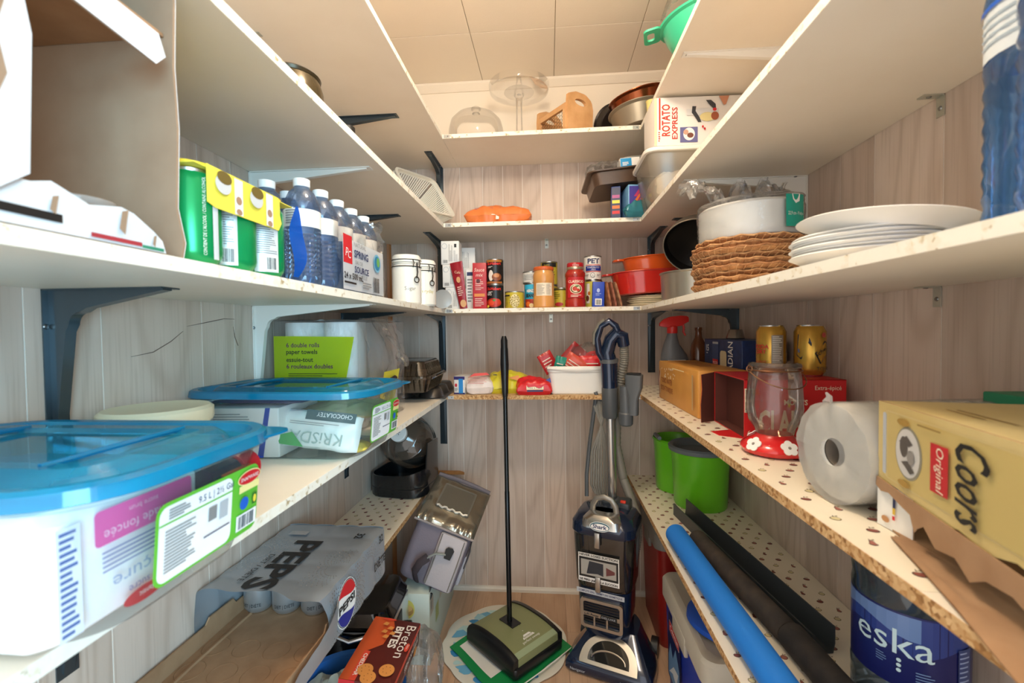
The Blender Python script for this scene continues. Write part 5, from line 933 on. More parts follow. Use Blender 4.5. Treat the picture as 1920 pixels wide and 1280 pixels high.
pr = PR(flatF((-w/2, -d/2, 0), (1, 0, 0), (0, 0, 1))); pr.text('Extra-épicé', .205, .112, .010, W2, 'R', width=.055); pr.text("MOTT'S", .085, .078, .012, W2, 'L', width=.05, bold=.03); pr.text('CLAMATO', .03, .012, .055, W2, 'L', width=.28 if False else .175, bold=.03); pr.text('6', .01, .008, .012, W2); pr.rect(.0, .06, .02, .115, W2); pr.bars(.002, .06, .018, .085, BLK, horiz=True); pr.bars(.002, .09, .018, .112, BLK); pr.build('printed_front', t)
GD = mat('#c79a3e', .25, .65)
for i, (x, y) in enumerate(((.555, 1.165), (.625, 1.125))):
    t = thing('golden_can', ('golden soda can with ingredients panel on the red can case', 'golden soda can with black script logo nearest the wall on the red can case')[i], 'can', (x, y, ZP+.1355), (0, 0, 0), 'golden soda cans'); soda_can(t, GD, .0335, .122)
    pr = PR(cylF(.0337, -2.05+.1*i))
    if i == 0: pr.rect(.002, .03, .03, .098, mat('#8a8074', .4)); pr.lines(.004, .034, .028, .096, 14, mat('#e0d8c8', .4), .4); pr.text('SODA', -.022, .065, .010, RED, bold=.02); pr.text('DRY', -.022, .053, .010, RED, bold=.02); pr.lines(-.034, .02, -.008, .03, 2, mat('#a03a5a', .4))
    else: pr.poly([(-.03, .1), (-.004, .09), (.0, .075), (-.022, .04), (-.034, .05)], BLK); pr.poly([(-.03, .064), (-.004, .084), (0, .08), (-.028, .056)], mat('#3a5a8a', .4)); pr.poly([(.006, .055), (.03, .085), (.038, .08), (.036, .05), (.018, .03)], BLK); pr.poly([(.009, .055), (.03, .081), (.036, .077), (.034, .052), (.019, .034)], GD); pr.text('Schw', .022, .055, .011, BLK, rot=.6, shear=.2); pr.ell(.026, .098, .006, .006, mat('#b84a3a', .4)); pr.text('TONIC', .026, .016, .008, BLK)
    pr.build('printed_wrap', t)
t = thing('hummingbird_feeder', 'glass hummingbird feeder with red base and white flowers', 'feeder', (.452, .935, ZP), (0, 0, .2)); FR = mat('#d81f22', .2, coat=.5)
MB(FR).lathe([(.001, 0), (.05, 0), (.058, .004), (.062, .012), (.06, .018), (.05, .026), (.036, .034), (.032, .04)], seg=40).build('base', t)
twist = lambda a, z: 1+.022*math.sin(10*a+z*22)*(1 if .05 < z < .16 else .3)
MB(film('ribbed_glass', '#f2ece6', .04, '#ffffff', .04, .85, .4)).lathe([(.03, .036), (.036, .05), (.045, .065), (.05, .09), (.049, .12), (.0465, .16), (.043, .168), (.046, .172), (.048, .176), (.046, .181), (.04, .183)], seg=60, fn=twist, cap=False).build('glass', t)
CW = mat('#8a5f42', .35, .8); part(MB(film('amber_top', '#c9a88c', .25, '#a07a5c', .05, .9)).lathe([(.001, .183), (.04, .183), (.047, .178), (.0475, .174)], seg=36, cap=False), 'top_disc', t)
mb = MB(CW); mb.tube([(.048*math.cos(a), .048*math.sin(a), .168) for a in (2*PI*i/32 for i in range(32))], .0014, seg=6, closed=True); part(mb, 'wire_ring', t)
for s in (-1, 1): part(MB(CW).tube([(s*(.054+.006*math.cos(a)), -.0, .171+.006*math.sin(a)) for a in (2*PI*i/14 for i in range(14))], .0012, seg=5, closed=True), 'wire_loop', t)
part(MB(CW).tube([(.054*math.cos(a), -.052*math.sin(a)*.98-.002, .165-.03*math.sin(a)) for a in (PI*i/14 for i in range(15))], .0012, seg=5), 'hanger', t)
for k, a in enumerate((-2.9, -1.75, -.6, .5, 1.7)):
    F = flatF((.0545*math.cos(a), .0545*math.sin(a), .0225), (-math.sin(a), math.cos(a), 0), (-.6*math.cos(a), -.6*math.sin(a), .8)); mb = MB(WHT)
    for q in range(5):
        b = 2*PI*q/5+.3; o = [(.0085*math.cos(b)+.0072*math.cos(c_), .0085*math.sin(b)+.0072*math.sin(c_)) for c_ in (2*PI*j/12 for j in range(12))]; mb.prism(o, lambda u, v, w=0, F=F, q=q: F(u, v, w+.0002*q), .0018)
    fl = part(mb, 'flower', t); MB(mat('#8a8078', .5)).lathe([(.003, 0), (.0022, .0012), (.001, .0014)], seg=10, M=Matrix.Translation(F(0, 0, .0028)) @ Vector((0, 0, 1)).rotation_difference(F(0, 0, 1)-F(0, 0, 0)).to_matrix().to_4x4()).build('flower_eye', fl)
# paper towel roll in film
t = thing('wrapped_paper_roll', 'large paper towel roll in white film lying on the fourth right shelf', 'paper roll', (.405, .672, ZP+.073), (0, 0, .10)); PM = mat('#efece6', .9, bump=(60, .2))
RM = Matrix.Rotation(PI/2, 4, 'Y')
MB(PM).lathe([(.02, .003), (.066, .003), (.07, .01), (.07, .26), (.066, .264), (.02, .264), (.02, .01)], seg=40, M=RM, cap=False).build('towel_roll', t); MB(mat('#7d7266', .9)).lathe([(.0195, .004), (.0195, .262), (.018, .262), (.018, .03), (.001, .03)], seg=28, M=RM, cap=False).build('core', t)  # dark plug added inside the core blocks light coming through the hole
mb = MB(film('milky_film', '#f4f2ee', .3, '#ffffff', .15, .7, .4, bump=(35, .9)))
def rollw(a, b):
    A = 2*PI*a; n_ = noise.noise(Vector((math.cos(A)*4, math.sin(A)*4, b*5)))
    if b < .35: f = b/.35; q = .0185+f*.0535; return Vector((-.004-.004*n_*f, q*math.cos(A), q*math.sin(A)))
    f = (b-.35)/.65; q = .0722+.0022*n_; return Vector((-.002+.262*f, q*math.cos(A), max(-.0718, q*math.sin(A))))
mb.grid(rollw, 44, 26); part(mb, 'film', t); mb = MB(film('milky_film', '#f4f2ee')); mb.tube([(.0, .01, .07), (.004, .012, .078), (.002, .016, .084)], [.007, .004, .0015], seg=8); part(mb, 'film_knot', t)
# gold can case, torn open at the bottom
GC = mat('#d6bd7a', .35, .15, var=(9, '#e2cf98', .6)); GCD = mat('#c9ad66', .4)
t = thing('gold_can_case', 'gold printed can case with torn open front nearest the camera on the right', 'can case', (.422, .602, ZP+.0006), (0, 0, -.20)); w, d, h = .2, .42, .158
Ff = flatF((0, 0, 0), (0, -1, 0), (0, 0, 1))
part(sheet([(0, .05), (0, h), (.42, h), (.42, .05), (.36, .05), (.33, .058), (.3, .05), (.28, .06), (.24, .056), (.22, .06), (.19, .052), (.15, .057), (.13, .053), (.10, .055), (.075, .058), (.05, .06), (.03, .06)], Ff, .003, GC, KRAFT), 'front_panel', t, 'gold front panel with torn lower edge')
part(sheet([(.0, .05), (.012, .046), (.03, .05), (.05, .046), (.075, .042), (.083, .026), (.088, .032), (.10, .04), (.12, .026), (.15, .032), (.17, .020), (.19, .032), (.22, .036), (.25, .026), (.28, .032), (.3, .022), (.42, .018), (.42, .055), (.2, .058), (.05, .06), (0, .062)], flatF((-.004, 0, 0), (0, -1, -.02), (0, .02, 1)), .001, KRAFT, KRAFT), 'torn_liner', t, 'ragged brown liner hanging below the front')
part(MB(GC).box(0, -d, h-.003, w, 0, h), 'top_panel', t); part(MB(GCD).box(.003, -.003, .001, w, 0, h-.003), 'far_end_panel', t); part(MB(GCD).box(w-.003, -d, .001, w, -.003, h-.003), 'wall_side_panel', t); part(MB(KRAFT).box(.003, -d, 0, w-.003, -.003, .002), 'bottom_panel', t)
part(sheet([(0, 0), (.052, .0), (.052, .06), (0, .062)], flatF((-.001, .002, 0), (.25, -.97, 0), (0, 0, 1)), .002, WHT, KRAFT), 'white_tab', t, 'white end tab with small print')
pr = PR(flatF((.0, -.0, 0), (.25, -.97, 0), (0, 0, 1)), .0045); pr.rect(.024, .03, .028, .055, NAV); pr.rect(.024, .022, .028, .03, mat('#e0b83a', .4)); pr.rect(.024, .015, .028, .02, RED); pr.ell(.014, .012, .006, .004, mat('#c08a5a', .5)); pr.build('printed_tab', t)
pr = PR(lambda u, v, w=0: Ff(u, v, w+.003)); pr.F.curved = False
pr.rect(.012, .066, .42, .150, mat('#dfcb90', .3, .25), .012); pr.rect(.012, .07, .02, .146, SIL, .003); pr.rect(.024, .068, .42, .148, mat('#d9c27c', .3, .25)); pr.ell(.068, .108, .026, .030, mat('#8f8a78', .4)); pr.ell(.067, .108, .0235, .0275, mat('#cfccc8', .4)); pr.ell(.060, .114, .008, .012, mat('#55504c', .4)); pr.poly([(.05, .118), (.066, .128), (.078, .12), (.07, .116), (.06, .12)], mat('#55504c', .4)); pr.poly([(.056, .096), (.07, .1), (.082, .09), (.074, .086), (.064, .092)], mat('#55504c', .4)); pr.ell(.075, .105, .007, .008, mat('#908c88', .4))
pr.ell(.06, .142, .012, .004, mat('#a8843a', .4)); pr.ell(.063, .072, .012, .004, mat('#a8843a', .4)); pr.rect(.112, .082, .140, .132, mat('#c2242c', .4)); pr.text('Original', .122, .130, .012, W2, 'L', -PI/2, .045, shear=.15); pr.text('Coors', .152, .146, .045, BLK, 'L', -PI/2, .078, .015, .15); pr.lines(.09, .144, .15, .147, 1, mat('#9a7a3a', .4)); pr.rect(.26, .068, .42, .148, mat('#e8d8a4', .3, .2)); pr.build('printed_front', t)
pr = PR(flatF((0, 0, h), (0, -1, 0), (1, 0, 0))); pr.text('Coors', .22, .07, .045, mat('#8a6a34', .4), width=.12, shear=.2); pr.lines(.06, .03, .15, .05, 2, mat('#a8884a', .4), .3); pr.build('printed_top', t)
t = thing('kraft_sheet', 'brown cardboard flap curling over the front edge of the fourth right shelf', 'cardboard', (.36, .56, ZP))
mb = MB(KRAFT)
def ks(s):
    def f(a, b):
        x = .06-.11*a*(.15+.85*min(1, b*1.6)); y = -.46*b+.012*noise.noise(Vector((a*3, b*4, 1))); d_ = max(0, -x-.009); return Vector((x, y, .0022+.004*noise.noise(Vector((a*4, b*5, 2)))**2-.55*d_**1.15+s*.0015))
    return f
f1, f0 = ks(1), ks(0); mb.grid(lambda a, b: f1(1-a, b), 18, 30); mb.grid(f0, 18, 30); part(mb, 'flap', t)
pr = MB(mat('#d8c4b0', .8)); 
for a0, b0, ra, rb in ((.35, .62, .06, .05), (.5, .78, .05, .03)): pr.add([f1(a0+ra*math.cos(q), b0+rb*math.sin(q))+Vector((0, 0, .001)) for q in (2*PI*k/14 for k in range(14))], [tuple(range(14))])
pr.build('bare_patch', t)
t = thing('green_box', 'flat green box lying by the wall behind the gold can case', 'box', (.655, .45, ZP)); part(MB(mat('#1f8a63', .5)).rbox(.056, .5, 0, .157, .004, .002), 'carton_body', t)
# ------------------------------------------------------------------ lowest right shelf
Z5 = T5+.0008; GR = mat('#6cc81f', .3, coat=.3); GY = mat('#6a7276', .45)
t = thing('mop_bucket', 'lime green two-lobed spin mop bucket with grey rim', 'bucket', (.545, 1.74, Z5), (0, 0, 0))
def lobes(s1, s2, z):
    P = []
    for i in range(48):
        a = 2*PI*i/48; c_, s_ = math.cos(a), math.sin(a)
        best = 0
        for cx_, cy_, r in ((.015, -.035, s1), (-.02, .135, s2)):
            # farthest hit of a ray from the middle point with each circle
            ox, oy = 0-cx_, .04-cy_; b = ox*c_+oy*s_; q = ox*ox+oy*oy-r*r; dd = b*b-q
            if dd > 0: best = max(best, -b+math.sqrt(dd))
        P.append((best*c_, .04+best*s_, z))
    return P
part(MB(GR).rings([lobes(.09, .082, 0), lobes(.093, .085, .006), lobes(.1, .092, .17), lobes(.104, .096, .2), lobes(.108, .1, .203), lobes(.104, .096, .21), lobes(.098, .09, .2), lobes(.09, .08, .01)]), 'bucket_body', t)
MB(GY).lathe([(.1, .2), (.112, .205), (.114, .218), (.108, .224), (.096, .22), (.085, .2), (.08, .14), (.03, .12), (.001, .12)], seg=44, cx=.015, cy=-.035).build('wringer_ring', t)
mb = MB(mat('#2a2c2d', .6)); mb.lathe([(.084, .199), (.079, .141), (.03, .121), (.001, .1205)], seg=40, cx=.015, cy=-.035, cap=False); part(mb, 'wringer_basket', t)
part(MB(GY).tube([(-.085, .20, .2), (-.11, .13, .222), (-.11, .06, .222)], .008, seg=8), 'carry_handle', t)
def rod(name, label, cat, p0, p1, r, m, extra=None, hollow=False, open_m=None):
    p0, p1 = Vector(p0), Vector(p1); L_ = (p1-p0).length; t = thing(name, label, cat, tuple(p0), tuple((p1-p0).to_track_quat('Z', 'Y').to_euler()))
    MB(m).lathe([(r*.35, .002), (r*.9, 0), (r, .004), (r, L_-.004), (r*.9, L_), (r*.35, L_-.002)], seg=28, cap=False).build('tube_body', t); MB(open_m or BLK).lathe([(r*.35, .002), (r*.33, .06), (.001, .06)], seg=20, cap=False).build('bore', t); return t
rod('pool_noodle', 'bright blue foam noodle lying along the lowest right shelf edge', 'foam noodle', (.381, 1.385, Z5+.031), (.412, .36, Z5+.031), .030, mat('#1f7fe0', .6, bump=(90, .1)))
rod('pipe_insulation', 'worn black foam pipe sleeve between the blue noodle and the grey channel', 'foam sleeve', (.438, 1.365, Z5+.027), (.487, .945, Z5+.027), .026, mat('#3a332e', .85, var=(25, '#54483e', .7)))
rod('pipe_insulation', 'black foam pipe sleeve in line with the worn one, nearer the camera', 'foam sleeve', (.488, .940, Z5+.029), (.52, .40, Z5+.029), .028, mat('#2e2b29', .8, var=(30, '#443c36', .6)))
t = thing('grey_channel', 'dark grey plastic gutter channel leaning along the black foam sleeves', 'channel', (.447, 1.60, Z5+.001), (0, 0, .13))
mb = MB(mat('#3b3f42', .4)); sec = [(-.014, 0), (.03, 0), (.034, .02), (.034, .055), (.031, .055), (.031, .022), (.028, .003), (-.011, .003), (-.011, .04), (-.014, .04)]
L0 = .68; mb.rings([[(x, y, z) for x, z in sec] for y in (0, -L0)]); part(mb, 'channel_body', t)
ek = thing('water_jug', 'large water jug with dark blue label on the lowest right shelf', 'water jug', (.606, .80, Z5)); EW = film('jug_plastic', '#d6e2ea', .10, '#b8ccd8', .05, .85, .4)
r = .078
prof = [(.001, .006), (r*.7, .003), (r*.95, .004), (r, .014)] + [(r*(1 if k % 2 else .975), .02+.008*k) for k in range(6)] + [(r, .075), (r*.985, .08), (r*.985, .205), (r, .21), (r*.97, .225), (r, .24), (r*.95, .262), (r*.75, .29), (r*.4, .315), (r*.3, .325)]
MB(EW).lathe(prof, seg=44).build('jug_body', ek); MB(mat('#2a3a8a', .4)).lathe([(r*.33, .322), (r*.34, .345), (r*.3, .349), (.001, .349)], seg=24).build('cap', ek)
F = cylF(r*.99, -2.35); MB(mat('#1b1f5c', .3)).lathe([(r*.992, .082), (r*.992, .203)], seg=44, cap=False).build('label_band', ek)
pr = PR(F); c1, c2 = mat('#2c3f86', .3), mat('#6a86b8', .3); pr.strip([(-.1+.014*i, .15+.012*math.sin(i*.55), .200) for i in range(16)], c1); pr.strip([(-.1+.014*i, .172+.010*math.sin(i*.55), .200) for i in range(10)], c2); pr.text('eska', -.010, .135, .042, mat('#cfe6ea', .3), width=.105); pr.lines(-.03, .112, -.015, .128, 4, mat('#7f9ac8', .3), .3); pr.lines(.02, .1, .045, .118, 4, mat('#7f9ac8', .3), .3); pr.rect(.075, .09, .1, .16, mat('#3a4a80', .3)); pr.lines(.077, .092, .098, .158, 9, mat('#9fb0d8', .3), .3)
for v in (.127, .119, .111): pr.ell(.0, v, .003, .003, mat('#cfe6ea', .3), 8)
pr.build('printed_label', ek)
# ------------------------------------------------------------------ can pack on the lowest left shelf
ZL = T5+.0008
FOIL = mat('#bcc4cc', .33, .6, bump=(25, .15)); FOILB = mat('#93a8c8', .35, .5); DOT = mat('#e3e8ee', .2, .9)
t = thing('diet_cola_pack', 'torn silver film pack of cola cans on a brown cardboard tray', 'can pack', (-.598, .90, ZL), (0, 0, -.02)); w, L_ = .275, .56
h = .124; y1 = .28; y0 = -.045
def bump_top(x, y): return h + .0028*abs(math.sin(PI*(x+w/2)/(w/4)))**.6*abs(math.sin(PI*(y-y1)/.067))**.6 - .0035
def shell(a, b):      # across the pack: left wall, top, right wall
    y = y0+.03*noise.noise(Vector((a*5, 1, 2)))*(1-b)+(y1-y0)*b
    s = a*(2*h+w); r = .012
    if s < h: x, z = -w/2, s
    elif s < h+w: x, z = -w/2+(s-h), bump_top(-w/2+(s-h), y)
    else: x, z = w/2, h-(s-h-w)
    if s < h or s > h+w:
        k = .004*abs(math.sin(PI*(y-y1)/.067)); x += (-k if s < h else k)
    e = min(abs(s-h), abs(s-h-w)); 
    if e < r: z -= .004*(1-e/r); x *= 1-.012*(1-e/r)
    lift = max(0, 1-b*6)*.004*(1 if h < s < h+w else .2); z += lift
    return Vector((x, y, max(z, .001)))
part(MB(FOIL).grid(shell, 60, 44), 'silver_film', t, 'silver printed film over the far half')
part(MB(FOIL).grid(lambda a, b: Vector(((a-.5)*w*.985, y1+.001+.006*abs(math.sin(PI*a*4))**.6, h*.97*b+.001)), 24, 6), 'film_end', t)
part(MB(KRAFT).box(-w/2+.004, -L_/2, 0, w/2-.004, y1-.004, .003), 'tray_floor', t)
tr2 = [(-.28, .0), (.26, .0), (.26, .034), (.06, .036), (.05, .05), (-.02, .052), (-.03, .04), (-.28, .042)]
part(MB(KRAFT).prism(tr2, flatF((-w/2+.002, 0, 0), (0, 1, 0), (.05, 0, 1)), .003), 'tray_side', t); part(MB(KRAFT).prism([(-u, v) for u, v in tr2], flatF((w/2-.002, 0, 0), (0, -1, 0), (-.05, 0, 1)), .003), 'tray_side', t)
part(MB(FOILB).grid(lambda a, b: Vector((-w/2-.004-.012*b*(1+.4*math.sin(a*12)), -.28+.30*a, .002+(.045+.055*a**2+.012*noise.noise(Vector((a*9, 1, 3))))*b)), 30, 8), 'torn_side_film', t, 'blue-tinted torn film along the wall')
part(MB(FOIL).grid(lambda a, b: Vector((w/2+.004+.008*b*(1+.5*math.sin(a*9)), -.28+.28*a, .002+(.03+.06*a**3+.006*noise.noise(Vector((a*9, 5, 3))))*b)), 30, 8), 'torn_side_film', t)
mb = MB(mat('#94704f', .9))
for i in range(4):
    for j in range(4):
        cx_, cy_ = -w/2+.034+.0675*i+.002, -.24+.067*j
        mb.tube([(cx_+.026*math.cos(q), cy_+.026*math.sin(q), .0032) for q in (2*PI*k/20 for k in range(20))], .0006, seg=4, closed=True)
o = part(mb, 'ring_imprints', t); o['kind'] = 'stuff'
mb = MB(KRAFT); mb.tube([(-w/2+.035, -.28, .0035), (-w/2+.03, -.1, .0035), (-w/2+.034, .08, .0035)], .004, seg=6); part(mb, 'tray_crease', t)
topF = lambda u, v, w_=0: Vector((u, v, h-.0005+w_+max(0, 1-(v-y0)/(y1-y0)*6)*.004)); topF.curved = False
pr = PR(topF, .0008, .0003); pr.text('PEPS', -.052, .185, .07, BLK, 'L', -PI/2, .222, .03); pr.text('DIET / DIÈTE', -.078, .11, .014, BLK, 'L', -PI/2, .115, .01); pr.build('lettering', t); pr = PR(topF, .0008, .0003); pr.text('32', .085, .22, .022, BLK, 'C', -PI/2, bold=.02); pr.build('count_print', t); pr = PR(topF, .0008, .0003); pr.rect(-.10, .215, -.05, .235, DOT); pr.build('patch_print', t)
rF = lambda u, v, w_=0: Vector((w/2+.0045+w_, u, v)); rF.curved = False
pr = PR(rF, .001); pr.text('32', .245, .098, .020, BLK, bold=.02); pr.build('count_print', t); pr = PR(rF, .001); pr.text('DIÈTE', .235, .04, .020, BLK, 'C', 0, .07, .02); pr.build('lettering', t); rG = lambda u, v, w_=0: rF(.048+(u-.1)*1.12, .056+(v-.055)*1.15, w_); rG.curved = False; pr = PR(rG, .001); pr.ell(.10, .055, .042, .046, WHT); pr.ell(.10, .055, .040, .044, BLK); pr.ell(.10, .055, .0385, .0425, WHT)
pr.strip([(.1-.038*math.cos(PI*i/16), .070+.006*math.sin(i*.4), max(.070+.006*math.sin(i*.4), .055+.042*math.sin(PI*i/16))) for i in range(17)], RED); pr.strip([(.1-.038*math.cos(PI*i/16), min(.038+.006*math.sin(i*.4), .055-.042*math.sin(PI*i/16)), .038+.006*math.sin(i*.4)) for i in range(17)], mat('#2a2f8c', .4)); pr.text('PEPSI', .1, .047, .015, BLK, width=.066, bold=.04); pr.build('logo', t)
mb = MB(DOT); rnd = random.Random(8)
for cu, cv in ((.05, .05), (.16, .05)):
    for k in range(7):
        R_ = .048+.007*k
        for q in range(40):
            a = 2*PI*q/40+.08*k; u, v = cu+R_*math.cos(a), cv+R_*math.sin(a)
            if 0 < v < h-.01 and y0+.02 < u < y1-.03: mb.add([rF(u-.0014, v, .0012), rF(u, v-.0022, .0012), rF(u+.0014, v, .0012), rF(u, v+.0022, .0012)], [(0, 1, 2, 3)])
for cu, cv in ((.12, .06), (-.12, .12)):
    for k in range(8):
        R_ = .03+.008*k
        for q in range(34):
            a = 2*PI*q/34+.09*k; u, v = cu+R_*math.cos(a), cv+R_*math.sin(a)
            if abs(u) < w/2-.008 and y0+.03 < v < y1-.02 and not -.05 < u < .06: mb.add([topF(u-.0013, v, .0012), topF(u, v-.002, .0012), topF(u+.0013, v, .0012), topF(u, v+.002, .0012)], [(0, 1, 2, 3)])
o = part(mb, 'dot_print', t, flat=True); o['kind'] = 'stuff'
for i in range(3):
    q = thing('cola_can', f'silver diet cola can in the torn pack, {("nearest the wall", "in the middle", "nearest the aisle")[i]}', 'can', (-.598-w/2+.042+.07*i, .995, ZL+.0035), (0, 0, .3*i), 'cola cans under the torn film'); soda_can(q, mat('#b4b7ba', .3, .7), .0325, .112)
    pr = PR(cylF(.0327)); pr.text('DIET | DIÈTE', 0, .02, .008, BLK, width=.045); pr.build('printed_wrap', q)
# ------------------------------------------------------------------ floor, left: boxes, toaster, cooler bag
CB = mat('#c9d3c8', .5); t, F = carton('noodle_carton', 'tall pale green food carton standing on the floor under the cooler bag', (-.497, 1.77, 0), .11, .44, .262, CB, .02)
pr = PR(F); pr.ell(.03, .205, .026, .034, mat('#d9cf6a', .4)); pr.ell(.03, .2, .022, .02, mat('#b8925a', .4)); pr.ell(.03, .208, .018, .012, mat('#dcb878', .4)); pr.lines(.02, .06, .1, .14, 5, mat('#e8ece4', .4), .3); pr.poly([(.01, .1), (.05, .12), (.1, .08), (.1, .06), (.04, .08)], mat('#5a6a62', .4)); pr.build('printed_front', t)
pr = PR(flatF((.055, -.22, 0), (0, 1, 0), (0, 0, 1))); pr.rect(.01, .17, .06, .23, mat('#b8b0a0', .4)); pr.rect(.02, .19, .035, .22, mat('#8a8a84', .4)); pr.rect(.09, .1, .14, .16, mat('#b8c07a', .4)); pr.rect(.16, .15, .2, .2, mat('#c0baa8', .4)); pr.build('printed_side', t)
t = thing('waffle_maker', 'glossy black countertop cooker with chrome end panel behind the cracker carton', 'cooker', (-.615, 1.42, .0), (0, 0, .05)); BK = mat('#0f0f10', .12, coat=.6)
part(MB(mat('#3a2a22', .5)).rbox(.20, .23, 0, .13, .03, .005), 'stand_body', t); part(MB(BK).rbox(.22, .25, .13, .29, .045, .012, tw=.98, td=.98), 'housing', t); part(MB(BK).rbox(.23, .26, .29, .345, .05, .018, tw=.9, td=.92), 'cover', t); part(MB(ALU).rbox(.008, .18, .14, .30, .003, .002, cx=.113), 'end_panel', t); part(MB(BLK).rbox(.004, .07, .235, .285, .003, .001, cx=.118, cy=-.03), 'display', t)
for y in (-.07, .06): part(MB(mat('#2a2a2a', .25, .6)).lathe([(.016, 0), (.016, .016), (.013, .018), (.001, .018)], seg=20, M=TM((.117, y, .19), ry=PI/2)), 'knob', t)
part(MB(ALU).tube([(-.06, -.13, .285), (0, -.145, .275), (.06, -.13, .285)], .006, seg=8), 'handle', t)
t = thing('blue_basin', 'round blue plastic basin on the floor under the cracker carton', 'basin', (-.555, 1.12, 0)); 
MB(mat('#2a66b0', .35)).lathe([(.001, .002), (.12, 0), (.13, .006), (.155, .24), (.165, .245), (.165, .252), (.152, .248), (.126, .01), (.001, .008)], seg=40).build('basin_body', t)
t = bag('grey_grocery_bag', 'crumpled pale grocery bag heaped in the blue basin', 'bag', (-.55, 1.12, .16), .24, .24, .11, mat('#b9c0b4', .5, bump=(30, .5)), 61, (0, 0, .3), .02, .3)
t = bag('clear_produce_bag', 'clear plastic bag sticking out beside the cracker carton', 'bag', (-.41, 1.38, .005), .11, .18, .26, WRAP, 63, (0, 0, .2), .02)
t = thing('cracker_carton', 'dark red and orange cracker carton tilted on the blue basin', 'carton', (-.455, 1.138, .302), (.0, .11, .0)); w, d, h = .135, .235, .062; MR = mat('#5c1d18', .4)
part(MB(MR).rbox(w, d, 0, h, .002, .0015), 'carton_body', t); cr = mat('#e0944a', .5); oc = mat('#d5582a', .45); w3 = mat('#f4e8dc', .45); rdd = mat('#e04a34', .45)
pr = PR(flatF((-w/2, -d/2, h), (1, 0, 0), (0, 1, 0)))
pr.rect(0, 0, .03, d, oc); pr.poly([(.03, .1), (.062, .13), (.07, .2), (.055, d), (.03, d)], oc); pr.rect(.024, 0, .040, .10, rdd); pr.text('CHEDDAR', .028, .09, .010, w3, 'L', -PI/2, .075, .02); pr.text('Breton', .103, .215, .028, w3, 'L', -PI/2, .125); pr.text('BITES', .076, .205, .022, w3, 'L', -PI/2, .085, .03); pr.ell(.128, .13, .006, .016, rdd); pr.text('Dare', .126, .14, .006, w3, 'L', -PI/2); pr.ell(.045, .228, .02, .005, rdd)
for u, v in ((.052, .036), (.068, .012), (.105, .04)): pr.ell(u, v, .019, .02, cr); [pr.ell(u+.01*math.cos(q), v+.011*math.sin(q), .0012, .0012, mat('#8a4a1f', .5), 6) for q in (0, 1, 2, 3, 4, 5)]
for u, v in ((.05, .17), (.062, .185), (.044, .2), (.06, .15), (.074, .165)): pr.poly([(u-.008, v-.004), (u+.006, v-.007), (u+.009, v+.004), (u-.002, v+.008)], cr)
pr.build('printed_top', t)
pr = PR(flatF((w/2, -d/2, 0), (0, 1, 0), (0, 0, 1))); pr.rect(0, h-.014, d, h, rdd); pr.text('BITES/BOUCHÉES', .215, .034, .014, w3, 'L', PI, .12, .02); pr.text('Breton', .21, .048, .010, w3, 'L', PI, .045); pr.text('CHEDDAR', .22, .058, .006, w3, 'L', PI, .03); pr.lines(.06, .01, .14, .022, 3, mat('#c98a7a', .5), .3); pr.ell(.035, .02, .018, .018, cr); pr.ell(.19, .01, .015, .012, cr); pr.build('printed_side', t)
pr = PR(flatF((-w/2, -d/2, 0), (1, 0, 0), (0, 0, 1))); pr.rect(0, 0, .04, h, mat('#c2242c', .45)); pr.lines(.05, .015, .13, .045, 4, mat('#c98a7a', .5), .3); pr.build('printed_end', t)
t = thing('cooler_bag', 'grey insulated cooler backpack with shiny silver lid leaning against the left shelf', 'cooler bag', (-.469, 1.664, .264), (-.163, .35, -.024)); G1, G2, G3 = mat('#7b727c', .75, bump=(150, .2)), mat('#b9b1b3', .6, bump=(120, .2)), mat('#a39d8e', .22, .8, bump=(16, .6)); W_, D_ = .214, .17
zt = lambda y: .225+(y+D_/2)/D_*.125
R = [[(x*s, y*s, z) for x, y in rr(W_, D_, .03, 6)] for z, s in ((0, .92), (.006, .97), (.03, 1), (.12, 1.02))] + [[(x*1.01, y, zt(y)-.012) for x, y in rr(W_, D_, .03, 6)], [(x*.98, y*.98, zt(y)-.01) for x, y in rr(W_, D_, .03, 6)]]
part(MB(G1).rings(R), 'bag_body', t)
sx, sz = D_/math.hypot(D_, .125), .125/math.hypot(D_, .125); lF = flatF((0, -D_/2, .222), (1, 0, 0), (0, sx, sz)); LL = math.hypot(D_, .125)
def lidp(a, b, s):
    u = (a-.5)*W_*1.09; v = -.012+(LL+.014)*b; e = max(0, (1-abs(2*a-1)**6)*(1-abs(2*b-1)**6))
    cr_ = .008*abs(math.sin(a*21+2*math.sin(a*7)))*max(0, 1-b*5)
    return lF(u, v, s*(.016*e**.5+cr_+.003*noise.noise(Vector((a*7, b*7, 2))))-(0 if s else .004))
lid = part(MB(G3).grid(lambda a, b: lidp(a, b, 1), 44, 30).grid(lambda a, b: lidp(1-a, b, 0), 44, 30), 'silver_lid', t, 'shiny crinkled silver lid')
part(MB(mat('#9a8f8c', .7)).tube([lF((q/20-.5)*W_*1.09, -.014, .002) for q in range(21)], .0045, seg=6), 'lid_piping', t); part(MB(mat('#6a646c', .7)).tube([lF((q/20-.5)*W_*1.04, LL+.004, .004+.008*math.sin(PI*q/20)) for q in range(21)], .009, seg=6), 'back_seam', t)
o_, i_ = rr(.135, .115, .006, 3, .0, .115), rr(.122, .102, .004, 3, .0, .115); MB(mat('#6a655c', .4)).plate(o_, i_, lambda u, v, w=0: lF(u, v, w+.017), .004).build('window_frame', lid); MB(film('window_film', '#d8d2c6', .4, '#a8a294', .1, .8)).prism(i_, lambda u, v, w=0: lF(u, v, w+.018), .001).build('window_pane', lid); MB(mat('#e8e4da', .3, .4)).tube([lF(-.062+.124*q/16, .060+.004*math.sin(q*1.7), .021) for q in range(17)], .004, seg=5).build('window_tape', lid)
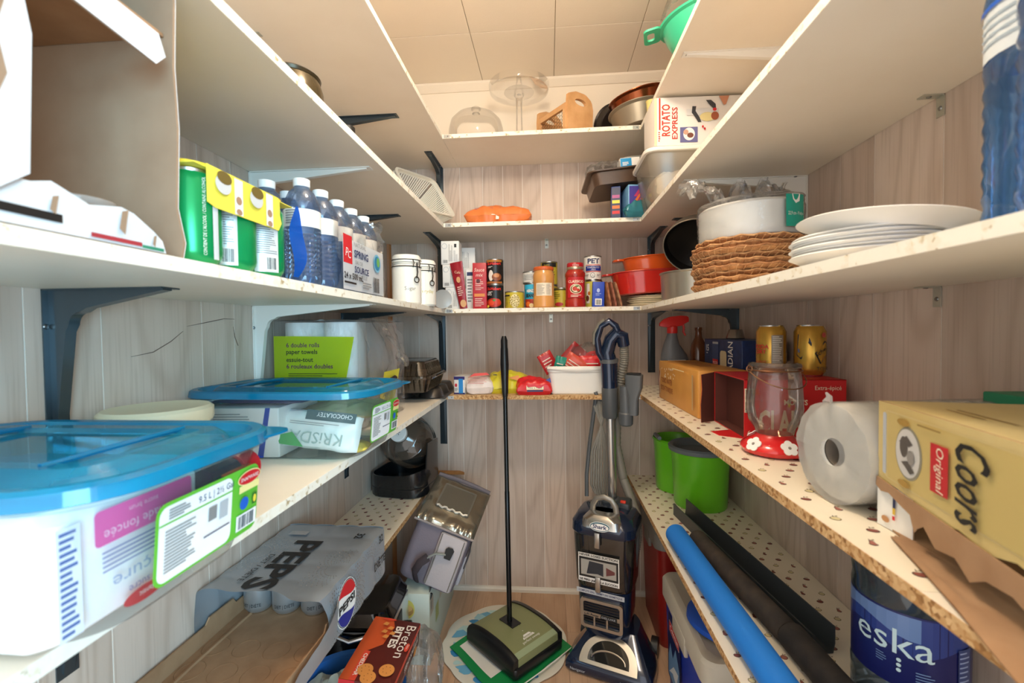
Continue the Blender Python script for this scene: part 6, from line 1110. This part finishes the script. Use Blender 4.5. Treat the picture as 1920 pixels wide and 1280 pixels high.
part(MB(G2).rbox(.105, .03, .012, .205, .012, .008, cx=.048, cy=-.09), 'front_pocket', t, 'pale grey front pocket')
for x in (.004, .09): part(MB(mat('#8a867e', .5)).tube([(x, -.105, .02), (x+.002, -.108, .11), (x, -.105, .2)], (.004, .002), seg=6), 'pocket_piping', t)
part(MB(mat('#3f353a', .8)).tube([(-.03, -.1, .012), (-.045, -.125, .05), (-.035, -.135, .09), (-.015, -.128, .115)], (.015, .005), seg=8), 'strap', t); part(MB(mat('#9aa4a4', .6)).tube([(-.017, -.128, .113), (.005, -.126, .135), (.04, -.118, .142)], (.011, .003), seg=8), 'strap_web', t)
part(MB(BLK).prism([(-.012, -.02), (.012, -.02), (.016, .012), (.008, .02), (-.008, .02), (-.016, .012)], flatF((.05, -.112, .148), (1, 0, 0), (0, 0, 1)), .008), 'ring_buckle', t); part(MB(BLK).rbox(.026, .012, -.05, -.012, .004, .002, cx=.03, cy=-.09), 'clip_buckle', t); part(MB(mat('#5a626a', .7)).tube([(.03, -.09, .016), (.03, -.092, -.014)], (.011, .002), seg=6), 'webbing', t)
part(MB(mat('#a8a8b0', .6)).rbox(.016, .1, .03, .14, .007, .008, cx=.112, cy=-.01), 'side_pocket', t); part(MB(mat('#3a4048', .6)).tube([(.112, -.06, .2), (.118, -.065, .15), (.117, -.065, .1)], (.007, .002), seg=6), 'side_strap', t)
# ------------------------------------------------------------------ floor, middle: tray, folded bag, sweeper
t = thing('scalloped_mat', 'scalloped white tray mat with blue watercolour print on the floor', 'mat', (-.18, 1.675, 0)); SM = mat('#e4e2d6', .35)
sc2 = lambda r, z: [(r*(1+.045*abs(math.sin(4*a+.4))-.02)*math.cos(a)*1.02, r*(1+.045*abs(math.sin(4*a+.4))-.02)*math.sin(a), z) for a in (2*PI*i/96 for i in range(96))]
part(MB(SM).rings([sc2(.22, 0), sc2(.229, .004), sc2(.232, .009), sc2(.228, .010), sc2(.21, .006)]), 'tray', t)
rnd = random.Random(11); pr = PR(flatF((0, 0, .0062), (1, 0, 0), (0, 1, 0)), .0003, .00008)
for i in range(26):
    a = 2*PI*i/26+rnd.random()*.2; r = .17+.03*rnd.random(); u, v = r*math.cos(a), r*math.sin(a); m_ = mat(('#6fb4d8', '#9fd0e0', '#3f8fc4', '#bfe0e0')[i % 4], .35); s_ = .012+.02*rnd.random()
    pts = [(u+s_*(.6+.6*rnd.random())*math.cos(q)*1.3, v+s_*(.5+.5*rnd.random())*math.sin(q)) for q in (2*PI*k/11 for k in range(11))]; pr.poly([(x, y) for x, y in pts if math.hypot(x, y) < .215], m_)
pr.build('watercolour_print', t)
t = thing('green_tote', 'green and white reusable bag folded flat under the sweeper', 'tote bag', (-.155, 1.64, .0105), (0, 0, .82)); GT = mat('#128a48', .55)
mb = MB(GT); Wt = .172
def tote(s): return lambda a, b: Vector(((2*a-1)*Wt*(1+.05*math.sin(b*5)), (2*b-1)*.16*(1+.04*math.sin(a*7)), .003+.003*noise.noise(Vector((a*5, b*5, 1)))+s*.002))
q1, q0 = tote(1), tote(0); mb.grid(q1, 20, 20); mb.grid(lambda a, b: q0(1-a, b), 20, 20); part(mb, 'fabric', t)
part(MB(mat('#e9e6de', .5)).grid(lambda a, b: q1(.09+.82*a, .3+.62*b)+Vector((0, 0, .0012)), 16, 16), 'white_panel', t); part(MB(mat('#e9e6de', .5)).tube([(-.17, -.16, .008), (0, -.165, .009), (.17, -.16, .008)], .002, seg=5), 'piping', t)
part(MB(GT).tube([(-.04, .155, .006), (-.03, .185, .010), (.02, .19, .010), (.04, .155, .006)], (.008, .001), seg=6), 'loop_handle', t)
sw = thing('carpet_sweeper', 'olive green carpet sweeper with long black handle on the mat', 'carpet sweeper', (-.14, 1.648, .0185), (0, 0, .82)); OL = mat('#8a8f63', .35); B2 = mat('#17181a', .3)
W_, D_ = .25, .26
def prof_(y, top): return top*(1-.35*abs(2*y/D_)**2.5)
ys = [-D_/2+D_*i/14 for i in range(15)]
mb = MB(OL); mb.rings([[(-W_*.40, y, .03), (W_*.40, y, .03), (W_*.40, y, .03+prof_(y, .052)), (-W_*.40, y, .03+prof_(y, .052))] for y in ys]); part(mb, 'top_cover', sw, 'olive green top cover', sharp=.9)
mb = MB(B2); mb.rbox(W_*.98, D_*1.06, .004, .04, .015, .006); part(mb, 'chassis', sw)
for s in (-1, 1):
    mb = MB(B2); mb.rings([[(s*W_*.40, y, .02), (s*W_*.5, y, .02), (s*W_*.495, y, .026+prof_(y, .055)*.92), (s*W_*.46, y, .031+prof_(y, .056)), (s*W_*.40, y, .032+prof_(y, .056))] for y in ys]); part(mb, 'side_bumper', sw, sharp=.9)
mb = MB(mat('#9fae8a', .4)); mb.grid(lambda a, b: Vector((-W_*.4+W_*.8*a, -D_/2+.002+.022*b, .031+prof_(-D_/2+.002+.022*b, .052)+.0004)), 4, 6); part(mb, 'front_band', sw)
for x, y in ((-.1, -.1), (.1, -.1), (-.1, .1), (.1, .1)): part(MB(BLK).lathe([(.0185, -.008), (.0185, .008)], seg=18, M=TM((x, y, .0187), ry=PI/2)), 'wheel', sw)
part(MB(B2).box(-.022, -.015, .08, .022, .06, .0845), 'handle_socket', sw)
topP = (.0, .02, .085); hm = sw.matrix_basis
from mathutils import Euler
Rz = Matrix.Rotation(-.82, 3, 'Z'); dv = Rz @ Vector((-.172-(-.14), 1.72-1.648, 1.186-.0185))
hb = Vector((0, .025, .082)); stick = dv-hb
part(MB(mat('#111213', .18, .2)).tube([hb, hb+stick*.45, hb+stick*.452, hb+stick*.79], [.0095, .0095, .0085, .0085], seg=14), 'handle_rod', sw); part(MB(B2).tube([hb+stick*f for f in (.785, .80, .82, .90, .955, .96, .985, 1.0)], [.009, .0125, .013, .0165, .0145, .0135, .0135, .008], seg=16), 'grip', sw)
pr = PR(lambda u, v, w=0: Vector((u, v, .0815+w - .018*abs(2*v/D_)**2.5*.95))); pr.F.curved = False
pr.poly([(.0, -.045), (.02, -.072), (-.02, -.072)], WHT); pr.poly([(-.024, -.074), (.024, -.074), (.028, -.082), (-.028, -.082)], WHT); pr.text('BISSELL', 0, -.080, .006, OL, width=.04); pr.text('perfect sweep', 0, -.096, .010, WHT, width=.082); pr.ell(.012, -.018, .002, .002, BLK); pr.build('printed_logo', sw)
# ------------------------------------------------------------------ upright vacuum
NV, GM, CH = mat('#1b2a44', .15, .3, coat=.6), mat('#55595c', .35), mat('#b6b3ad', .22, .85)
va = thing('upright_vacuum', 'navy and silver upright vacuum cleaner on the floor by the coolers', 'vacuum cleaner', (.200, 1.628, 0), (0, 0, -.36))
# floor head
hd = [(-.15, -.11), (-.13, -.118), (.13, -.118), (.15, -.11), (.152, 0), (.14, .06), (.1, .11), (-.1, .11), (-.14, .06), (-.152, 0)]
def hr(s, z, ty=0): return [(x*s+.03, y*s+ty, z) for x, y in resample(hd, 48)]
part(MB(NV).rings([hr(.97, .006), hr(1, .012), hr(1.0, .03), hr(.97, .042), hr(.86, .0625, .012), hr(.7, .0935, .03), hr(.55, .125, .05)]), 'floor_head', va)
sl = lambda u, v, w=0: Vector((u+.03, -.1155+v*.766-w*.642, .044+v*.642+w*.766)); sl.curved = False
half = [(.10*math.cos(a), .004+.104*math.sin(a)**.8) for a in (PI*i/20 for i in range(21))]
o_ = resample(half, 48); i_ = [(u*.72, .016+(v-.004)*.70) for u, v in o_]; part(MB(CH).plate(o_, i_, sl, .006), 'silver_arch', va, 'brushed silver arch'); part(MB(film('dark_window', '#3a3a40', .6, '#101014', .04, .9)).prism(i_, sl, .003), 'brush_window', va); part(MB(CH).tube([sl(u, v, .005) for u, v in ((.058*math.cos(PI*q/12), .026+.03*math.sin(PI*q/12)) for q in range(13))], .003, seg=6), 'window_trim', va)
pr = PR(flatF((-.12, -.1185, 0), (1, 0, 0), (0, 0, 1)), .0008); pr.text('Navigator', .02, .015, .010, SIL, 'L'); pr.text('Lift-Away', .195, .015, .009, SIL, 'L', width=.045); pr.rect(.242, .013, .282, .025, SIL); pr.text('DELUXE', .262, .0155, .0065, NV, width=.034); pr.build('printed_front', va)
for s in (-1, 1): part(MB(BLK).lathe([(.035, -.012), (.035, .012)], seg=24, M=TM((s*.13+.03, .085, .036), ry=PI/2)), 'rear_wheel', va)
# body
def br(w_, d_, z, ty=0): return [(x, y+ty, z) for x, y in rr(w_, d_, .05, 7)]
part(MB(NV).rings([br(.15, .13, .1, .022), br(.18, .15, .13, .022), br(.19, .16, .19, .02), br(.195, .165, .27, .02), br(.2, .17, .285, .026)]), 'lower_body', va)
part(MB(film('grey_bin', '#8f8a86', .35, '#55504c', .05, .95, .5)).rings([br(.2, .17, .286, .026), br(.208, .178, .30, .026), br(.222, .19, .47, .026), br(.222, .19, .478, .026)]), 'dust_bin', va, 'smoky clear dust bin'); part(MB(mat('#4a4643', .6)).rings([br(.12, .1, .29, .03), br(.14, .11, .46, .03)]), 'cyclone_core', va)
part(MB(NV).rings([br(.226, .194, .479, .026), br(.232, .2, .485, .026), br(.23, .198, .515, .026), br(.2, .17, .54, .03), br(.12, .11, .552, .035)]), 'bin_cover', va); part(MB(CH).rings([[(x, -.02+y, z) for x, y in rr(w_, d_, .03, 5)] for z, w_, d_ in ((.512, .15, .125), (.538, .14, .11), (.552, .1, .08))]), 'silver_cap', va)
part(MB(mat('#9a958c', .35, .6)).tube([(-.044, -.012, .54), (-.041, -.016, .572), (-.026, -.02, .598), (0, -.021, .606), (.026, -.02, .598), (.041, -.016, .572), (.044, -.012, .54)], (.008, .011), seg=10), 'carry_handle', va)
pr = PR(flatF((0, -.0845, .510), (1, 0, 0), (0, .28, 1)), .002); pr.ell(0, .012, .036, .016, WHT); pr.ell(0, .012, .034, .0145, mat('#2a5a6a', .4)); pr.ell(0, .011, .031, .011, WHT); pr.text('Shark', 0, .006, .013, NAV, width=.05, bold=.03); pr.build('logo', va)
fb = flatF((-.1, -.0695, .3), (1, 0, 0), (0, -.03, 1)); pr = PR(fb, .004); pr.rect(.02, .015, .165, .118, WHT); pr.rect(.02, .105, .165, .118, mat('#d9d5cc', .4)); pr.text('NEVER LOSES SUCTION', .092, .108, .008, BLK, width=.135, bold=.03); pr.rect(.023, .032, .162, .104, BLK); pr.rect(.03, .04, .155, .096, mat('#a8a49c', .4)); pr.poly([(.05, .045), (.09, .05), (.11, .045), (.11, .09), (.06, .092)], mat('#2a2f38', .4)); pr.poly([(.12, .05), (.15, .06), (.15, .07), (.12, .08)], mat('#6a3a3a', .4)); pr.text('NE PERD JAMAIS LA SUCCION', .092, .019, .008, BLK, width=.135, bold=.03); pr.build('sticker', va)
for z in (.445, .285): part(MB(CH).rbox(.02, .012, z, z+.055, .004, .003, cx=-.01, cy=-.082 if z > .4 else -.074), 'latch', va)
fl_ = flatF((-.1, -.0575, .13), (1, 0, 0), (0, -.02, 1)); o_, i_ = rr(.15, .105, .012, 5, .1, .07), rr(.128, .084, .008, 5, .1, .07); part(MB(CH).plate(o_, i_, fl_, .012), 'vent_frame', va, 'silver vent frame'); 
for v in (.036, .046, .056, .076, .086, .096, .106): part(MB(B2).box(.036, 0, 0, .164, .006, .006, M=Matrix.Translation(fl_(0, v, .004))), 'louver', va)
part(MB(CH).box(.03, 0, 0, .17, .004, .014, M=Matrix.Translation(fl_(0, .060, .011))), 'name_bar', va)
for u in (.075, .12): part(MB(CH).box(u-.003, 0, 0, u+.003, .004, .032, M=Matrix.Translation(fl_(0, .028, .011))), 'vent_bar', va)
pr = PR(flatF(fl_(0, .060, .0115), (1, 0, 0), (0, 0, 1)), .0008); pr.text('Lift-Away', .04, .003, .008, BLK, 'L', width=.05); pr.rect(.098, .001, .155, .013, BLK); pr.text('DELUXE', .126, .0035, .007, SIL, width=.048); pr.build('vent_lettering', va)
pr = PR(flatF((-.1, -.0605, .268), (1, 0, 0), (0, -.02, 1)), .004); pr.rect(.01, -.002, .18, .015, SIL); pr.text('COMPLETE SEAL · FERMETURE HERMÉTIQUE', .095, .003, .007, NAV, width=.155, bold=.02); pr.build('seal_lettering', va)
_n0 = set(bpy.data.objects)
wv = va
# spine, wand, handle
part(MB(GM).rbox(.07, .05, .12, .56, .02, .01, cx=.03, cy=.135), 'spine', wv); part(MB(CH).tube([(.035, .13, .55), (.035, .135, .88)], .019, seg=20), 'wand', wv); part(MB(GM).tube([(.035, .135, .87), (.035, .135, .875), (.035, .135, .985)], [.026, .029, .030], seg=24), 'wand_collar', wv); part(MB(NV).tube([(.035, .135, .985), (.035, .135, 1.04), (.035, .132, 1.08)], [.030, .031, .032], seg=24), 'wand_top', wv); part(MB(GM).tube([(.035, .132, 1.078), (.035, .132, 1.092)], .034, seg=24), 'silver_band', wv)
part(MB(NV).tube([(.035, .132, 1.09), (.03, .13, 1.12), (.045, .13, 1.165), (.068, .13, 1.19), (.085, .135, 1.175), (.09, .14, 1.14)], [.028, .026, .025, .025, .024, .021], seg=18), 'hose_elbow', wv)
part(MB(NV).tube([(.02, .12, 1.085), (.005, .108, 1.12), (.0, .104, 1.17), (.015, .104, 1.215), (.045, .108, 1.232), (.066, .116, 1.215), (.072, .124, 1.19)], [.013, .014, .013, .013, .013, .013, .014], seg=14), 'loop_handle', wv); part(MB(mat('#8a8578', .4, .5)).tube([(-.011, .098, 1.15), (-.008, .096, 1.19), (.012, .097, 1.226), (.03, .1, 1.238)], (.007, .006), seg=8), 'handle_inlay', wv)
hp = [(.09, .14, 1.14), (.088, .15, 1.08), (.07, .165, 1.0), (.05, .178, .9), (.045, .18, .75), (.07, .175, .62), (.125, .14, .5), (.128, .12, .42), (.12, .1, .36)]
hh = []; 
for i in range(len(hp)-1):
    for k in range(16): hh.append(Vector(hp[i]).lerp(Vector(hp[i+1]), k/16))
part(MB(mat('#7a766c', .5)).tube(hh, [.0175 if k % 2 else .0155 for k in range(len(hh))], seg=14), 'hose', wv)
part(MB(GM).tube([(.1, .1, .855), (.1, .1, .86), (.1, .1, .9), (.1, .1, .905), (.098, .098, 1.0)], [.02, .024, .026, .022, .018], seg=18), 'tool_socket', wv); part(MB(GM).rings([[(.1+x, .098+y, z) for x, y in rr(a, b, .01, 4)] for z, a, b in ((.9, .034, .034), (.96, .036, .03), (1.0, .06, .03), (1.045, .062, .034))], M=TM((.0, -.0, .0), ry=.03)), 'crevice_tool', wv); part(MB(BLK).rbox(.05, .024, 1.044, 1.047, .006, .001, cx=.131, cy=.098), 'tool_opening', wv)
part(MB(GM).tube([(.035, .165, .92), (-.02, .172, .93), (-.03, .175, .955)], .008, seg=8), 'cord_hook', wv)
cm = mat('#8a877f', .5)
for k in range(9):
    o_ = .006*k; part(MB(cm).tube([(-.022+.003*math.sin(k), .18+.002*k, .94), (-.012-o_*1.1+.03, .178-.004*(k % 3), .90), (-.05+o_*1.5, .176+.004*(k % 3), .72), (-.058+o_*1.7, .174, .58), (-.04+o_*1.2, .172, .545-.004*k)], .0042, seg=6), 'cord_loop', wv)
part(MB(GM).tube([(-.03, .175, .93), (-.06, .18, .75), (-.075, .175, .62), (-.07, .15, .54)], .008, seg=8), 'loose_cord', wv)
part(MB(mat('#3a3f44', .4)).rbox(.05, .06, .52, .565, .01, .006, cx=.085, cy=.11), 'switch_box', wv); part(MB(mat('#e0402a', .4)).rbox(.02, .012, .563, .572, .003, .002, cx=.085, cy=.09), 'power_switch', wv); part(MB(GM).tube([(.118, .06, .35), (.128, .05, .44), (.122, .07, .5)], .02, seg=14), 'hose_joint', wv)
for o in set(bpy.data.objects)-_n0: o.location.x -= .03; o.rotation_euler.x = .078
# ------------------------------------------------------------------ coolers on the floor
def cooler(label, loc, w, d, h, m, lm, rz=0):
    t = thing('cooler', label, 'cooler', loc, (0, 0, rz)); part(MB(m).rings([[(x, y, z) for x, y in rr(w*s, d*s, .03, 5)] for z, s in ((0, .9), (.01, .93), (h*.7, .985), (h, 1.0))]), 'cooler_body', t)
    l = part(MB(lm).rings([[(x, y, z) for x, y in rr(w+q, d+q, .035, 5)] for z, q in ((h-.02, .012), (h-.018, .02), (h+.035, .02), (h+.045, .008), (h+.047, -.03), (h+.042, -.045), (h+.042, -.1))]), 'lid', t); part(MB(lm).rbox(.012, d*.3, h-.055, h+.0, .004, .003, cx=-w/2-.006), 'latch_tab', t); return t
cooler('red cooler chest with grey lid behind the blue cooler', (.53, 1.83, 0), .26, .30, .40, mat('#8e1c18', .4), mat('#7c7a74', .5))
t = cooler('blue cooler chest with pale grey lid under the lowest right shelf', (.53, 1.35, 0), .28, .42, .32, mat('#1238b8', .35), mat('#c2bcae', .5)); t2 = t
pr = PR(flatF((-.1385, .21, 0), (0, -1, 0), (0, 0, 1)), .003); pr.rect(.06, .06, .20, .27, mat('#1a2458', .4), .01); pr.rect(.075, .215, .185, .25, mat('#d8d4d8', .4)); pr.rect(.077, .217, .183, .248, RED); pr.text('Coleman', .13, .225, .016, WHT, width=.09, bold=.02); pr.poly([(.07, .07), (.19, .07), (.19, .16), (.15, .2), (.12, .15), (.09, .18), (.07, .13)], mat('#6f9ac8', .4)); pr.poly([(.08, .08), (.12, .1), (.16, .09), (.18, .14), (.13, .13)], mat('#e0e8f0', .4)); pr.build('printed_panel', t)
t = thing('blue_frisbee', 'round blue plastic lid lying on the blue cooler', 'disc', (.505, 1.295, .3685)); MB(mat('#1f55c0', .35)).lathe([(.11, 0), (.114, .004), (.112, .016), (.1, .022), (.03, .024), (.001, .024)], seg=44, cap=False).build('disc', t)
t = thing('grey_lunch_bin', 'grey plastic bin on the floor before the blue cooler', 'bin', (.47, .985, 0)); part(MB(mat('#7d7166', .5)).rings([[(x, y, z) for x, y in rr(.2+z*.1, .26+z*.1, .03, 5)] for z in (0, .01, .25, .26)]), 'bin_body', t); part(MB(mat('#84786c', .5)).rbox(.24, .30, .26, .285, .03, .006), 'lid', t)
